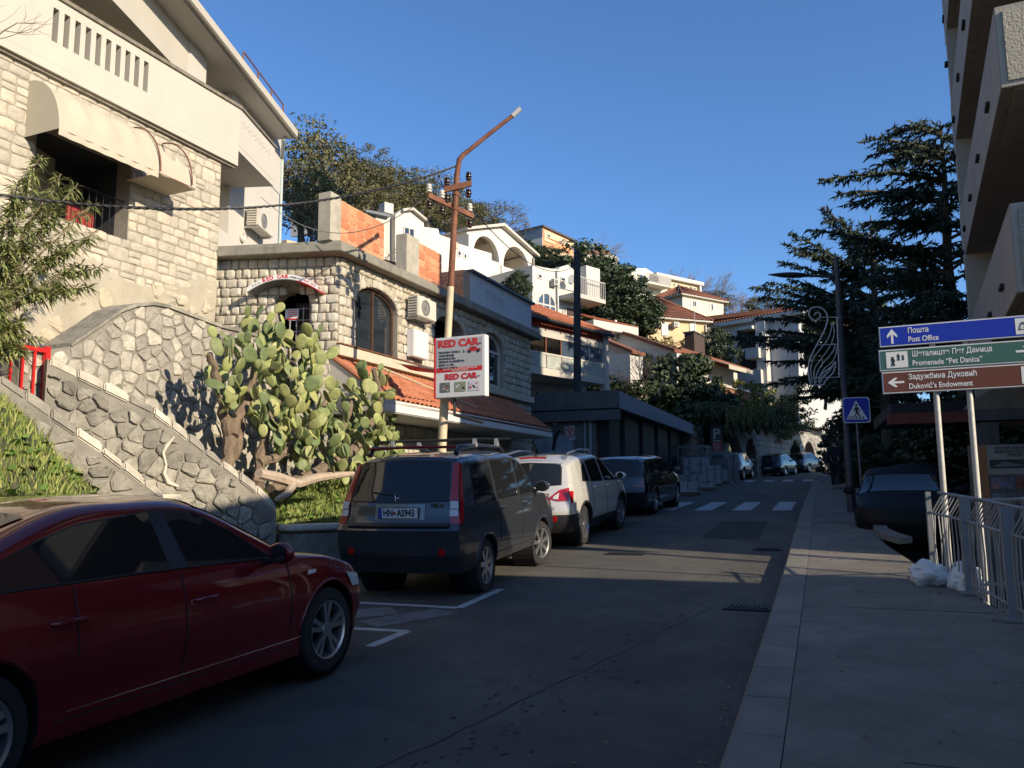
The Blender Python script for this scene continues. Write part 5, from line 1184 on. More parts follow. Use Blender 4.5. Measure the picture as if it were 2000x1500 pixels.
# stucco bay left (porch) of the long house
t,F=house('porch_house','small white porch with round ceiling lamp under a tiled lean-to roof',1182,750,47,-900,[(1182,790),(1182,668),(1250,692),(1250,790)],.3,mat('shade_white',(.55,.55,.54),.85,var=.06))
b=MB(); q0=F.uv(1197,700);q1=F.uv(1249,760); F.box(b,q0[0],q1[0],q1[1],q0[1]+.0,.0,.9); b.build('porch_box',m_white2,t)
b=MB(); F.prism(b,[F.uv(*p) for p in ((1178,658),(1252,688),(1252,694),(1178,665))],-.5,.9); b.build('lean_to_tiles',m_tiled,t)
b=MB(); F.box(b,F.uv(1197,760)[0],F.uv(1199,760)[0],F.uv(1197,780)[1]-1,F.uv(1197,720)[1],.9,1.0); b.build('porch_post',m_white2,t)
# balcony block right (three storeys)
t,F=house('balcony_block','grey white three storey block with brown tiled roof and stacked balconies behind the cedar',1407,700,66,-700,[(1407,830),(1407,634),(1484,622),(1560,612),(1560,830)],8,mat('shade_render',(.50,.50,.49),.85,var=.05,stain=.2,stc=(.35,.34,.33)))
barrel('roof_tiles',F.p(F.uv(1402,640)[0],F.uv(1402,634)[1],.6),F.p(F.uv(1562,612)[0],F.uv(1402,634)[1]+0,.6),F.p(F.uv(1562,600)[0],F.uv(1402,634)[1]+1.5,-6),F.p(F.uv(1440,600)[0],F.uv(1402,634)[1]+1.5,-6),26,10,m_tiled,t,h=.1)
b=MB(); z=F.uv(1402,634)[1]; F.box(b,F.uv(1402,640)[0],F.uv(1575,612)[0],z-.3,z,-1,.6); b.build('eave',m_white2,t)
for (xa,xb,y0,y1) in ((1455,1482,682,698),(1455,1487,725,748)):
    a=F.uv(xa,y0,1.2);c=F.uv(xb,y1,1.2); b=MB(); F.box(b,a[0],c[0],c[1],a[1],0,1.2); b.build('balcony',m_white2,t)
    b=MB(); F.box(b,a[0]-1.2,c[0],a[1]+.3,a[1]+1.8,.01,.05); b.build('recess_shade_panel',m_dark,t)  # flat black panel on the wall, painting in the shade of a recess
b=MB(); F.box(b,F.uv(1484,640)[0],F.uv(1503,640)[0],F.uv(1484,830)[1],F.uv(1484,632)[1],0,.8); b.build('stair_tower',m_white2,t)
a=F.uv(1455,643,.1);c=F.uv(1482,648,.1); b=MB(); F.box(b,a[0],c[0],a[1]-.25,a[1],0,1.2); b.build('balcony_roof',m_white2,t)
W(t,F,(1490,652),(1500,660),mull=0,mf=m_tan,n=.82)
t,F=house('lit_white_house','sunlit white house with wooden shutters glimpsed through the cedar',1540,640,69,1950,[(1537,720),(1537,606),(1600,622),(1650,640),(1650,720)],7,m_white2)
W(t,F,(1545,650),(1566,664),mf=m_dwood,mull=2)
b=MB(); F.prism(b,[F.uv(*p) for p in ((1530,600),(1655,632),(1655,640),(1530,608))],-7,.6); b.build('roof',m_tiled,t)
t,F=house('dark_roof_house','house with dark red hip roof behind the balcony block',1413,625,88,2100,[(1413,700),(1413,618),(1480,622),(1480,700)],8,m_off)
hip(t,F,0,F.uv(1480,622)[0],F.uv(1413,617)[1],8,2.2,mat('dark_red_roof',(.10,.03,.025),.9,var=.2))
t,F=house('far_sunlit_wall','sunlit cream house wall beyond the arcade at the street bend',1640,860,95,1900,[(1595,960),(1595,826),(1700,840),(1700,960)],8,m_pale)
for p,q in (((1612,838),(1618,850)),((1655,850),(1662,862))): W(t,F,p,q)
t,F=house('tree_hidden_house','pale yellow house mostly hidden by the trees left on the hillside',565,470,56,1900,[(560,540),(560,468),(612,480),(612,540)],6,mat('yellowish',(.60,.45,.27),.85))
W(t,F,(570,480),(577,492)); 
t,F=house('hilltop_house','white house corner with window among the upper hillside trees',680,400,66,1900,[(676,440),(676,378),(700,384),(700,440)],6,m_pale)
W(t,F,(688,385),(694,398))
# ------------------------------------------------------------------ vegetation
def leaf_cloud(b,c,r,n,ls,rnd,flat=1.0,mi=0):
    for _ in range(n):
        while True:
            d=Vector((rnd.uniform(-1,1),rnd.uniform(-1,1),rnd.uniform(-1,1)))
            if .05<d.length<1: break
        p=c+Vector((d.x*r,d.y*r,d.z*r*flat)); nrm=(d+Vector((rnd.uniform(-1,1),rnd.uniform(-1,1),rnd.uniform(-.4,1.2)))).normalized()
        t=nrm.orthogonal().normalized(); t=(Matrix.Rotation(rnd.uniform(0,6.28),3,nrm)@t); q=nrm.cross(t); s=ls*rnd.uniform(.6,1.3)
        b.add([p-t*s*.5,p+q*s*.28,p+t*s*.6,p-q*s*.28],[(0,1,2,3)],mi)
def branch_rec(b,p,d,L,r,depth,rnd,tips,up=.25,mi=0):
    n=3; P=[p]; q=p; dd=d.copy()
    for i in range(n):
        dd=(dd+Vector((rnd.uniform(-.25,.25),rnd.uniform(-.25,.25),rnd.uniform(-.1,.2)+up*.1))).normalized(); q=q+dd*L/n; P.append(q)
    b.tube(P,[r*(1-.45*i/n) for i in range(n+1)],5 if depth>1 else 3,mi,cap=False)
    if depth<=0: tips.append(q); return
    for k in range(3 if depth>1 else 4):
        a=dd.orthogonal().normalized(); a=Matrix.Rotation(rnd.uniform(0,6.28),3,dd)@a; nd=(dd*rnd.uniform(.5,1)+a*rnd.uniform(.45,.95)+Vector((0,0,up))).normalized()
        branch_rec(b,P[rnd.choice((1,2,3)) if k else 3],nd,L*rnd.uniform(.6,.8),r*.55,depth-1,rnd,tips,up)
def tree_proto(seed,kind,leafm,H=1.0,rx=.33,dens=1.0,ls=.022,low=.25):
    rnd=random.Random(seed); root=thing('hill_tree','x','tree',(0,0,0),local=True)
    tb=MB(); tips=[]; branch_rec(tb,Vector((0,0,0)),Vector((0,0,1)),.34,.03,3,rnd,tips,.3); 
    tb.build('trunk',m_bark if kind!='bare' else m_twig,root,fix=False)
    b=MB()
    if kind=='bare':
        tt=[]
        for q in tips: branch_rec(b,q,(q-Vector((0,0,.35))).normalized(),.14,.004,2,rnd,tt,.15)
        o=b.build('crown_twigs',leafm,root,fix=False)
    else:
        K=int(120*dens)
        for _ in range(K):
            while True:
                d=Vector((rnd.uniform(-1,1),rnd.uniform(-1,1),rnd.uniform(-1,1)))
                if .35<d.length<1: break
            f=1+.35*noise.noise(d*1.8+Vector((seed,0,0)))
            c=Vector((d.x*rx*f,d.y*rx*f,low+(1-low)*.5+d.z*(1-low)*.46*f)); leaf_cloud(b,c,rnd.uniform(.04,.085),int(60*(1 if kind!='thin' else .45)),ls,rnd,.75)
        b.build('crown',leafm,root,fix=False)
    return root
m_leafm=mat('leaf_mid',(.075,.085,.03),.65,var=.3,scale=.7,rnd=.35,c2=(.11,.09,.035))
m_brown=mat('leaf_brown',(.15,.095,.05),.75,var=.3,scale=.7,rnd=.3,c2=(.10,.09,.04))
m_purple=mat('bare_purple',(.20,.15,.14),.9,var=.2,scale=.5)
protos={'olive':tree_proto(101,'leaf',m_leafo,rx=.36,ls=.024,dens=1.15),'olive2':tree_proto(102,'thin',m_leafo,rx=.34,ls=.022,dens=1.8),'mid':tree_proto(103,'leaf',m_leafm,rx=.35,ls=.022,dens=1.5),
 'dark':tree_proto(104,'leaf',m_leafd,rx=.34,ls=.034,dens=1.8,low=.05),'brown':tree_proto(105,'thin',m_brown,rx=.45,ls=.018,dens=2.0,low=.2),'bare':tree_proto(106,'bare',m_purple),'bare2':tree_proto(107,'bare',m_twig),
 'green':tree_proto(108,'leaf',mat('leaf_sun',(.10,.13,.035),.65,var=.3,scale=.7,rnd=.3,c2=(.16,.17,.06)),rx=.45,ls=.03,dens=1.4,low=.0),'yellow':tree_proto(109,'leaf',m_leafy,rx=.6,ls=.04,dens=1.0,low=.0),'bush':tree_proto(110,'leaf',m_leafd,rx=.55,ls=.045,dens=2.6,low=-.05)}
used=set()
def tree(kind,px,pytop,pybot,D,label,sxy=1.0,group=None,name='hill_tree',cat='tree',rot=None):
    p=at(px,pybot,D); q=at(px,pytop,D); H=(q.z-p.z); pr_=protos[kind]
    o=pr_ if kind not in used else copy_tree(pr_); used.add(kind)
    o.name=name; o.location=p; o.scale=(H*sxy*1.25,H*sxy*1.25,H*1.04); o.rotation_euler=(0,0,rot if rot is not None else (px*.37)%6.28)
    tag(o,label,cat,group); return o
gT='trees on the hillside'
tree('olive2',585,232,520,33,'tall thin leaved olive coloured tree touching the white house corner',.9,gT)
tree('mid',640,268,500,40,'half bare bushy tree between the white house and the brick wall',.9,gT)
tree('olive',610,330,520,30,'olive coloured tree directly behind the concrete column',.8,gT)
tree('mid',716,283,470,48,'greener tree with pointed top in the hillside row',.75,gT)
tree('olive',668,330,480,44,'brownish olive tree left of the pointed green tree',1.0,gT)
tree('olive',775,325,470,54,'wide olive brown tree above the small gabled house',1.2,gT)
tree('olive2',838,335,480,56,'loose leaved olive tree just left of the rusty pole',1.2,gT)
tree('mid',870,400,480,58,'dark green tree behind the rusty pole insulators',1.3,gT)
tree('olive',925,392,500,64,'rounded olive brown tree right of the rusty pole',1.3,gT)
tree('olive',745,345,470,50,'olive tree above the brick panel behind bare branches',1.1,gT)
tree('mid',806,360,480,60,'mid green tree between the two olive brown crowns',1.2,gT)
tree('olive2',880,372,480,70,'thin topped olive tree above the long white wall',1.3,gT)
tree('brown',968,388,520,74,'rounded rust brown tree right of the pole, darkest red',1.0,gT)
tree('bare2',730,430,560,38,'bare grey branching tree beside the brick panel',1.0,gT,name='bare_tree')
tree('bare2',590,380,540,27,'bare twiggy tree low behind the concrete roof edge',1.0,gT,name='bare_tree')
tree('bare',1135,452,560,112,'bare tree beside the orange ridge house',.9,gT,name='bare_tree')
tree('bare',1290,506,620,112,'tall purple brown bare tree on the ridge',.8,gT,name='bare_tree')
tree('bare',1322,515,620,116,'second purple bare tree behind the yellow flat roofed house',.8,gT,name='bare_tree')
tree('bare2',1385,530,640,112,'thin bare tree right of the yellow flat roofed house',.7,gT,name='bare_tree')
tree('bare',1470,562,660,100,'hazy bare tree behind the dark red hip roof',1.2,gT,name='bare_tree')
tree('mid',1400,566,640,104,'rounded green tree right of the shuttered house',1.2,gT)
tree('mid',1500,575,680,90,'green treetop just left of the cedar',1.2,gT)
for i,(px,t,b_,D,s) in enumerate(((1035,470,560,82,1.0),(1062,480,565,78,1.0),(1090,488,570,76,1.0),(1020,500,560,80,1))): tree('dark',px,t,b_,D,['small dark evergreen left in the row below the ridge house','second dark evergreen in the row below the ridge house','dark evergreen nearest the wooden pole in that row','lowest dark evergreen beside the arched house roof'][i],s,'evergreens below the ridge house')
for i,(px,t,b_,D,s) in enumerate(((1140,478,690,62,1.0),(1165,500,700,60,1.1),(1195,530,710,58,1.2),(1226,565,710,56,1.2),(1112,550,680,60,1.1))): tree('dark',px,t,b_,D,['tallest dark evergreen right behind the wooden pole top','big dark evergreen right of the wooden pole','rounded evergreen above the low red roof','lowest evergreen at right above the low red roof','evergreen partly behind the wooden pole'][i],s,'dark evergreens above the low red roof')
tree('dark',1012,528,605,40,'glossy fig tree above the red tiled roof ridge',.9)
tree('green',1300,655,705,60,'small rounded bush left in front of the apricot house',.9,'bushes by the apricot house',name='bush',cat='bush')
tree('green',1345,658,705,60,'larger bush with pale leaves in front of the apricot house',1.0,'bushes by the apricot house',name='bush',cat='bush')
tree('dark',1405,640,760,61,'dark leafy tree between apricot house and balcony block',.8)
tree('bush',1307,682,900,49,'big dark rounded laurel bush behind the garage roof',.78,name='bush',cat='bush')
tree('bush',1355,748,880,48,'dark bush right of the big laurel bush',1.0,name='bush',cat='bush')
tree('bush',1385,765,850,50,'dark bush above the parking sign',.9,name='bush',cat='bush')
tree('bush',1232,742,800,44,'low shrub on the garage roof beside the white porch',1.1,name='bush',cat='bush')
tree('bush',1180,735,790,39,'low dark shrub below the verandah corner',1.0,name='bush',cat='bush')
tree('bare2',1262,690,800,44,'bare twigs rising left of the big laurel bush',1.0,name='bare_shrub',cat='shrub')
tree('bare2',1205,705,800,43,'bare twiggy shrub by the white porch',1.0,name='bare_shrub',cat='shrub')
tree('yellow',1432,742,830,51,'yellow green leafy bush below the brick garden wall',.9,name='bush',cat='bush')
tree('green',1512,745,885,60,'large leafy green tree right of the hanging creeper',1.0)
tree('green',1480,775,885,58,'smaller green tree behind the hanging creeper',1.0)
# hanging creepers over the arcade
def creeper(px0,px1,py0,py1,D0,D1,mt,N,label,ls=.25,seed=1,belly=.5):
    rnd=random.Random(seed); b=MB()
    for _ in range(N):
        f=rnd.random(); px=px0+(px1-px0)*f; D=D0+(D1-D0)*f; v=rnd.random()**.8; edge=.75+.25*noise.noise(Vector((px*.06,seed,0)))+.12*math.sin(px*.4); py=py0+(py1-py0)*v*edge
        p=at(px,py,D-belly*math.sin(v*3.0)-rnd.uniform(0,.5)); l=ls*rnd.uniform(.6,1.4); w_=ls*.2; s=RTV*w_; dn=Vector((rnd.uniform(-.25,.25),rnd.uniform(-.25,.25),-1))*l
        s=Vector((rnd.uniform(-1,1),rnd.uniform(-1,1),rnd.uniform(-.2,.2))).normalized()*w_
        b.add([p-s,p+s,p+s*.7+dn*.6,p+dn],[(0,1,2,3)])
    return tag(b.build('creeper',mt,fix=False,kind='stuff'),label,'creeper')
creeper(1418,1510,792,850,44.5,53,mat('creeper_leaf',(.13,.13,.035),.7,var=.35,scale=1.2,rnd=.35,c2=(.07,.09,.03)),16000,'sunlit olive creeper hanging over the arcade wall',.22,3,1.2)
creeper(1505,1600,795,848,55,70,m_leafd,14000,'dark creeper hanging over the far arcade wall',.26,4,1.0)
creeper(1360,1420,785,822,44,46,m_leafd,3500,'dark creeper between the garage roof and the parking sign',.4,5,.8)
# cedars
def cedar(name,label,px,D,pytop,limbs,nr,reach,seed,zb=None,lean=0):
    rnd=random.Random(seed); top=at(px,pytop,D); base=Vector((top.x,top.y,rz(min(top.y,100))-.3)); H=top.z-base.z
    t=thing(name,label,'tree',base); tb=MB(); tb.tube([base,base+Vector((.1,0,H*.3)),base+Vector((-.1,.1,H*.6)),base+Vector((0,0,H*.85)),top],[.26,.22,.16,.08,.02],10); tb.build('trunk',m_bark,t,smooth=True)
    nb=MB(); lb=MB()
    def twigs(P,r0,dens=1.0):
        L=sum((P[i+1]-P[i]).length for i in range(len(P)-1)); lb.tube(P,[r0*(1-.85*i/(len(P)-1)) for i in range(len(P))],5)
        n=int(L/.11*dens)
        for k in range(n):
            f=(k+rnd.random())/n; f=.08+.92*f; i=min(int(f*(len(P)-1)),len(P)-2); g=f*(len(P)-1)-i; p=P[i].lerp(P[i+1],g); d=(P[i+1]-P[i]).normalized()
            side=d.cross(Vector((0,0,1))); side=side.normalized() if side.length>.1 else Vector((1,0,0))
            sg=rnd.choice((-1,1)); tl=(.25+.85*(1-f)**.7)*rnd.uniform(.5,1.15); td=(d*rnd.uniform(.5,1)+side*sg*rnd.uniform(.5,1)+Vector((0,0,rnd.uniform(-.35,.15)))).normalized()
            m=max(3,int(tl/.075))
            for q in range(m):
                c=p+td*tl*q/m+Vector((0,0,-.10*tl*(q/m)**2)); 
                for _ in range(2):
                    nd=(td*.7+Vector((rnd.uniform(-.8,.8),rnd.uniform(-.8,.8),rnd.uniform(-1.1,.35)))).normalized(); l=rnd.uniform(.14,.30); s=nd.orthogonal().normalized()*.04; s=Matrix.Rotation(rnd.uniform(0,3.1),3,nd)@s
                    nb.add([c-s,c+s,c+nd*l],[(0,1,2)])
    def limb(h,tip,r0,droop=.06,dens=1.0):
        o=base.lerp(top,h); v=tip-o; L=v.length; P=[o+v*(i/7)+Vector((rnd.uniform(-.05,.05),rnd.uniform(-.05,.05),L*droop*math.sin(math.pi*i/7)+(-.03*L*(i/7)**3))) for i in range(8)]; twigs(P,r0,dens)
    for (tx,ty,dD,h) in limbs:
        tip=at(tx,ty,D+dD); hh=(tip.z-base.z)/H if h is None else h
        limb(max(.12,min(.97,hh-.02+.0)),tip,.09,.05,1.15)
    for k in range(nr):
        h=.2+.78*((k+.5)/nr)**.9; a=rnd.uniform(0,6.28); L=reach*interp([(0,.7),(.25,1),(.55,.85),(.8,.45),(.97,.12),(1,.05)],h)*rnd.uniform(.6,1.1)
        o=base.lerp(top,h); tip=o+Vector((math.cos(a)*L,math.sin(a)*L,L*rnd.uniform(-.12,.12))); limb(h,tip,.06,.06,.8)
    lb.build('limb',m_bark,t,fix=False); nb.build('needles',m_cedar,t,fix=False,kind='stuff'); return t
limA=[(1692,268,-1,None),(1705,300,1,None),(1740,250,0,None),(1790,245,.5,None),(1607,345,0,None),(1632,372,-1,None),(1650,395,1,None),(1690,430,-1,None),(1700,330,2,None),(1760,290,-2,None),(1730,400,-2,None),
 (1640,455,-1,.62),(1580,440,1,.6),(1660,500,0,None),(1700,540,-2,None),(1650,560,2,None),(1720,600,-1,None),(1680,640,1,None),(1750,650,-2,None),(1700,690,2,None)]
cedar('cedar_tree','tall dark cedar with tiered branches beside the right hand apartment building',1836,27,236,limA,54,4.5,201)
limB=[(1607,402,0,.86),(1612,425,0,.83),(1540,452,-1,.74),(1530,472,0,.74),(1560,490,-1,.76),(1522,505,1,.70),(1497,545,-1,.62),(1470,552,0,.60),(1483,575,1,.6),(1510,590,-1,.6),(1478,615,0,.55),(1500,640,1,.5),
 (1425,648,-2,.47),(1450,655,-1,.45),(1490,668,0,.47),(1540,650,-1,.5),(1500,700,0,.42),(1530,735,1,.4),(1560,760,0,.36),(1500,745,2,.38),(1590,770,0,.34),(1545,775,2,.34),(1570,560,0,.6),(1600,520,1,.66),(1610,600,-1,.56),(1640,700,-1,.45),(1650,470,0,.72),(1560,610,2,.5),(1580,680,-1,.45),(1620,760,0,.35),(1680,560,2,.6),(1545,540,1,.62),(1530,610,1,.5),(1575,730,1,.4),(1640,640,1,.48)]
cedar('cedar_tree','broad dark cedar whose long lower branches overhang the bending street',1700,35,420,limB,54,4.8,202)
cedar('cedar_tree','farther dark cedar closing the view behind the direction signs',1800,40,480,[],60,4.5,203)
# shrubs and darkness under the cedars
for i,(px,t_,b_,D,s) in enumerate(((1692,850,960,30,.8),(1725,800,960,38,.9),(1775,820,960,42,1.0),(1840,800,960,44,1.0),(1660,820,945,46,.7))): tree('bush',px,t_,b_,D,['dark shrub directly behind the crossing sign post','tall dark shrub left behind the parked black car','dark shrub behind the second parked car','dark shrub at far right under the cedar','dark shrub behind the walking people'][i],s,'dark shrubs under the cedars',name='bush',cat='bush')
for i,(px,t_,b_,D,s) in enumerate(((1560,640,835,72,.55),(1612,600,800,56,.5),(1600,600,838,80,.6),(1700,700,905,52,.5),(1735,600,905,50,.6))): tree('dark',px,t_,b_,D,['dark evergreen left under the broad cedar','slim dark evergreen left of the street lamp ornament','distant dark evergreen under the middle of the broad cedar','dark evergreen right of the lamp post','tall dark evergreen behind the direction boards'][i],s,'dark evergreens under the broad cedar')
for i,(px,t_,b_,D,s) in enumerate(((1905,780,1000,26,1.0),(1975,780,1000,24,1.0))): tree('bush',px,t_,b_,D,['shrub added to darken the gap behind the notice wall, left one','shrub added to darken the gap behind the notice wall, right one'][i],s,'shrubs added to darken the gap behind the notice wall',name='bush',cat='bush')  # shrubs put in to block bright sky and keep this gap dark
# oleander beside the stone house
def oleander(name,label,stems,seed,nl=15,L=.17):
    rnd=random.Random(seed); root=thing(name,label,'shrub',stems[0][0]); sb=MB(); lf=MB()
    for (p,q) in stems:
        P=[p.lerp(q,i/6)+Vector((rnd.uniform(-.06,.06),rnd.uniform(-.06,.06),0.12*math.sin(i/6*3.14))) for i in range(7)]; sb.tube(P,[.018*(1-.7*i/6) for i in range(7)],5)
        for i in range(nl*3):
            f=.35+.65*rnd.random()**.6; k=min(5,int(f*6)); c=P[k].lerp(P[k+1],f*6-k)
            for _ in range(3):
                a=rnd.uniform(0,6.28); d=Vector((math.cos(a),math.sin(a),rnd.uniform(-.9,.9))).normalized(); l=L*rnd.uniform(.7,1.3); s=d.cross(Vector((0,0,1))).normalized()*.014; m=c+d*l*.5+Vector((0,0,-.01)); e=c+d*l+Vector((0,0,-.05))
                lf.add([c,m-s,e,m+s],[(0,1,2,3)])
    sb.build('stem',m_wood,root); lf.build('foliage',mat('oleander_leaf',(.19,.235,.08),.55,var=.3,scale=4,rnd=.35,c2=(.24,.24,.09)),root,fix=False,kind='stuff')
b0=onX(-30,640,-9.3)
stems=[(b0,onX(px,py,X)) for px,py,X in ((75,300,-9.6),(60,330,-9.4),(120,340,-9.8),(150,360,-9.7),(180,400,-9.9),(200,520,-9.5),(170,560,-9.4),(130,560,-9.3),(90,570,-9.2),(60,450,-9.4),(20,400,-9.3),(110,420,-9.6),(150,470,-9.6),(190,455,-9.7),(40,360,-9.2),(20,520,-9.2),(100,500,-9.5),(60,540,-9.3),(125,395,-9.5),(85,370,-9.6),(160,520,-9.5),(20,470,-9.1))]
oleander('oleander_bush','tall oleander bush with drooping narrow leaves before the stone house window',stems,301)
b1=onX(-60,760,-8.6); stems=[(b1,onX(px,py,X)) for px,py,X in ((0,575,-8.7),(20,600,-8.8),(45,625,-8.9),(55,655,-8.7),(30,680,-8.5),(0,640,-8.5),(10,560,-8.9),(-20,600,-8.6),(30,640,-8.6),(15,660,-8.7))]
oleander('oleander_bush','lower oleander clump above the red railing at left edge',stems,302)
rb=random.Random(9); t=thing('bare_branches','bare grey tree twigs reaching in at the top left corner','tree',onX(-120,300,-9.5)); b=MB(); tt=[]
for (px,py) in ((-10,60),(-20,90)): 
    p=onX(px-60,py+120,-9.5); branch_rec(b,p,(onX(px+40,py-40,-9.5)-p).normalized(),1.0,.022,3,rb,tt,.2)
b.build('twigs',m_twig,t,fix=False)
# prickly pear
def pad_mesh(seed,mt,w=.5,th=.10):
    rnd=random.Random(seed); V=[];F=[]; n=12; 
    rings=[(1,0),(.93,.55),(.55,.95)]
    def out(a,s): 
        y=.5-.5*math.cos(a) ; x=math.sin(a)*w*.5*(.82+.25*y) ; return x*s,(y-.55)*s+.55
    L=[]
    for s,h in rings:
        for k in range(n):
            a=2*math.pi*k/n; x,y=out(a,s); L.append((x,y,h*th/2))
    V=L[:]; 
    V+= [(x,y,-z) for x,y,z in L[n:]]; V+=[(0,.55,th/2),(0,.55,-th/2)]
    for r in range(2):
        for k in range(n): F.append((r*n+k,r*n+(k+1)%n,(r+1)*n+(k+1)%n,(r+1)*n+k))
    o=3*n
    for k in range(n):
        F.append((2*n+k,2*n+(k+1)%n,o+2*n)); F.append(((k+1)%n,k,o+k,o+(k+1)%n)); F.append((o+(k+1)%n,o+k,o+n+k,o+n+(k+1)%n)); F.append((o+n+(k+1)%n,o+n+k,o+2*n+1))
    V=[(x,y,z+.035*math.sin(y*3+seed)+.02*x*seed%.03) for x,y,z in V]
    me=bpy.data.meshes.new('pad'); me.from_pydata(V,[],F); me.materials.append(mt); me.polygons.foreach_set('use_smooth',[True]*len(F)); return me
m_pad2=mat('cactus_pad_yellow',(.30,.33,.11),.55,var=.2,scale=8,rnd=.15,bump=.3,bscale=60)
pads=[pad_mesh(i,m_pad if i%4 else m_pad2,w=.66+.10*(i%3)) for i in range(8)]
PP=thing('prickly_pear','large prickly pear cactus with many green pads on twisting woody trunks','cactus',(-8,10.5,1.5))
rnd=random.Random(77); env=[(425,710),(450,660),(475,640),(505,600),(545,610),(560,660),(610,655),(640,690),(700,750),(725,690),(758,720),(740,775),(790,850),(770,900),(700,935),(640,900),(560,870),(500,800),(470,760),(420,770)]
fe=poly_in(env); cnt=0; nodes=[]
while len(nodes)<210:
    px,py=rnd.uniform(390,795),600+335*rnd.random()**.72
    if fe(px,py): nodes.append((px,py))
extra=[(522,612),(510,640),(540,640),(480,650),(430,655),(405,700),(560,640),(600,665),(725,700),(745,715),(730,730),(765,780),(785,860),(455,655)]
restp=MB()
def put_pad(p,up,nr,s):
    global cnt
    up=up.normalized(); x=up.cross(nr).normalized(); z=x.cross(up); M=Matrix.Translation(p)@Matrix((x*s,up*s,z*s)).transposed().to_4x4(); me=rnd.choice(pads)
    if cnt<298: put(me,'pad',PP,M)
    else: restp.add([M@v.co for v in me.vertices],[tuple(q.vertices) for q in me.polygons])
    cnt+=1
for (px,py) in extra+nodes:
    X=rnd.uniform(-8.4,-7.3); p=onX(px,py+42,X); 
    up=Vector((rnd.uniform(-.5,.5),rnd.uniform(-.5,.6),rnd.uniform(.4,1))).normalized()
    for k in range(rnd.choice((2,3,3,4)) if px>470 else 2):
        s=rnd.uniform(.17,.29); n=Vector((rnd.uniform(-1,1),rnd.uniform(-1,1),rnd.uniform(-.3,.3))).normalized(); 
        if abs(n.dot(up))>.85: n=n.orthogonal()
        put_pad(p,up,n,s); 
        if k==0 or rnd.random()<.5: base=p; p=p+up*s*.93+Vector((rnd.uniform(-.03,.03),)*3)
        up=(up+Vector((rnd.uniform(-.9,.9),rnd.uniform(-.9,.9),rnd.uniform(-.2,.6)))).normalized()
if restp.v: restp.build('small_pads',m_pad,PP,smooth=True,kind='stuff')
def trunk(P,r): 
    b=MB(); Q=[]
    for i in range(len(P)-1):
        for k in range(4): Q.append(P[i].lerp(P[i+1],k/4)+Vector((rnd.uniform(-.03,.03),rnd.uniform(-.03,.03),rnd.uniform(-.03,.03))))
    Q.append(P[-1]); n=len(Q); b.tube(Q,[r[0]+(r[1]-r[0])*i/(n-1)+rnd.uniform(-.012,.012) for i in range(n)],8); return b.build('trunk',m_wood,PP,smooth=True)
for pts,X,r in (([(440,925),(450,860),(438,810),(425,740),(410,690)],-8.1,(.11,.05)),([(452,850),(480,790),(500,720),(520,640)],-8.0,(.09,.04)),([(500,965),(505,910),(520,830),(560,760),(575,680)],-8.0,(.10,.04)),([(505,905),(560,880),(620,820),(650,760)],-7.9,(.09,.04)),([(530,960),(600,930),(660,900),(720,850)],-7.8,(.10,.05)),([(455,895),(475,830),(455,760)],-8.3,(.08,.04)),([(600,935),(690,880),(745,800),(730,720)],-7.7,(.09,.04)),([(640,900),(670,840),(690,780)],-8.0,(.08,.04))):
    trunk([onX(x,y,X+.05*i) for i,(x,y) in enumerate(pts)],r)
lg=thing('fallen_cactus_stem','long pale woody stem lying on the grass below the cactus','log',onX(520,945,-7.4)); b=MB(); rr=random.Random(3); pts=[(505,925),(540,938),(580,945),(620,938),(660,928),(690,930)]
b.tube([onX(x,y,-7.3)+Vector((0,0,.04*(i%2))) for i,(x,y) in enumerate(pts)],[.07,.085,.075,.07,.055,.04],8); b.tube([onX(575,944,-7.3),onX(560,965,-7.1),onX(540,975,-7.0)],[.06,.05,.03],7); b.build('stem_body',mat('pale_wood',(.42,.33,.25),.85,var=.25,scale=10,bump=.5),lg,smooth=True)
# ------------------------------------------------------------------ apartment building at right
m_bconc=mat('balcony_concrete',(.35,.31,.25),.9,var=.15,scale=3,bump=.4,stain=.45,stc=(.2,.18,.15),stretch=(1,1,.25))
m_rough=mat('rough_plaster',(.52,.48,.38),.95,var=.1,scale=14,bump=1.0,bscale=26)
m_rough.node_tree.nodes['Bump'].inputs['Distance'].default_value=.12
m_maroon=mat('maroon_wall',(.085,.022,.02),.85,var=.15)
RD=hdir(1786); RN=Vector((-RD.y,RD.x,0))        # along the facade, outwards to the street
B=thing('apartment_building','tall brown apartment building with stepped concrete balconies and maroon recesses at right edge','building',(3,11,0))
FRb=Fr((2.76,13.7,0),-RD,N=RN)                   # u grows towards the camera
def rb_(px,py,n=0): return FRb.uv(px,py,n)
far=-rb_(1884,480)[0]
specs=[('f3',(1970.6,399),(1984.6,576)),('f2',(1940,19),(1953,183)),]
z3a,z3b=rb_(1970.6,399)[1],rb_(1984.6,576)[1]; u3=rb_(1978,490)[0]
z2a,z2b=rb_(1940,19)[1],rb_(1953,183)[1]; u2_=rb_(1947,100)[0]
sto=z2b-z3b
def balcony(u,za,zb,uf,slots=5):
    b=MB(); FRb.box(b,-uf,u,zb,za,-.16,0); b.build('balcony_fascia',m_bconc,B,bev=.01)
    b=MB(); FRb.box(b,u,u+.09,zb,za,-2.6,0.0); o=b.build('balcony_end_panel',m_bconc,B,bev=.01)
    b=MB(); FRb.box(b,u+.0905,u+.115,zb+.09,za-.09,-2.5,-.10); b.build('roughcast_panel',m_rough,B)
    b=MB(); FRb.box(b,-uf,u-.01,zb-.02,zb+.16,-1.9,-.165); b.build('balcony_floor',m_bconc,B)
    for k in range(slots):
        uu=u-1.6-k*2.35; 
        if uu>-uf: b=MB(); FRb.box(b,uu-.16,uu+.16,zb+.42,zb+.49,-.02,.06); b.build('drain_slot',m_dark,B)
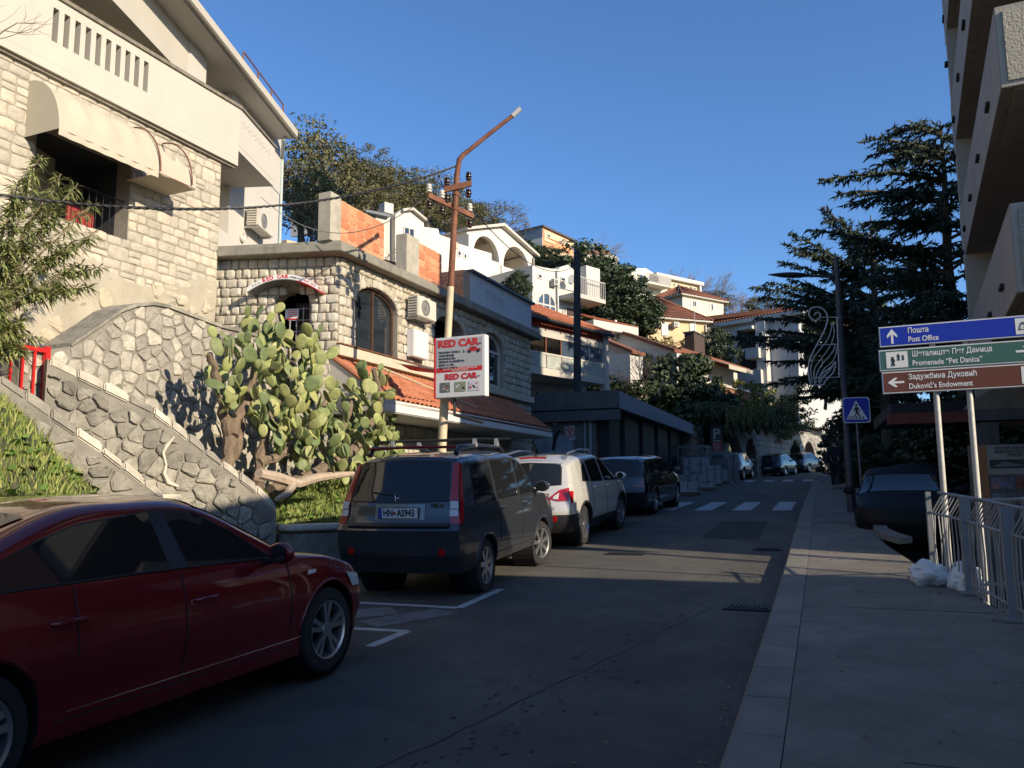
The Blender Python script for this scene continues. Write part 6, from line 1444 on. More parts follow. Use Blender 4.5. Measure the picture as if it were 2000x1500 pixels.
balcony(u3,z3a,z3b,far+1.2,4); balcony(u2_,z2a,z2b,far+.9,5); u1_=max(rb_(1921,2)[0]+.2,0)
balcony(u1_,z2a+sto,z2b+sto,far+.9,5); balcony(u2_-1.0,z2a+2*sto,z2b+2*sto,far+.9,4); balcony(u2_-1.0,z2a+3*sto,z2b+3*sto,far+.9,4)
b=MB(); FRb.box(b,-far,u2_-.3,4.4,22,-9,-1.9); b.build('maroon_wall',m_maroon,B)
b=MB(); FRb.box(b,-far-.35,-far,3.1,22,-2.4,.02); b.build('end_pier',mat('pier_render',(.42,.38,.31),.9,var=.05,bump=.3),B)
for k in range(5):
    zz=z3a+sto*k*.84-.8; b=MB(); FRb.box(b,-far-.30,-far-.05,zz,zz+.07,.02,.1); b.build('drain_slot',m_dark,B)
b=MB(); FRb.box(b,-far-2.5,-far-.36,4.0,4.3,-9,-.2); FRb.box(b,-far,u3-.4,3.9,4.4,-9,-1.0); b.build('ground_slab',m_slabd,B)
b=MB(); FRb.box(b,-far,u2_-.3,22.0,22.4,-9,.3); b.build('roof_edge',m_slabd,B)
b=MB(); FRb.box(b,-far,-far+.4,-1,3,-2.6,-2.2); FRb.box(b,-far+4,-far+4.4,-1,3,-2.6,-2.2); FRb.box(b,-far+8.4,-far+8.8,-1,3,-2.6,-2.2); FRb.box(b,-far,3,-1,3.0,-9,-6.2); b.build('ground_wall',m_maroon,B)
for k in range(3):
    b=MB(); FRb.box(b,u3-3,u3-1.7,z3a+sto*k-.2,z3a+sto*k+1.2,-1.9,-1.86); b.build('window',m_glass,B)
# curved concrete soffit and maroon beam
PL=at(1735,815,17.4); FBm=Fr((PL.x,PL.y,0),-hdir(-3600)); q=lambda px,py:FBm.uv(px,py)
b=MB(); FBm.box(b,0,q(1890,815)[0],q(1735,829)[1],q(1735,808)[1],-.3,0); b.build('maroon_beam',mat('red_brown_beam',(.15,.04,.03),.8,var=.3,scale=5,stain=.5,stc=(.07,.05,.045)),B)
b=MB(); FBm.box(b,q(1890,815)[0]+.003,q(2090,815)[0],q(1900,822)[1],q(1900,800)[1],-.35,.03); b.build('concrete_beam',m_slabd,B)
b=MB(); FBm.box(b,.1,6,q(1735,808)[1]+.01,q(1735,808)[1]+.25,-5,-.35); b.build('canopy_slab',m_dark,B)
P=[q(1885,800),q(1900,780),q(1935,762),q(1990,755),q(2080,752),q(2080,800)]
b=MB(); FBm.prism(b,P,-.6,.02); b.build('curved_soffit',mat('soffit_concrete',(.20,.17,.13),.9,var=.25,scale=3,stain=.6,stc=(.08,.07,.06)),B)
b=MB(); FBm.box(b,q(1908,850)[0],q(1952,850)[0],q(1908,870)[1],q(1908,826)[1],-.3,.0); b.build('concrete_block',m_slabd,B)
# poster wall
PW_=at(1905,900,13.2); FPo=Fr((PW_.x,PW_.y,0),-hdir(-5200)); q=lambda px,py:FPo.uv(px,py)
t=thing('poster_kiosk','dim notice wall with printed panoramic poster and colourful pictures behind the railing','notice board',FPo.p(1,.6,0))
b=MB(); FPo.box(b,0,2.2,.0,q(1910,868)[1],-.4,0); b.build('board_body',mat('kiosk_body',(.09,.085,.08),.8,var=.15),t)
b=MB(); FPo.box(b,.02,.17,q(1910,985)[1]-.5,q(1910,870)[1],0,.012); b.build('orange_edge',mat('orange_edge',(.30,.13,.05),.7,var=.2),t)
b=MB(); u0=q(1928,900)[0]; FPo.box(b,u0,2.1,q(1928,927)[1],q(1928,870)[1],0,.01,0)
FPo.box(b,u0+.03,2.1,q(1928,915)[1],q(1928,898)[1],.010,.014,1); FPo.prism(b,[(u0+.05,q(1928,912)[1]),(u0+.25,q(1928,902)[1]),(u0+.5,q(1928,909)[1]),(u0+.9,q(1928,901)[1]),(u0+1.3,q(1928,910)[1])],.014,.016,2)
b.build('panorama_poster',[mat('poster_paper',(.24,.23,.19),.7,var=.05),mat('poster_dark',(.03,.03,.03),.7,var=0),mat('poster_mid',(.13,.13,.12),.7,var=0)],t)
b=MB()
for k,s in enumerate(('НАУЧНО ПРОИЗВОДСТВО','МОРСКИ ПЕЈЗАЖ И ГРАД','ХЕРЦЕГ НОВИ')): text(b,s,FPo.p(0,0,0),FPo.U,FPo.V,u0+.5,q(1928,876+7*k)[1],.06,.001,off=.016)
b.build('poster_lettering',m_black,t)
rr=random.Random(5); cs=[(.04,.10,.22),(.25,.12,.05),(.30,.20,.06),(.16,.03,.03),(.10,.12,.14),(.22,.18,.14)]
for r in range(3):
    for c in range(5):
        b=MB(); FPo.box(b,.2+c*.36,.53+c*.36,q(1928,955+30*r)[1],q(1928,934+30*r)[1],0,.012); b.build('picture_panel',mat('pic%d'%((r*5+c)%6),cs[(r*5+c)%6],.6,var=.7,scale=7,c2=cs[(r*3+c*2+1)%6]),t)
# unseen blocks added outside the frame on the right so their shadows fall over the street
m_shb=mat('cream_block',(.55,.50,.40),.9,var=.06)
def block(name,label,x0,x1,y0,y1,z1,z0=-3):
    t=thing(name,label,'building',((x0+x1)/2,(y0+y1)/2,z0)); b=MB(); b.box(((x0+x1)/2,(y0+y1)/2,(z0+z1)/2),(x1-x0,y1-y0,z1-z0)); b.build('wall',m_shb,t)
    b=MB(); b.box(((x0+x1)/2,(y0+y1)/2,z1+.1),(x1-x0+.4,y1-y0+.4,.2)); b.build('roof',m_slabd,t)
    F=Fr((x0,y1,0),(0,-1,0)); 
    n=max(1,int((y1-y0)/3)); 
    for k in range(n):
        for zz in range(int((z1-1.2)//2.9)): window(F,t,.9+k*3,2.1+k*3,1.2+zz*2.9,2.6+zz*2.9,m_white2)
    return t
SHB=[('near_shade_block','unseen cream block added behind the camera to shade the near street',4.2,14,-30,6.0,6.2),
     ('mid_shade_block','unseen low cream block added at right to shade the road past the sun strip',9,11.5,10.0,24,9.3),
     ('far_shade_block','unseen cream block added beyond the cedars to shade the garage and arcade',12,24,20,58,15.0)]
for a in SHB: block(*a)
# ------------------------------------------------------------------ direction signs
q1=at(1843,965,10.5); U=-hdir(-2450)
Fs=Fr((q1.x,q1.y,0),U); q=lambda px,py:Fs.uv(px,py)
gp1=(0,0); u1=q(1836,860)[0]; u2=q(1902,860)[0]
t=thing('direction_sign','cluster of blue, green and brown direction boards on two grey posts behind the railing','sign',Fs.p(u1,.4,0))
for u in (u1,u2): b=MB(); b.tube([Fs.p(u,.1,-.06),Fs.p(u,q(1836,634)[1]+.03,-.06)],.036,14); b.build('post',mat('post_galv',(.48,.47,.43),.6,metal=.2,var=.2,scale=14,stain=.4,stc=(.2,.19,.17)),t,smooth=True)
def board(x0,x1,yt,yb,col,rows,icon_left,arrow,ax,name):
    ul=q(x0,yb)[0]; ur=ul+1.95; zt=q(x0,yt)[1]; zb=q(x0,yb)[1]; h=zt-zb
    b=MB(); Fs.box(b,ul,ur,zb,zt,-.02,.0); s=b.build(name,mat('sign_back',(.35,.36,.36),.5,metal=.4,var=0),t)
    b=MB(); Fs.box(b,ul+.01,ur-.01,zb+.008,zt-.008,0.0,.003,1); Fs.box(b,ul+.02,ur-.02,zb+.018,zt-.018,.003,.005,0)
    b.build('sign_face',[col,m_signlt],s)
    b=MB(); k=h/.3
    for (s_,u,v,sz) in rows: text(b,s_,Fs.p(0,0,0),Fs.U,Fs.V,ul+u,zb+v*h,sz*1.0,.0015,'LEFT',.80,off=.007)
    P=lambda pts,cx,cy,sc,flip=1:[(ul+cx+x*sc*flip,zb+cy*h+y*sc) for x,y in pts]
    arr=[(-.5,.07),(.12,.07),(-.12,.31),(.08,.31),(.5,0),(.08,-.31),(-.12,-.31),(.12,-.07),(-.5,-.07)]
    if arrow=='up': arr=[(y,x) for x,y in arr][::-1]
    Fs.prism(b,P(arr,ax,.5,.20,-1 if arrow=='left' else 1),.005,.008)
    b.build('sign_lettering',m_signlt,s)
    return s,ul,zb,h
m_signlt=mat('sign_light',(.72,.72,.69),.5,var=0)
m_sb=mat('sign_blue',(.006,.028,.36),.45,var=0); m_sg=mat('sign_green',(.045,.125,.10),.45,var=0); m_sbr=mat('sign_brown',(.13,.042,.022),.45,var=0)
sz=.10
s,ul,zb,h=board(1718,2000,639,679,m_sb,[('Пошта',.35,.70,sz),('Post Office',.35,.28,sz)],0,'up',.16,'post_office_board')
def icon(s,ul,zb,h,u,fn):
    b=MB(); Fs.box(b,ul+u,ul+u+.26,zb+h*.13,zb+h*.87,.005,.008,0); fn(b,ul+u,zb+h*.13,h*.74); b.build('sign_pictogram',[m_signlt,m_black],s)
def env_(b,u,z,H):
    for pts in ([(.04,.28),(.19,.28),(.21,.72),(.07,.72)],):
        pp=[Fs.p(u+x,z+y*H,.010) for x,y in pts]; 
        for k in range(4): b.tube([pp[k],pp[(k+1)%4]],.004,4,1)
        m=(pp[0]+pp[1]+pp[2]+pp[3])/4; b.tube([pp[3],m,pp[2]],.004,4,1); b.tube([pp[0],m],.003,4,1); b.tube([pp[1],m],.003,4,1)
    for k in range(3): Fs.box(b,u+.2,u+.245,z+H*(.33+.16*k),z+H*(.36+.16*k),.008,.011,1)
icon(s,ul,zb,h,1.58,env_)
s,ul,zb,h=board(1718,2000,684,726,m_sg,[('Шеталиште Пет Даница',.40,.70,sz),('Promenade “Pet Danica”',.40,.28,sz)],1,'right',1.68,'promenade_board')
def ppl(b,u,z,H):
    for (x,y,s_) in ((.08,.42,1.0),(.15,.66,.7),(.205,.62,.55)):
        c=(u+x,z+y*H); b.lathe([(.016*s_,0),(.016*s_,.003),(0,.0035)],Fs.p(c[0],c[1]+.045*s_,.008),axis=Fs.N,n=8,m=1)
        Fs.prism(b,[(c[0]-.02*s_,c[1]+.03*s_),(c[0]-.012*s_,c[1]-.02*s_),(c[0]-.022*s_,c[1]-.07*s_),(c[0]-.008*s_,c[1]-.07*s_),(c[0],c[1]-.03*s_),(c[0]+.012*s_,c[1]-.07*s_),(c[0]+.025*s_,c[1]-.065*s_),(c[0]+.014*s_,c[1]-.01*s_),(c[0]+.03*s_,c[1]-.005*s_),(c[0]+.018*s_,c[1]+.03*s_)],.008,.011,1)
icon(s,ul,zb,h,.09,ppl)
s,ul,zb,h=board(1724,2000,727,770,m_sbr,[('Задужбина Дуковић',.32,.70,sz),('Duković’s Endowment',.32,.28,sz)],0,'left',.17,'endowment_board')
def cas(b,u,z,H):
    Fs.prism(b,[(u+.04,z+H*.25),(u+.22,z+H*.25),(u+.22,z+H*.68),(u+.18,z+H*.68),(u+.18,z+H*.6),(u+.15,z+H*.6),(u+.15,z+H*.66),(u+.11,z+H*.66),(u+.11,z+H*.58),(u+.08,z+H*.58),(u+.08,z+H*.68),(u+.04,z+H*.68)],.008,.011,1)
    Fs.box(b,u+.07,u+.09,z+H*.3,z+H*.4,.011,.013,0); Fs.box(b,u+.17,u+.19,z+H*.32,z+H*.44,.011,.013,0); Fs.prism(b,[(u+.05,z+H*.76),(u+.10,z+H*.84),(u+.10,z+H*.76)],.008,.011,1); Fs.prism(b,[(u+.16,z+H*.84),(u+.21,z+H*.84),(u+.21,z+H*.76)],.008,.011,1)
icon(s,ul,zb,h,1.60,cas)
# ------------------------------------------------------------------ crossing sign
b0=Vector((.62,19.0,rz(19)+.13)); Uc=-hdir(-6000); Fc=Fr((at(1672,800,18.0).x,at(1672,800,18.0).y,0),Uc); q=lambda px,py:Fc.uv(px,py)
t=thing('crossing_sign','square blue pedestrian crossing sign on a thin post beside the lamp post','sign',b0)
l,r_,tp,bt=q(1646,800)[0],q(1699,800)[0],q(1672,776)[1],q(1672,826)[1]
b=MB(); b.tube([Fc.p(0,0,0)+Vector((.02,.1,b0.z)),Fc.p(0,tp-.05,-.04)],.03,12); b.build('post',mat('post_dull',(.14,.14,.14),.6,metal=.2,var=.1),t,smooth=True)
rd=lambda o:[(l+o+.04,bt+o),(r_-o-.04,bt+o),(r_-o,bt+o+.04),(r_-o,tp-o-.04),(r_-o-.04,tp-o),(l+o+.04,tp-o),(l+o,tp-o-.04),(l+o,bt+o+.04)]
b=MB(); Fc.prism(b,rd(0),-.01,.012); b.build('sign_plate',m_signlt,t)
b=MB(); Fc.prism(b,rd(.018),.012,.016); b.build('blue_field',mat('sign_blue2',(.008,.024,.38),.45,var=0),t)
w_=r_-l; cx=(l+r_)/2
b=MB(); Fc.prism(b,[(l+w_*.10,bt+w_*.13),(r_-w_*.10,bt+w_*.13),(cx,tp-w_*.13)],.016,.019); b.build('white_triangle',m_signlt,t)
b=MB(); b.lathe([(.028,0),(.028,.003),(0,.004)],Fc.p(cx,tp-w_*.31,.019),axis=Fc.N,n=10)
g=lambda pts:[(cx+x*w_,bt+w_*.15+y*w_) for x,y in pts]
Fc.prism(b,g([(-.03,.48),(.05,.48),(.10,.40),(.13,.30),(.10,.29),(.06,.38),(.05,.30),(.10,.18),(.13,.06),(.17,.04),(.17,.02),(.10,.02),(.06,.15),(.0,.22),(-.05,.12),(-.10,.02),(-.15,.03),(-.08,.14),(-.03,.27),(-.04,.38),(-.09,.30),(-.12,.32),(-.07,.43)]),.019,.022)
for x in (-.02,.11,.23): Fc.prism(b,g([(x,.0),(x+.05,.0),(x+.02,.10),(x-.02,.10)]),.019,.0215)
b.build('walking_figure',m_black,t)
b=MB(); Fc.prism(b,g([(-.38,.0),(-.2,-.02),(-.05,.0),(-.02,.12),(-.18,.13),(-.36,.10)]),.022,.024); b.build('scuff_patch',mat('scuff',(.42,.42,.42),.8,var=.2,scale=30),t)
# ------------------------------------------------------------------ street lamp with ornament
b0=Vector((.50,19.65,rz(19.65)+.13)); top=at(1636,500,18.6)
t=thing('street_lamp','dark street lamp post with long flat head and white wire ornament over the pavement','street lamp',b0); top=Vector((b0.x,b0.y,top.z))
m_lp=mat('lamp_post_grey',(.045,.048,.055),.5,metal=.2,var=.08)
b=MB(); b.tube([b0,b0+Vector((0,0,1.6)),b0+Vector((0,0,1.65)),top],[.095,.09,.075,.055],14); b.build('post',m_lp,t,smooth=True)
zA=onP(1640,541,b0,_pn).z; tipL=onP(1500,538,b0,_pn)
a0=Vector((b0.x,b0.y,zA)); b=MB(); dv=(tipL-a0); b.tube([a0,a0+dv*.5+Vector((0,0,.02))],[.035,.03],10); b.build('arm',m_lp,t,smooth=True)
s=dv.normalized(); nz=Vector((0,0,1)); sd=s.cross(nz).normalized(); V=[];n=10
b=MB()
def hd(i,j):
    f=i; an=j*2*math.pi; w_=.15*math.sin(math.pi*min(1,.12+.88*f)**.8)+.01; h=.05*math.sin(math.pi*min(1,.1+.9*f))+.008
    return a0+dv*(.42+.58*f)+sd*(w_*math.cos(an))+nz*(h*math.sin(an)+.02)
b.grid(hd,14,14); b.build('lamp_head',m_lp,t,smooth=True,merge=True)
# ornament in the plane facing the camera
o=thing('wire_ornament','white curled wire christmas ornament fixed to the street lamp post','ornament',onP(1640,700,b0,_pn))
def og(x,y): return onP(x,y,b0+_pn*-.12,_pn)
m_or=mat('ornament_white',(.50,.50,.50),.6,var=0)
def cur(pts,r,name='wire_curve'):
    P=[og(1540+x/5,560+y/5) for x,y in pts]; Q=[]
    for i in range(len(P)-1):
        p0=P[max(i-1,0)];p1=P[i];p2=P[i+1];p3=P[min(i+2,len(P)-1)]
        for k in range(4):
            f=k/4; Q.append(.5*((2*p1)+(p2-p0)*f+(2*p0-5*p1+4*p2-p3)*f*f+(-p0+3*p1-3*p2+p3)*f**3))
    Q.append(P[-1]); b=MB(); b.tube(Q,r,5); b.build(name,m_or,o)
cur([(250,275),(280,250),(312,270),(300,310),(262,330),(215,305),(200,250),(235,205),(300,200),(355,235),(382,300),(365,390),(320,490),(265,590),(215,690),(193,790),(200,880),(222,955),(280,962),(345,955),(350,935),(400,880),(440,830),(460,760),(455,742),(440,760),(400,800),(340,840),(305,890),(298,930),(312,935),(330,890),(400,820),(450,740),(462,750)],.016)
cur([(425,360),(445,420),(440,490),(400,590),(330,690),(265,780),(248,850),(255,935),(268,940),(270,880),(300,800),(360,720),(430,640),(455,575)],.010)
cur([(420,358),(415,430),(375,530),(300,620),(240,710),(218,800),(225,900),(240,935)],.010)
cur([(470,590),(465,650),(430,730),(350,800),(308,870),(300,930)],.010)
for a,c_ in (((310,300),(475,296)),((283,568),(480,562)),((235,887),(498,884))): b=MB(); b.tube([og(1540+a[0]/5,560+a[1]/5),og(1540+c_[0]/5,560+c_[1]/5)],.010,5); b.build('frame_bar',m_or,o)
b=MB(); b.tube([og(1540+473/5,560+294/5),og(1540+496/5,560+884/5)],.014,6); b.build('frame_upright',m_or,o)
for yy in (302,852): b=MB(); b.tube([og(1540+485/5,560+yy/5),onP(1540+530/5,560+(yy+4)/5,b0,_pn)],.016,6); b.build('bracket',m_or,o)
# ------------------------------------------------------------------ railing
m_rl=mat('railing_grey',(.25,.255,.255),.5,metal=.25,var=.15,scale=9,stain=.3,stc=(.12,.11,.10))
t=thing('guard_railing','pale grey steel railing with bars bent outward at the top along the pavement','railing',(1.2,10,rz(10)+.1))
nodes=[(1.02,11.9),(1.12,10.9),(1.34,9.88),(1.50,8.53),(1.72,6.9),(2.0,5.2)]
nodes=[(1.12,10.9),(1.36,9.9),(1.50,8.53),(1.72,6.9),(2.0,5.2)]
def gzp(x,y): return rz(y)+.13
for i,(x,y) in enumerate(nodes):
    z=gzp(x,y)-.1; w_=.06 if i==0 else .10
    b=MB(); b.box((x,y,z+.55),(w_,w_,1.1)); b.box((x,y,z+.115),(w_*1.9,w_*1.9,.03)); b.build('post',m_rl,t,bev=.006)
rb=random.Random(12)
for (a,c_) in zip(nodes,nodes[1:]):
    A=Vector((a[0],a[1],gzp(*a)));C_=Vector((c_[0],c_[1],gzp(*c_))); d=(C_-A); L=d.length; dn=d.normalized(); out=Vector((dn.y,-dn.x,0)).normalized()*-1
    if out.x<0: out=-out
    for z in (.12,.76): b=MB(); b.tube([A+Vector((0,0,z)),C_+Vector((0,0,z))],.016,6); b.build('rail',m_rl,t)
    b=MB(); b.tube([A+out*.12+Vector((0,0,.99)),C_+out*.12+Vector((0,0,.99))],.018,6); b.build('top_rail',m_rl,t)
    n=int(L/.088)
    for k in range(1,n):
        p=A+d*(k/n)+dn*rb.uniform(-.012,.012); w1=out*rb.uniform(-.02,.02)+dn*rb.uniform(-.012,.012)
        b=MB(); b.tube([p+Vector((0,0,.02)),p+w1+Vector((0,0,.45)),p+Vector((0,0,.77)),p+out*.10+dn*.07+Vector((0,0,.98))],.0085,5); b.build('bar',m_rl,t)
t=thing('side_railing','second grey railing running off behind the direction sign to the right','railing',(1.4,9.9,.5)); A=Vector((1.45,9.92,gzp(0,9.9)-.05)); C_=Vector((5.5,11.4,.55))
b=MB(); b.tube([A+Vector((0,0,1.02)),C_+Vector((0,0,1.02))],.02,6); b.build('top_rail',m_rl,t); b=MB(); b.tube([A+Vector((0,0,.15)),C_+Vector((0,0,.15))],.016,6); b.build('rail',m_rl,t)
for k in range(1,34): p=A.lerp(C_,k/34); b=MB(); b.tube([p+Vector((0,0,.1)),p+Vector((0,0,1.0))],.008,5); b.build('bar',m_rl,t)
# dry leaf bank behind the railing
b=MB(); V=[]
def dl(i,j):
    x=1.5+i*3.2; y=6.0+j*4.2; return (x+max(0,(8-y))*.1,y,rz(y)-.05-.9*(i**1.2)+.05*noise.noise((x*4,y*4,0)))
b.grid(dl,14,20); b.build('dry_bank',mat('dry_earth',(.22,.19,.14),.95,var=.4,scale=14,bump=.8,bscale=30),kind='structure')
b=MB(); rr=random.Random(8)
for _ in range(5000):
    i,j=rr.random(),rr.random(); p=Vector(dl(i,j))+Vector((0,0,.02)); n=Vector((rr.uniform(-.7,.7),rr.uniform(-.7,.7),1)).normalized(); q_=n.orthogonal().normalized(); w2=n.cross(q_); s=rr.uniform(.02,.045); b.add([p-q_*s,p+w2*s*.5,p+q_*s,p-w2*s*.5],[(0,1,2,3)])
tag(b.build('dry_leaves',mat('dry_leaf',(.33,.27,.17),.8,var=.3,rnd=.4),fix=False,kind='stuff'),'dry fallen leaves and stalks on the bank behind the railing','leaves')
# planter kerb piece and pit by the black car
b=MB(); P=[(1.0,14.0),(.80,14.6),(.74,15.4),(.74,18.4),(.95,18.4),(.95,15.4),(1.05,14.8),(1.2,14.2)]
t=thing('curb_island','low curved concrete kerb beside the parked black car','kerb',(.8,15,.7)); b=MB(); b.prism([(x,y,rz(y)+.132) for x,y in P],(0,0,.09)); b.build('kerb_body',m_kerb,t)
# plastic bags
def bag(name,label,c,sx,sy,sz,seed):
    t=thing(name,label,'bag',(c[0],c[1],c[2])); b=MB(); rr=random.Random(seed); N=40
    def f(i,j):
        th=i*math.pi; ph=j*2*math.pi; d=Vector((math.sin(th)*math.cos(ph),math.sin(th)*math.sin(ph),math.cos(th))); k=1+.30*noise.noise(d*1.7+Vector((seed,0,0)))+.20*(abs(noise.noise(d*3.2+Vector((0,seed,0))))-.2)+.07*abs(noise.noise(d*9))
        return Vector(c)+Vector((d.x*sx*k,d.y*sy*k,max(-.9,d.z)*sz*k))
    b.grid(f,N,N*2); b.build('bag_body',mat('white_plastic',(.72,.70,.65),.35,var=.05,bump=.3,bscale=12),t,smooth=False,merge=True)
    bb=t.children[0].data; bb.polygons.foreach_set('use_smooth',[True]*len(bb.polygons)); return t
q_=at(1796,1105,9.9); bag('plastic_bag','crumpled white plastic bag lying on the pavement against the railing',(1.02,10.42,gzp(0,10.4)+.12),.20,.17,.14,1.3)
bag('plastic_bag','second white plastic bag sagging behind the railing bars',(1.36,10.35,gzp(0,10.35)+.05),.17,.3,.20,4.1)
# ------------------------------------------------------------------ cars
def paint(name,c,metal=.35,rough=.32,coat=1): 
    m=mat(name,c,rough,metal=metal,var=0,coat=coat); return m
m_tyre=mat('tyre_rubber',(.018,.018,.018),.85,var=.1,bump=.3)
m_rim=mat('alloy_rim',(.50,.50,.51),.3,metal=.9,var=0)
m_trim=mat('black_trim',(.018,.018,.02),.45,var=0)
m_cglass=mat('car_glass',(.012,.013,.014),.03,var=0,coat=.25,spec=.5)
m_lred=mat('lamp_red',(.35,.008,.01),.15,var=0,coat=1); m_lwh=mat('lamp_clear',(.55,.54,.52),.15,var=0,coat=1); m_chr=mat('chrome',(.7,.7,.7),.12,metal=1,var=0)
m_plate=mat('plate_white',(.62,.62,.60),.5,var=0); m_pblue=mat('plate_blue',(.02,.05,.30),.5,var=0)
class Car:
    def __init__(s,**k): s.__dict__.update(k)
    def w(s,y,z):
        W=s.W/2; z0=s.belt(y); 
        e=interp(s.plan,y/s.L)
        if z<=z0: return W*e*interp(s.sect,(z-s.zb)/max(.01,z0-s.zb))
        T=s.top(y); h=max(.006,min(.13,(T-z0)*.85)); g=T-h-z0; A=W*e*interp(s.sect,1)-s.tum*min(1,max(0,(z-z0))/s.gh)*1.0
        A0=W*e*interp(s.sect,1)-s.tum*min(1,max(0,g)/s.gh)
        if z<z0+g: return A
        k=min(1,(z-z0-g)/h); return A0*max(0,1-k**2.4)**(1/3.2)
    def ys(s,y,z):
        a=max(0,1-y/s.er)**1.5; c=max(0,1-(s.L-y)/s.ef)**1.5
        return y+s.YR(z)*a+s.YF(z)*c
    def inv(s,y,z):   # find station whose sheared y equals y
        lo=y
        for _ in range(6): lo=lo-(s.ys(lo,z)-y)
        return max(0,min(s.L,lo))
    def side(s,y,z,off=.004,sgn=1):
        st=s.inv(y,z); return Vector((sgn*(s.w(st,z)+off),y,z))
    def body(s):
        NS=64; sts=[]
        for i in range(NS+1):
            f=i/NS; sts.append(s.L*(f-.045*math.sin(2*math.pi*f)*1.0))
        def ring(y):
            z0=s.belt(y);T=s.top(y);R=[(0.0,s.zb)]
            R.append((s.w(y,s.zb+.001)*.6,s.zb)); 
            for k in range(11): z=s.zb+(z0-s.zb)*k/10; R.append((s.w(y,z),z))
            h=max(.006,min(.13,(T-z0)*.85)); g=T-h-z0
            for k in range(1,6): z=z0+g*k/5; R.append((s.w(y,z),z))
            A=s.w(y,z0+g-.0001)
            for k in range(1,9):
                an=math.pi/2*k/8; R.append((A*math.cos(an)**.62 if k<8 else 0,z0+g+h*math.sin(an)**.85))
            return R
        V=[];F=[];n=None
        RR=[]
        r0=ring(sts[0]); 
        for f in (0.0,.35,.65,.85,.94,.985): RR.append(([(x*f,z) for x,z in r0],sts[0],-s.bulge*(1-f**3)))
        for y in sts: RR.append((ring(y),y,0))
        r1=ring(sts[-1])
        for f in (.985,.94,.85,.65,.35,0.0): RR.append(([(x*f,z) for x,z in r1],sts[-1],s.bulgef*(1-f**3)))
        n=len(r0)
        for (r,y,dy) in RR:
            for (x,z) in r: V.append((x,s.ys(y,z)+dy,z))
        m=len(RR)
        for i in range(m-1):
            for j in range(n-1): F.append((i*n+j,i*n+j+1,(i+1)*n+j+1,(i+1)*n+j))
        k=len(V); V+=[(-x,y,z) for x,y,z in V]; F+=[tuple(k+q for q in reversed(f)) for f in F]
        return V,F
    def rear(s,x,z,off=.004):
        st0=0; w=max(.05,s.w(0,z)); f=min(1,abs(x)/w); return Vector((x,s.ys(0,z)-s.bulge*(1-f**3)-off,z))
    def front(s,x,z,off=.004):
        w=max(.05,s.w(s.L,z)); f=min(1,abs(x)/w); return Vector((x,s.ys(s.L,z)+s.bulgef*(1-f**3)+off,z))
    def topz(s,x,y):
        z0=s.belt(y);T=s.top(y);h=max(.006,min(.13,(T-z0)*.85)); g=T-h-z0; A=s.w(y,z0+g-.0001); c=min(1,abs(x)/A)**(1/.62); sn=math.sqrt(max(0,1-c*c)); return z0+g+h*sn**.85
def loft_patch(bot,top,fn,nu=16,nv=6):
    def P(L,f):
        n=len(L)-1; i=min(int(f*n),n-1); g=f*n-i; return (L[i][0]+(L[i+1][0]-L[i][0])*g,L[i][1]+(L[i+1][1]-L[i][1])*g)
    def g(i,j):
        a=P(bot,i);c=P(top,i); return fn(a[0]+(c[0]-a[0])*j,a[1]+(c[1]-a[1])*j)
    b=MB(); b.grid(g,nu,nv); return b
def wheel(parent,x,y,r,w_,sgn,steer,spokes,style='double'):
    h=sub('wheel',parent); h.location=(x,y,r); h.rotation_euler=(0,0,steer); ORG[h.name]=Vector((0,0,0)); ax=(sgn,0,0)
    b=MB(); ri=r*.69
    b.lathe([(ri,-w_),(r*.93,-w_),(r*.985,-w_*.85),(r,-w_*.6),(r,-w_*.15),(r*.985,-.02),(r*.93,0),(ri+.012,.002),(ri,-.01),(ri,-w_)],(0,0,0),axis=ax,n=36,cap=False); b.build('tyre',m_tyre,h,smooth=True)
    b=MB(); b.lathe([(ri,-.01),(ri,.004),(ri-.018,-.004),(ri-.03,-.06),(ri-.035,-w_*.9)],(0,0,0),axis=ax,n=36,cap=False)
    b.lathe([(0,-.005),(.055,-.005),(.06,-.02),(.06,-.06)][::1],(0,0,0),axis=ax,n=16)
    A=Vector((sgn,0,0)); 
    for k in range(spokes):
        a=2*math.pi*k/spokes+.3
        for da in ((-.15,.15) if style=='double' else (0,)):
            d=Vector((0,math.cos(a+da),math.sin(a+da))); d2=Vector((0,math.cos(a+da*1.25),math.sin(a+da*1.25))); t_=Vector((0,-d.z,d.y)); ww=.017 if style=='double' else .026
            p0=d*.045+A*-.012; p1=d2*(ri-.012)+A*-.008
            b.add([p0-t_*ww*.8,p0+t_*ww*.8,p1+t_*ww*1.3,p1-t_*ww*1.3]+[q-A*.035 for q in (p0-t_*ww*.8,p0+t_*ww*.8,p1+t_*ww*1.3,p1-t_*ww*1.3)],[(0,1,2,3),(4,5,1,0),(5,6,2,1),(6,7,3,2),(7,4,0,3)])
    b.build('rim',m_rim,h,smooth=True)
    b=MB(); b.lathe([(ri-.02,-.075),(0,-.075)],(0,0,0),axis=ax,n=24); b.build('brake_disc',m_trim,h)
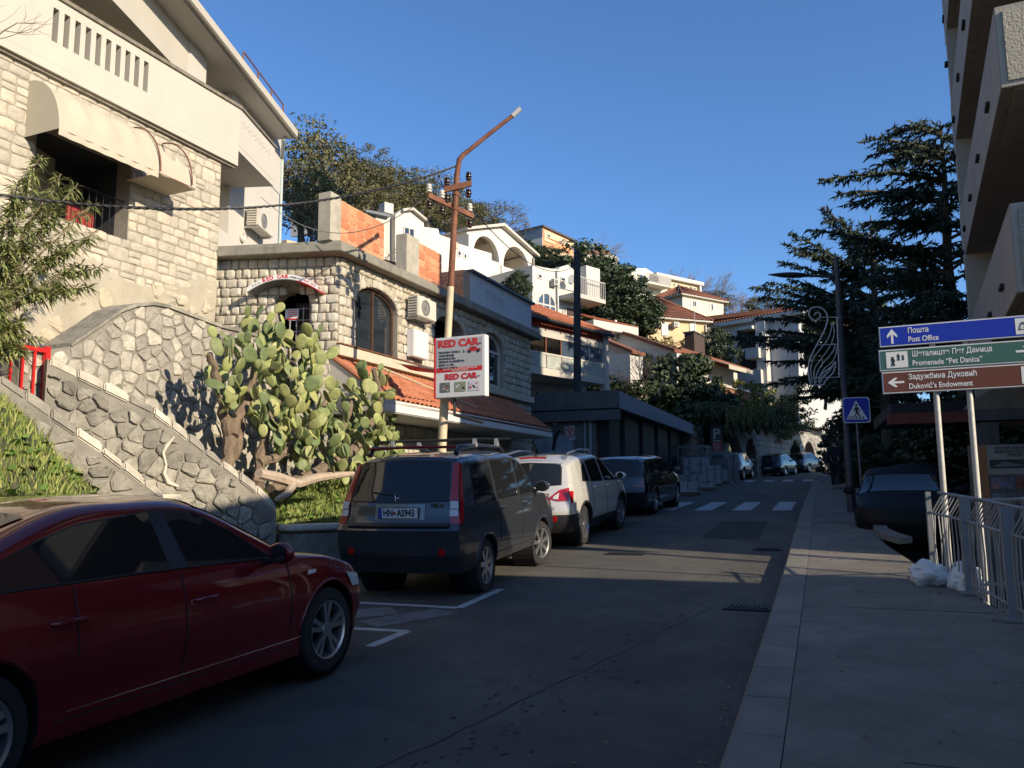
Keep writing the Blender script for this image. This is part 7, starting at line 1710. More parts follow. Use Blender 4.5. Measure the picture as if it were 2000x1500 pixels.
def make_car(name,label,c,pt,loc,rz_,slope,plate=None,wins=(),rearwin=None,lamps=(),steer=0,spokes=5,wstyle='double',extra=None,low=None,far=False,cat='car',group=None):
    t=thing(name,label,cat,(0,0,0),local=True,group=group)
    V,F=c.body(); me=bpy.data.meshes.new('body'); me.from_pydata(V,[],F); me.materials.append(pt); me.materials.append(m_trim); me.materials.append(m_dark)
    if low:
        me.polygons.foreach_set('material_index',[1 if p.center.z<low(p.center.y) else 0 for p in me.polygons])
    bm=bmesh.new(); bm.from_mesh(me); bmesh.ops.remove_doubles(bm,verts=bm.verts,dist=2e-4); bmesh.ops.dissolve_degenerate(bm,edges=bm.edges,dist=1e-4); bmesh.ops.recalc_face_normals(bm,faces=bm.faces); bm.to_mesh(me); bm.free()
    bo=bpy.data.objects.new('body',me); COL.objects.link(bo); bo.parent=t; ORG[bo.name]=Vector((0,0,0))
    # wheel arches
    cut=MB()
    for yw in (c.yr,c.yf):
        for sg in (-1,1): cut.lathe([(c.R+c.gap,-.36),(c.R+c.gap,.3)],(sg*(c.W/2),yw,c.R+.01),axis=(sg,0,0),n=40)
    co=cut.build('cut',[m_dark],None)
    md=bo.modifiers.new('b','BOOLEAN'); md.object=co; md.operation='DIFFERENCE'; md.solver='EXACT'
    try: md.material_mode='TRANSFER'
    except Exception: pass
    dg=bpy.context.evaluated_depsgraph_get(); nm=bpy.data.meshes.new_from_object(bo.evaluated_get(dg)); bo.modifiers.clear()
    if len(nm.polygons)>200: bo.data=nm
    bpy.data.objects.remove(co)
    nm=bo.data; nm.polygons.foreach_set('use_smooth',[True]*len(nm.polygons)); nm.set_sharp_from_angle(angle=R_(35))
    # arch lips
    for yw in (c.yr,c.yf):
        for sg in (-1,1):
            Q=[]
            for k in range(25):
                an=math.pi*(k/24)*1.08-.04*math.pi; y=yw+(c.R+c.gap+.012)*math.cos(an); z=c.R+.01+(c.R+c.gap+.012)*math.sin(an); Q.append(c.side(y,max(z,c.zb+.02),.0,sg))
            b=MB(); b.tube(Q,c.lip,6); b.build('wheel_arch',m_trim if c.darklip else pt,t,smooth=True)
            b=MB(); b.lathe([(c.R+c.gap+.01,-.40),(c.R+c.gap+.01,-.05)],(sg*c.W/2,yw,c.R+.01),axis=(sg,0,0),n=30,cap=False); b.lathe([(c.R+c.gap+.01,-.40),(0,-.40)],(sg*c.W/2,yw,c.R+.01),axis=(sg,0,0),n=30); b.build('wheel_well',m_dark,t)
    for yw,st in ((c.yr,0),(c.yf,steer)):
        for sg in (-1,1): wheel(t,sg*(c.W/2-.03),yw,c.R,.20,sg,st,spokes,wstyle)
    for wdw in wins:
        bot,top=wdw
        for sg in (-1,1):
            f=lambda y,z,sg=sg:c.side(y,z,.006,sg); cy=sum(p[0] for p in bot+top)/len(bot+top); cz=sum(p[1] for p in bot+top)/len(bot+top)
            ex=lambda L,k:[(cy+(y-cy)*(1+k/abs(bot[-1][0]-bot[0][0])*2),cz+(z-cz)*(1+k/.35)) for y,z in L]
            fo=loft_patch(ex(bot,.018),ex(top,.018),lambda y,z,sg=sg:c.side(y,z,.003,sg),18,6).build('window_seal',m_trim,t,smooth=True)
            loft_patch(bot,top,f,18,6).build('side_window',m_cglass,fo,smooth=True)
    if rearwin:
        bot,top=rearwin; fr=loft_patch([(x*1.03,z-.015) for x,z in bot],[(x*1.03,z+.012) for x,z in top],lambda x,z:c.rear(x,z,.004),18,6).build('rear_window_seal',m_trim,t,smooth=True)
        loft_patch(bot,top,lambda x,z:c.rear(x,z,.008),18,8).build('rear_window',m_cglass,fr,smooth=True)
    # windscreen
    y0,y1=c.ws; b=MB(); b.grid(lambda i,j:(lambda y,x:Vector((x,c.ys(y,c.topz(x,y)),c.topz(x,y)+.008)))(y0+(y1-y0)*j,(i*2-1)*(c.w(y0+(y1-y0)*j,c.belt(y0+(y1-y0)*j)+.0)-c.tum-.03 if False else c.w(y0+(y1-y0)*j,c.top(y0+(y1-y0)*j)-.13)*.93)),16,8); b.build('windscreen',m_cglass,t,smooth=True)
    # door shut lines
    for yy,za,zb2 in c.seams:
        for sg in (-1,1):
            P=[c.side(yy+interp(c.seamx,k/12)*.0,za+(zb2-za)*k/12,.001,sg) for k in range(13)]; b=MB(); b.tube(P,.005,4); b.build('door_seam',m_trim,t)
    for sg in (-1,1):
        P=[c.side(c.yr+c.R+.12+(c.yf-c.yr-2*c.R-.24)*k/12,c.zb+.10,.001,sg) for k in range(13)]; b=MB(); b.tube(P,.005,4); b.build('sill_seam',m_trim,t)
    for yy,zz in c.handles:
        for sg in (-1,1):
            P=[c.side(yy+dx,zz,o,sg) for dx,o in ((-.10,.0),(-.08,.03),(.08,.03),(.10,.0))]; b=MB(); b.tube(P,[.012,.016,.016,.012],8); b.build('door_handle',pt if not c.chrh else m_chr,t,smooth=True)
    # mirrors
    my,mz=c.mir
    for sg in (-1,1):
        p=c.side(my,mz,0,sg); b=MB(); q=p+Vector((sg*.15,-.01,.07)); b.grid(lambda i,j:(lambda th,ph:q+Vector((sg*math.sin(th)*math.cos(ph)*.115,math.sin(th)*math.sin(ph)*.055 if math.sin(ph)>0 else math.sin(th)*math.sin(ph)*.02,math.cos(th)*.075)))(i*math.pi,j*2*math.pi),10,16); mo=b.build('mirror',pt,t,smooth=True,merge=True)
        b=MB(); b.tube([p,q+Vector((-sg*.05,0,-.04))],.022,6); b.build('mirror_stalk',m_trim,mo)
        b=MB(); b.lathe([(.0,0),(.062,0),(.064,.003)],q+Vector((0,-.022,0)),axis=(0,-1,0),n=14); b.build('mirror_glass',m_cglass,mo)
    if extra: extra(t,c)
    if plate:
        txt,px_,pz,blue=plate; b=MB(); p=c.rear(px_,pz,.0); y=min(c.rear(px_+dx,pz+dz,.0).y for dx in (-.26,0,.26) for dz in (-.055,.055))-.004
        b.box((px_,y-.006,pz),(.54,.012,.125),m=1); b.box((px_+.0,y-.014,pz),(.52,.004,.11),m=0); b.box((px_-.24,y-.017,pz),(.045,.003,.11),m=2)
        text(b,txt.split('|')[0],(px_,y-.016,pz),(1,0,0),(0,0,1),-.13,0,.105,.003,'CENTER',.85,off=.002,m=1); text(b,txt.split('|')[1],(px_,y-.016,pz),(1,0,0),(0,0,1),.105,0,.105,.003,'CENTER',.85,off=.002,m=1); b.lathe([(.018,0),(.018,.002),(0,.003)],(px_-.045,y-.016,pz),axis=(0,-1,0),n=10,m=3)
        b.build('licence_plate',[m_plate,m_black,m_pblue,m_lred],t)
    t.location=loc; t.rotation_euler=(slope,0,rz_); return t
def patch_rear(c,t,name,pts_b,pts_t,m,off=.012,sgn=(1,-1)):
    for sg in sgn: loft_patch([(x*sg,z) for x,z in pts_b],[(x*sg,z) for x,z in pts_t],lambda x,z:c.rear(x,z,off),6,6).build(name,m,t,smooth=True)
def patch_side(c,t,name,b_,t_,m,off=.012):
    for sg in (1,-1): loft_patch(b_,t_,lambda y,z:c.side(y,z,off,sg),6,6).build(name,m,t,smooth=True)
# --- small grey off-roader (car 2)
crv=Car(L=3.98,W=1.70,zb=.31,R=.305,gap=.045,lip=.018,darklip=False,chrh=False,er=1.0,ef=.9,bulge=.07,bulgef=.10,tum=.13,gh=.55,yr=.80,yf=3.08,ws=(2.50,2.95),
 plan=[(0,.955),(.03,.985),(.12,1),(.85,1),(.95,.95),(1,.80)],sect=[(0,.93),(.12,.97),(.35,1),(.7,1),(1,.965)],seams=[(1.28,.55,1.0),(2.18,.45,1.0),(2.95,.45,.98)],seamx=[(0,0),(1,0)],handles=[(1.42,.93),(2.34,.93)],mir=(2.78,1.04))
crv.belt=lambda y: interp([(0,.98),(2.9,1.0),(3.3,.98),(3.98,.86)],y); crv.top=lambda y: smooth([(0,1.58),(.5,1.61),(1.5,1.62),(2.4,1.56),(2.88,1.16),(3.08,1.04),(3.8,.95),(3.98,.86)],y)
crv.YR=lambda z: interp([(.2,.1),(.42,.02),(.55,-.03),(.82,-.05),(.86,.02),(1.1,.07),(1.6,.34)],z); crv.YF=lambda z: interp([(.2,-.06),(.5,.03),(.8,-.04),(1.0,-.2)],z)
def ex_crv(t,c):
    patch_rear(c,t,'tail_lamp',[(.70,.85),(.815,.85)],[(.63,1.50),(.70,1.50)],m_lred,.012)
    for za,zb_ in ((.93,1.0),(1.01,1.09)): patch_rear(c,t,'reversing_lamp',[(.685,za),(.785,za)],[(.68,zb_),(.775,zb_)],m_lwh,.020)
    patch_side(c,t,'tail_lamp_side',[(.0,.85),(.07,.85)],[(.30,1.50),(.345,1.50)],m_lred,.010)
    b=MB(); b.grid(lambda i,j:c.rear(-.70+1.4*i,.83+.03*j,.03),16,2); b.build('bumper_shelf',m_trim,t)
    b=MB(); b.grid(lambda i,j:c.rear(-.29+.66*i,.89+.17*j,.006),6,2); b.build('plate_recess',paint('recess_grey',(.20,.21,.22)),t)
    b=MB(); p=c.rear(0,1.125,.02); 
    for pts in ([(-.035,.03),(-.028,-.03)],[(.035,.03),(.028,-.03)],[(-.03,0),(.03,0)]): b.tube([p+Vector((x,0,z)) for x,z in pts],.007,5)
    b.build('badge',m_chr,t); b=MB(); text(b,'HR-V',c.rear(.52,1.04,.010),(1,0,0),(0,0,1),0,0,.07,.002,off=.003); b.build('model_lettering',m_chr,t)
    for sx in (-.60,.60): b=MB(); b.lathe([(.045,0),(.045,.02),(0,.022)],c.rear(sx,.55,-.01),axis=(0,-1,0),n=12); b.build('fog_lamp',m_lred,t)
    for sx in (-1,1):
        b=MB(); b.tube([Vector((sx*.60,.42,1.60)),Vector((sx*.60,.50,1.675)),Vector((sx*.60,1.2,1.69)),Vector((sx*.58,2.0,1.66)),Vector((sx*.57,2.25,1.57))],[.035,.03,.02,.02,.015],8); b.build('roof_rail',paint('grey_metallic',(.055,.06,.07)),t,smooth=True)
    b=MB(); b.grid(lambda i,j:Vector((-.60+1.2*i,.40+.10*j,1.665+.012*math.sin(math.pi*i)-.0*j)),12,2); b.tube([Vector((-.60,.41,1.675)),Vector((0,.39,1.685)),Vector((.60,.41,1.675))],.016,6); b.build('spoiler_brake_light',mat('dull_lamp_red',(.22,.012,.012),.3,var=0),t)
    for k,yy in enumerate((1.05,1.85)):
        b=MB(); b.tube([Vector((-.80,yy,1.76)),Vector((.80,yy,1.76))],.017,6); cb=b.build('roof_crossbar',m_trim,t)
        for sx in (-.60,.60): b=MB(); b.box((sx,yy,1.72),(.05,.06,.10)); b.build('crossbar_foot',m_galv,cb)
    b=MB(); b.tube([c.rear(-.02,1.15,.02),c.rear(-.35,1.19,.02)],.008,5); b.build('wiper',m_trim,t)
pt=paint('grey_metallic',(.055,.06,.07),.5,.3)
make_car('parked_car','dark grey compact off-roader with roof bars and tall red tail lamps behind the red car',crv,pt,(-4.85,8.93,rz(9.6)-.04),R_(1.2),.062,plate=('HN|AS943',.03,.965,1),
 wins=[([(.50,1.03),(1.20,1.03)],[(.60,1.46),(1.20,1.50)]),([(1.30,1.03),(2.10,1.03)],[(1.30,1.50),(2.05,1.50)]),([(2.20,1.03),(2.86,1.04)],[(2.17,1.49),(2.42,1.44)])],
 rearwin=([(-.64,1.10),(0,1.085),(.64,1.10)],[(-.58,1.51),(0,1.54),(.58,1.51)]),steer=R_(-16),spokes=7,wstyle='single',extra=ex_crv,low=lambda y:.50 if y<.4 else .33).scale=(1,1,1.09)
# --- silver crossover
qq=Car(L=4.31,W=1.78,zb=.27,R=.345,gap=.05,lip=.022,darklip=True,chrh=False,er=1.0,ef=1.0,bulge=.13,bulgef=.16,tum=.19,gh=.60,yr=.70,yf=3.33,ws=(2.5,3.15),
 plan=[(0,.90),(.03,.955),(.12,1),(.85,1),(.95,.92),(1,.72)],sect=[(0,.92),(.12,.96),(.35,1),(.7,1),(1,.95)],seams=[(1.25,.55,1.02),(2.18,.45,1.02),(3.15,.45,.98)],seamx=[(0,0),(1,0)],handles=[(1.45,.98),(2.40,.96)],mir=(2.98,1.04))
qq.belt=lambda y: interp([(0,1.06),(1.2,1.05),(3.2,.98),(3.7,.94),(4.31,.80)],y); qq.top=lambda y: smooth([(0,1.50),(.5,1.57),(1.5,1.61),(2.3,1.58),(3.0,1.24),(3.35,1.05),(4.0,.92),(4.31,.80)],y)
qq.YR=lambda z: interp([(.25,.10),(.4,0),(.66,-.03),(.78,.03),(1.05,.14),(1.6,.50)],z); qq.YF=lambda z: interp([(.25,-.1),(.5,0),(.8,-.06),(1.0,-.25)],z)
def ex_qq(t,c):
    patch_rear(c,t,'tail_lamp',[(.46,.86),(.60,.82),(.79,.82)],[(.47,.89),(.62,1.01),(.77,1.04)],m_lred,.014)
    patch_rear(c,t,'reversing_lamp',[(.52,.86),(.61,.85)],[(.53,.90),(.62,.96)],m_lwh,.022)
    patch_side(c,t,'tail_lamp_side',[(.05,.77),(.10,.78)],[(.06,.99),(.20,.97)],m_lred,.008)
    b=MB(); b.grid(lambda i,j:c.rear(-.42+.84*i,.72+.20*j,.005),8,2); b.build('plate_recess',mat('recess_silver',(.16,.155,.14),.5,var=0),t)
    b=MB(); b.tube([c.rear(-.46,.945,.02),c.rear(0,.955,.02),c.rear(.46,.945,.02)],.018,6); b.build('tailgate_bar',paint('silver_metallic',(.58,.56,.51),.25,.35),t)
    b=MB(); p=c.rear(0,1.02,.012); b.tube([p+Vector((.055*math.cos(a*.524),0,.042*math.sin(a*.524))) for a in range(13)],.007,5); b.tube([p+Vector((-.065,0,0)),p+Vector((.065,0,0))],.008,5); b.build('badge',m_chr,t)
    for sx in (-.55,.55): b=MB(); b.lathe([(.055,0),(.055,.02),(0,.022)],c.rear(sx,.52,-.01),axis=(0,-1,0),n=14); b.build('fog_lamp',m_lred,t)
    for sx in (-1,1): b=MB(); b.tube([Vector((sx*.58,.55,1.53)),Vector((sx*.60,.65,1.63)),Vector((sx*.61,1.3,1.68)),Vector((sx*.60,2.0,1.66)),Vector((sx*.57,2.2,1.56))],[.02,.02,.018,.018,.02],8); b.build('roof_rail',m_rim,t,smooth=True)
    b=MB(); b.grid(lambda i,j:Vector((-.26+.52*i,.44,1.535+.035*j+.012*math.sin(math.pi*i))),8,1); b.build('high_brake_light',m_lred,t)
    b=MB(); b.tube([Vector((0,.62,1.57)),Vector((0,.60,1.60))],.03,8); b.tube([Vector((0,.61,1.60)),Vector((0,.48,1.80))],.005,5); b.build('aerial',m_trim,t)
    b=MB(); b.tube([c.rear(-.02,1.10,.022),c.rear(-.42,1.15,.022)],.009,5); b.build('wiper',m_trim,t)
    b=MB(); text(b,'dCi',c.rear(.52,.70,.006),(1,0,0),(0,0,1),0,0,.06,.002,off=.003); b.build('model_lettering',m_chr,t)
make_car('parked_car','silver crossover with dark bumper and roof rails, between grey off-roader and black estate',qq,paint('silver_metallic',(.58,.56,.51),.25,.35),(-4.93,13.68,rz(14.4)-.03),R_(-.6),.066,plate=('HN|AK253',.0,.80,1),
 wins=[([(.75,1.12),(1.18,1.10)],[(.95,1.36),(1.18,1.45)]),([(1.28,1.09),(2.10,1.06)],[(1.28,1.46),(2.05,1.49)]),([(2.20,1.06),(3.05,1.03)],[(2.16,1.49),(2.42,1.45)])],
 rearwin=([(-.62,1.10),(0,1.065),(.62,1.10)],[(-.56,1.44),(0,1.47),(.56,1.44)]),steer=R_(-6),spokes=5,extra=ex_qq,low=lambda y:.62 if y<.55 else .42)
# --- black estate
es=Car(L=4.54,W=1.75,zb=.20,R=.31,gap=.035,lip=.010,darklip=False,chrh=False,er=1.1,ef=1.0,bulge=.13,bulgef=.16,tum=.17,gh=.48,yr=.93,yf=3.64,ws=(2.75,3.42),
 plan=[(0,.91),(.03,.96),(.12,1),(.85,1),(.95,.92),(1,.74)],sect=[(0,.93),(.12,.97),(.4,1),(.7,1),(1,.95)],seams=[(1.5,.4,.92),(2.4,.4,.92),(3.4,.4,.9)],seamx=[(0,0),(1,0)],handles=[(1.65,.84),(2.55,.84)],mir=(3.12,.95))
es.belt=lambda y: interp([(0,.94),(1.5,.95),(3.4,.90),(4.54,.72)],y); es.top=lambda y: smooth([(0,1.38),(.5,1.43),(1.5,1.45),(2.5,1.43),(3.1,1.15),(3.5,.97),(4.2,.84),(4.54,.72)],y)
es.YR=lambda z: interp([(.2,.08),(.35,0),(.58,-.02),(.64,.03),(.94,.12),(1.42,.48)],z); es.YF=lambda z: interp([(.2,-.08),(.5,0),(.8,-.08),(1.0,-.2)],z)
def ex_es(t,c):
    patch_rear(c,t,'tail_lamp',[(.48,.70),(.78,.68)],[(.66,.78),(.76,.92)],mat('lamp_dark_red',(.16,.012,.012),.15,var=0,coat=1),.014)
    b=MB(); p=c.rear(0,.93,.012); b.tube([p+Vector((.035*math.cos(a*.524),0,.035*math.sin(a*.524))) for a in range(13)],.006,5); 
    for a in (1.57,3.66,5.76): b.tube([p,p+Vector((.034*math.cos(a),0,.034*math.sin(a)))],.004,4)
    b.build('badge',m_chr,t)
    b=MB(); b.tube([c.rear(-.55,.40,.01),c.rear(0,.40,.01),c.rear(.55,.40,.01)],.006,4); b.build('bumper_strip',m_chr,t)
make_car('parked_car','black estate car with wide rear window parked before the zebra crossing',es,paint('black_paint',(.010,.011,.014),.1,.2),(-4.88,19.75,rz(20.6)-.03),R_(-2),.055,plate=('HN|BH585',.02,.80,1),
 wins=[([(.72,1.0),(1.42,1.0)],[(.9,1.27),(1.42,1.31)]),([(1.52,1.0),(2.33,.99)],[(1.52,1.32),(2.28,1.33)]),([(2.43,.99),(3.22,.96)],[(2.38,1.33),(2.65,1.30)])],
 rearwin=([(-.66,.97),(0,.95),(.66,.97)],[(-.56,1.34),(0,1.36),(.56,1.34)]),spokes=7,wstyle='single',extra=ex_es)
# --- red saloon, nearest
rs=Car(L=4.57,W=1.80,zb=.20,R=.325,gap=.04,lip=.008,darklip=False,chrh=False,er=.8,ef=1.0,bulge=.12,bulgef=.20,tum=.22,gh=.42,yr=.86,yf=3.72,ws=(2.52,3.30),
 plan=[(0,.86),(.04,.95),(.14,1),(.82,1),(.92,.95),(1,.66)],sect=[(0,.94),(.10,.965),(.22,.955),(.45,1),(.62,1.0),(.80,.985),(1,.94)],seams=[(1.42,.60,.97),(2.19,.30,.97),(3.22,.30,.90)],seamx=[(0,0),(1,0)],handles=[(1.36,.80),(2.36,.77)],mir=(2.98,.92))
rs.belt=lambda y: smooth([(0,.98),(.8,.99),(1.8,.955),(3.1,.90),(3.6,.89),(4.1,.80),(4.57,.62)],y); rs.top=lambda y: smooth([(0,1.06),(.45,1.10),(.75,1.16),(1.5,1.41),(2.0,1.44),(2.5,1.405),(3.0,1.17),(3.35,.99),(3.9,.89),(4.3,.78),(4.57,.64)],y)
rs.YR=lambda z: interp([(.2,.1),(.4,0),(.8,0),(1.05,.10)],z); rs.YF=lambda z: interp([(.2,-.12),(.45,0),(.7,-.05),(.95,-.3)],z)
def ex_rs(t,c):
    patch_side(c,t,'headlamp',[(4.05,.62),(4.40,.60)],[(3.98,.74),(4.36,.67)],m_lwh,.010)
    patch_side(c,t,'side_repeater',[(3.42,.785),(3.53,.79)],[(3.44,.815),(3.54,.815)],m_lwh,.012)
    patch_side(c,t,'fog_lamp',[(4.34,.34),(4.42,.34)],[(4.34,.40),(4.42,.40)],m_lwh,.01)
    for sg in (-1,1):
        P=[c.side(1.38+k*.2,.335+.0*k,.002,sg) for k in range(11)]; b=MB(); b.tube(P,.004,5); b.build('sill_glint',m_chr,t)  # thin chrome tube drawn for the reflection streak along the sill
        P=[c.side(y,z,.010,sg) for y,z in ((.72,1.0),(1.2,.995),(1.9,.985),(2.6,.965),(3.08,.945))]; b=MB(); b.tube(P,.007,5); b.build('belt_trim',m_trim,t)
    patch_side(c,t,'pillar_trim',[(2.115,.985),(2.265,.98)],[(2.09,1.335),(2.21,1.335)],m_trim,.007); patch_side(c,t,'quarter_window',[(.52,1.02),(.77,1.013)],[(.80,1.08),(.99,1.135)],m_cglass,.006)
    b=MB(); b.grid(lambda i,j:(lambda y,x:Vector((x,c.ys(y,c.topz(x,y)),c.topz(x,y)+.008)))(.72+.62*j,(i*2-1)*.55),10,6); b.build('rear_window',m_cglass,t,smooth=True)
make_car('red_car','glossy dark red saloon car cut off by the left picture edge, nearest of all',rs,paint('red_metallic',(.20,.006,.010),.4,.25),(-3.80-.88,5.72-3.72,rz(4.2)-.02),R_(-1.5),.033,
 wins=[([(.80,1.01),(1.10,1.00),(1.40,.995),(2.12,.985)],[(1.02,1.13),(1.30,1.22),(1.55,1.28),(2.10,1.33)]),([(2.26,.98),(2.60,.975),(3.06,.955)],[(2.20,1.33),(2.48,1.30),(2.76,1.16)])],spokes=5,extra=ex_rs)
# --- far parked cars round the bend and dark cars at right
def simple(base,name,label,pt,loc,rz_,slope,**k):
    return make_car(name,label,base,pt,loc,rz_,slope,**k)
def ex_sp(t,c):
    patch_rear(c,t,'tail_lamp',[(.46,.88),(.84,.86)],[(.50,.98),(.80,1.02)],mat('lamp_dark_red',(.16,.012,.012),.15,var=0,coat=1),.014)
sp=Car(**{k:v for k,v in qq.__dict__.items()}); sp.W=1.86; sp.bulge=.10
wq=[([(.75,1.12),(1.18,1.10)],[(.95,1.36),(1.18,1.45)]),([(1.28,1.09),(2.10,1.06)],[(1.28,1.46),(2.05,1.49)]),([(2.20,1.06),(3.05,1.03)],[(2.16,1.49),(2.42,1.45)])]
def hd_at(y): return math.atan2(-(roadL(y+1)-roadL(y)),1)
make_car('parked_car','white crossover, first of three cars parked along the arcade wall',sp,paint('white_paint',(.50,.51,.52),0,.35),(-5.35,48.6,rz(49.5)-.03),R_(-6),.042,plate=('HN|CG118',0,.62,1),wins=wq,rearwin=([(-.62,1.10),(0,1.065),(.62,1.10)],[(-.56,1.44),(0,1.47),(.56,1.44)]),extra=ex_sp,low=lambda y:.55)
ht=Car(**{k:v for k,v in es.__dict__.items()}); ht.L=4.2; ht.yf=3.35; ht.ws=(2.5,3.1); ht.seams=[(1.3,.4,.92),(2.2,.4,.92)]; ht.mir=(2.9,.95); ht.handles=[]
ht.belt=lambda y: interp([(0,.96),(1.5,.96),(3.2,.90),(4.2,.72)],y); ht.top=lambda y: smooth([(0,1.34),(.5,1.42),(1.4,1.46),(2.2,1.43),(2.8,1.15),(3.2,.98),(3.9,.84),(4.2,.72)],y)
wh=[([(.6,1.0),(1.22,1.0)],[(.85,1.27),(1.22,1.31)]),([(1.32,1.0),(2.1,.99)],[(1.32,1.32),(2.0,1.33)]),([(2.2,.99),(2.9,.96)],[(2.15,1.33),(2.4,1.29)])]
rwh=([(-.66,.99),(0,.97),(.66,.99)],[(-.56,1.30),(0,1.32),(.56,1.30)])
make_car('parked_car','dark hatchback, middle one of three cars parked along the arcade wall',ht,paint('black_paint',(.010,.011,.014),.1,.2),(-3.45,56.2,rz(57)-.02),R_(-13),.042,plate=('HN|AT520',0,.52,1),wins=wh,rearwin=rwh,extra=ex_es)
make_car('parked_car','blue grey hatchback, last of three cars parked along the arcade wall',ht,paint('blue_grey_paint',(.07,.09,.11),.3,.3),(-2.15,62.6,rz(63.5)-.02),R_(-19),.042,wins=wh,rearwin=rwh,extra=ex_es)
zc=.70
c1=at(1790,1000,14.2); make_car('dark_car','black hatchback facing the camera under the apartment building at right',ht,mat('dull_black_paint',(.008,.008,.009),.55,var=0,spec=.2),(c1.x+.15,c1.y+4.3,rz(14)+.02),R_(180-4),-.03,wins=wh,rearwin=rwh,extra=ex_es)
c2=at(1850,1000,17.5); make_car('dark_car','dark blue car behind the direction sign posts',ht,mat('navy_paint',(.01,.014,.03),.4,var=0,spec=.3),(c2.x+.3,c2.y+5.6,rz(16)+.1),R_(180-14),-.03,wins=wh,rearwin=rwh,extra=ex_es)
# ------------------------------------------------------------------ pallets of paving slabs and mesh cages
m_pv=mat('packed_slabs',(.38,.39,.40),.85,var=.1,scale=5,bump=.2,rnd=.12); m_pal=mat('pallet_wood',(.16,.12,.08),.9,var=.3)
def pallet(px,py,w_,d,layers,label,rz__=.0,lh=.12,X=None):
    p=None
    for tt in range(100,8000):
        D=tt*.01; q=at(px,py,D)
        if q.z<=rz(q.y): p=q;break
    t=thing('slab_pallet',label,'pallet',p,'pallets of paving slabs'); z=p.z
    for k in range(3): b=MB(); b.box((p.x,p.y-d/2+.06+k*(d-.12)/2,z+.05),(w_,.10,.09)); b.build('pallet_bearer',m_pal,t)
    b=MB(); b.box((p.x,p.y,z+.108),(w_,d,.022)); b.build('pallet_deck',m_pal,t)
    rr=random.Random(px)
    for l in range(layers):
        n=3
        for i in range(n):
            b=MB(); b.box((p.x-w_/2+w_*(i+.5)/n+rr.uniform(-.01,.01),p.y+rr.uniform(-.02,.02),z+.12+lh*(l+.5)),(w_/n-.012,d*rr.uniform(.9,.98),lh-.01)); b.build('slab',m_pv,t)
    if layers>3:
        for i in (-.25,.25): b=MB(); b.box((p.x+w_*i,p.y,z+.12+lh*layers/2),(.02,d*1.0,lh*layers+.015)); b.build('strap',m_black,t)
pallet(1338,968,1.0,.9,3,'low stack of pale slabs nearest the zebra crossing'); pallet(1316,955,1.0,.9,4,'pale slab stack half hidden behind the black estate car'); pallet(1376,958,.9,.9,4,'slab stack just right of the lowest front stack')
pallet(1362,950,1.1,1.0,9,'tall strapped pallet of pale slabs standing highest of all',lh=.135); pallet(1392,950,.8,.9,7,'narrow strapped slab stack beside the mesh cages'); pallet(1405,945,.8,.8,5,'slab stack directly before the mesh cages')
m_cg=mat('cage_grey',(.20,.21,.22),.55,metal=.3,var=.1)
def cage(x,y,wx,wy,h,label):
    z=rz(y); t=thing('mesh_cage',label,'cage',(x,y,z),'mesh cages beside the road')
    b=MB()
    for dx in (-wx/2,wx/2):
        for dy in (-wy/2,wy/2): b.box((x+dx,y+dy,z+h/2),(.05,.05,h))
    for zz in (.04,h-.02):
        b.box((x,y-wy/2,z+zz),(wx,.04,.05)); b.box((x,y+wy/2,z+zz),(wx,.04,.05)); b.box((x-wx/2,y,z+zz),(.04,wy,.05)); b.box((x+wx/2,y,z+zz),(.04,wy,.05))
    b.build('frame',m_cg,t); b=MB()
    for k in range(12):
        f=(k+.5)/12; b.box((x-wx/2+wx*f,y-wy/2,z+h/2),(.012,.012,h)); b.box((x+wx/2,y-wy/2+wy*f,z+h/2),(.012,.012,h)); b.box((x,y-wy/2,z+h*f),(wx,.012,.012)); b.box((x+wx/2,y,z+h*f),(.012,wy,.012))
    b.build('wire_mesh',m_cg,t,kind='stuff'); b=MB(); b.box((x,y,z+h*.4),(wx*.9,wy*.9,h*.7)); b.build('load',mat('cage_load',(.16,.17,.18),.8,var=.3,scale=3),t)
cage(-6.0,41.2,1.4,1.6,1.9,'first grey mesh cage behind the slab pallets'); cage(-5.3,43.8,1.5,1.8,1.6,'second grey mesh cage nearer the white crossover'); cage(-5.2,46.0,1.5,1.8,1.5,'third grey mesh cage directly behind the white crossover')
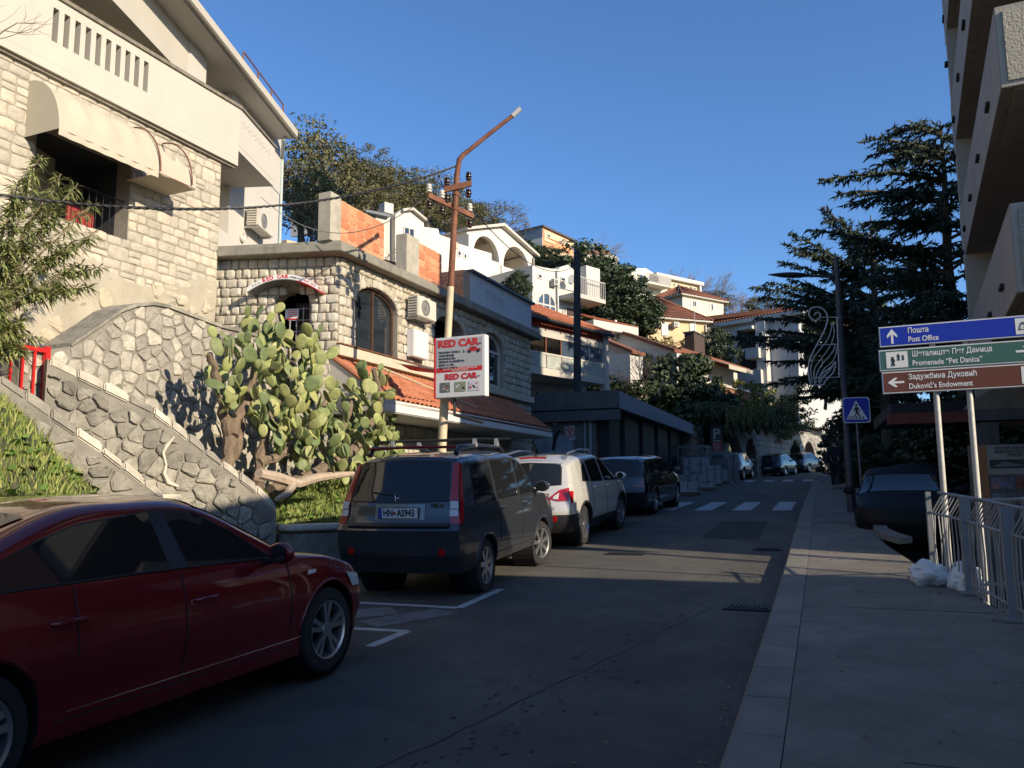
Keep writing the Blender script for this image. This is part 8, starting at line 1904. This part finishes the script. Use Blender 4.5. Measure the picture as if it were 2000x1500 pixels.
# ------------------------------------------------------------------ people
def person(label,loc,face,shirt,pants,stride=.25,h=1.76,hat=False,seed=0,arm=.3):
    t=thing('person',label,'person',(0,0,0),local=True)
    def skin(name,J,E,m,sublev=2):
        me=bpy.data.meshes.new(name); me.from_pydata([j[0] for j in J],E,[]); ob=bpy.data.objects.new(name,me); COL.objects.link(ob)
        mo=ob.modifiers.new('s','SKIN'); mo.use_smooth_shade=True
        for i,j in enumerate(J): r=j[1]; me.skin_vertices[0].data[i].radius=(r,r) if not isinstance(r,tuple) else r
        me.skin_vertices[0].data[0].use_root=True
        ss=ob.modifiers.new('u','SUBSURF'); ss.levels=sublev; ss.render_levels=sublev
        dg=bpy.context.evaluated_depsgraph_get(); nm=bpy.data.meshes.new_from_object(ob.evaluated_get(dg)); bpy.data.objects.remove(ob)
        nm.materials.clear(); nm.materials.append(m); nm.polygons.foreach_set('use_smooth',[True]*len(nm.polygons))
        o=bpy.data.objects.new(name,nm); COL.objects.link(o); o.parent=t; ORG[o.name]=Vector((0,0,0)); return o
    s=h/1.76; st=stride
    V=lambda x,y,z:(x*s,y*s,z*s)
    sk_=mat('skin',(.42,.25,.17),.6,var=.05)
    J=[(V(0,0,.95),(.15*s,.11*s)),(V(0,.0,1.18),(.145*s,.11*s)),(V(0,.02,1.38),(.17*s,.115*s)),(V(0,.02,1.47),.075*s),(V(0,.03,1.55),.058*s),(V(0,.04,1.64),(.078*s,.095*s)),(V(0,.04,1.71),(.065*s,.075*s)),
       (V(-.10,st*.1,.90),.095*s),(V(-.105,st*.55,.50),.062*s),(V(-.105,st*.5,.12),.042*s),(V(-.11,st*.5+.04,.045),.04*s),(V(-.11,st*.5+.16,.03),.035*s),
       (V(.10,-st*.1,.90),.095*s),(V(.105,-st*.25,.50),.062*s),(V(.105,-st*.9,.14),.042*s),(V(.11,-st*.9+.03,.06),.04*s),(V(.11,-st*.9+.14,.03),.035*s),
       (V(-.20,.02,1.40),.062*s),(V(-.24,-arm*.3,1.14),.05*s),(V(-.24,-arm*.1,.90),.038*s),(V(-.24,-arm*.05,.82),.03*s),
       (V(.20,.02,1.40),.062*s),(V(.24,arm*.2,1.14),.05*s),(V(.24,arm*.5,.92),.038*s),(V(.24,arm*.55,.84),.03*s)]
    E=[(0,1),(1,2),(2,3),(3,4),(4,5),(5,6),(0,7),(7,8),(8,9),(9,10),(10,11),(0,12),(12,13),(13,14),(14,15),(15,16),(2,17),(17,18),(18,19),(19,20),(2,21),(21,22),(22,23),(23,24)]
    skin('body',J,E,sk_)
    k=.022*s
    grow=lambda idx,g:[(J[i][0],(J[i][1][0]+g,J[i][1][1]+g) if isinstance(J[i][1],tuple) else J[i][1]+g) for i in idx]
    Jj=grow([1,0,2,17,18,19,21,22,23],k)+[(V(0,.02,1.50),.085*s)]; Jj[1]=(V(0,0,.80),(.185*s,.14*s)); skin('jacket',Jj,[(0,1),(0,2),(2,3),(3,4),(4,5),(2,6),(6,7),(7,8),(2,9)],shirt)
    Jj=grow([0,7,8,9,12,13,14],k*.9); Jj[0]=(V(0,0,.93),(.16*s,.12*s)); skin('trousers',Jj,[(0,1),(1,2),(2,3),(0,4),(4,5),(5,6)],pants)
    for i,j in ((10,11),(15,16)): skin('shoe',[(J[i][0],.05*s),(J[j][0],.045*s)],[(0,1)],m_black,1)
    b=MB(); c=Vector(V(0,.03,1.675))
    b.grid(lambda i,j:c+Vector((math.sin(i*math.pi*.62)*math.cos(j*6.283)*.092*s,math.sin(i*math.pi*.62)*math.sin(j*6.283)*.108*s-.012,math.cos(i*math.pi*.62)*.105*s)),8,16); b.build('cap' if hat else 'hair',mat('dark_hair',(.02,.016,.013),.9,var=0),t,smooth=True)
    # hands with fingers
    for sg,i in ((-1,20),(1,24)):
        p=Vector(J[i][0]); b=MB(); b.tube([p+Vector((0,0,.02)),p+Vector((0,.005,-.05))],[.026,.032],8)
        for f in range(4): q=p+Vector((0,-.024+.016*f,-.05)); b.tube([q,q+Vector((-sg*.006,.006,-.04)),q+Vector((-sg*.02,.008,-.07+.006*abs(f-1.5)))],[.009,.008,.006],5)
        q=p+Vector((0,.03,-.015)); b.tube([q,q+Vector((-sg*.012,.02,-.03)),q+Vector((-sg*.018,.022,-.05))],[.010,.009,.007],5); b.build('hand',sk_,t,smooth=True)
    b=MB(); hp=Vector(V(0,.04,1.64)); b.box(hp+Vector((0,.10*s,-.005)),(.022,.03,.04)); b.build('nose',sk_,t,bev=.008)
    for sx in (-1,1): b=MB(); b.lathe([(.02,0),(.024,.006),(.012,.012)],hp+Vector((sx*.078*s,0,0)),axis=(sx,0,0),n=10); b.build('ear',sk_,t)
    t.location=loc; t.rotation_euler=(0,0,face); return t
m_coat=mat('dark_coat',(.015,.015,.018),.9,var=.1); m_coat2=mat('dark_jacket',(.03,.032,.038),.9,var=.1); m_trou=mat('dark_trousers',(.014,.015,.02),.9,var=.1)
person('person in dark coat and trousers walking away on the pavement',(.36,31.6,rz(31.6)+.13),R_(2),m_coat,m_trou,.22,1.78,True)
person('person in dark jacket half hidden, walking just right of the other one',(.92,33.6,rz(33.6)+.13),R_(-4),m_coat2,m_trou,.28,1.72)

# ------------------------------------------------------------------ litter and wear
rr=random.Random(44); b=MB()
for _ in range(700):
    k=rr.random()
    if k<.45: y=rr.uniform(2,30); x=kerbX(y)-abs(rr.gauss(0,.12))-.03; z=rz(y)+.008
    elif k<.8: y=rr.uniform(2,28); x=rr.uniform(-.2,max(.2,pavR(y)-.1)); z=rz(y)+.14
    else: y=rr.uniform(3,25); x=rr.uniform(-6.2,-.8); z=rz(y)+.008
    a=rr.uniform(0,6.28); s=rr.uniform(.008,.028); d=Vector((math.cos(a),math.sin(a),0))*s; e=Vector((-d.y,d.x,0))*.5; p=Vector((x,y,z))
    b.add([p-d,p-e+Vector((0,0,s*.3)),p+d,p+e+Vector((0,0,s*.2))],[(0,1,2,3)])
tag(b.build('fallen_leaves',mat('litter_leaf',(.16,.11,.05),.85,var=.3,rnd=.45,c2=(.20,.18,.11)),fix=False,kind='stuff'),'small fallen leaves and grit scattered on the road and pavement','leaves')
ptc=mat('patch_asphalt',(.048,.047,.045),.9,var=.25,scale=3,bump=.9,bscale=130)
for (x0,y0,x1,y1) in ((-2.2,15.6,-1.2,18.8),(-4.6,17.2,-3.9,18.6)):
    b=MB(); n=8
    for i in range(n):
        ya=y0+(y1-y0)*i/n; yb=y0+(y1-y0)*(i+1)/n; b.quad((x0,ya,rz(ya)+.005),(x1,ya,rz(ya)+.005),(x1,yb,rz(yb)+.005),(x0,yb,rz(yb)+.005))
    b.build('asphalt_patch',ptc,bpy.data.objects['road'])
b=MB()
for _ in range(420):
    y=rr.uniform(2,12); x=-1.9+.12*(y-6)+rr.gauss(0,.26); s=rr.uniform(.008,.032); n=7; ph=rr.uniform(0,6)
    b.add([(x+s*(.6+.4*rr.random())*math.cos(ph+k*6.283/n)*.6,y+s*(.6+.4*rr.random())*math.sin(ph+k*6.283/n)*1.2,rz(y+0)+.0065) for k in range(n)],[tuple(range(n))])
b.build('oil_stain',mat('oil',(.045,.044,.042),.8,var=0),bpy.data.objects['road'],kind='stuff')
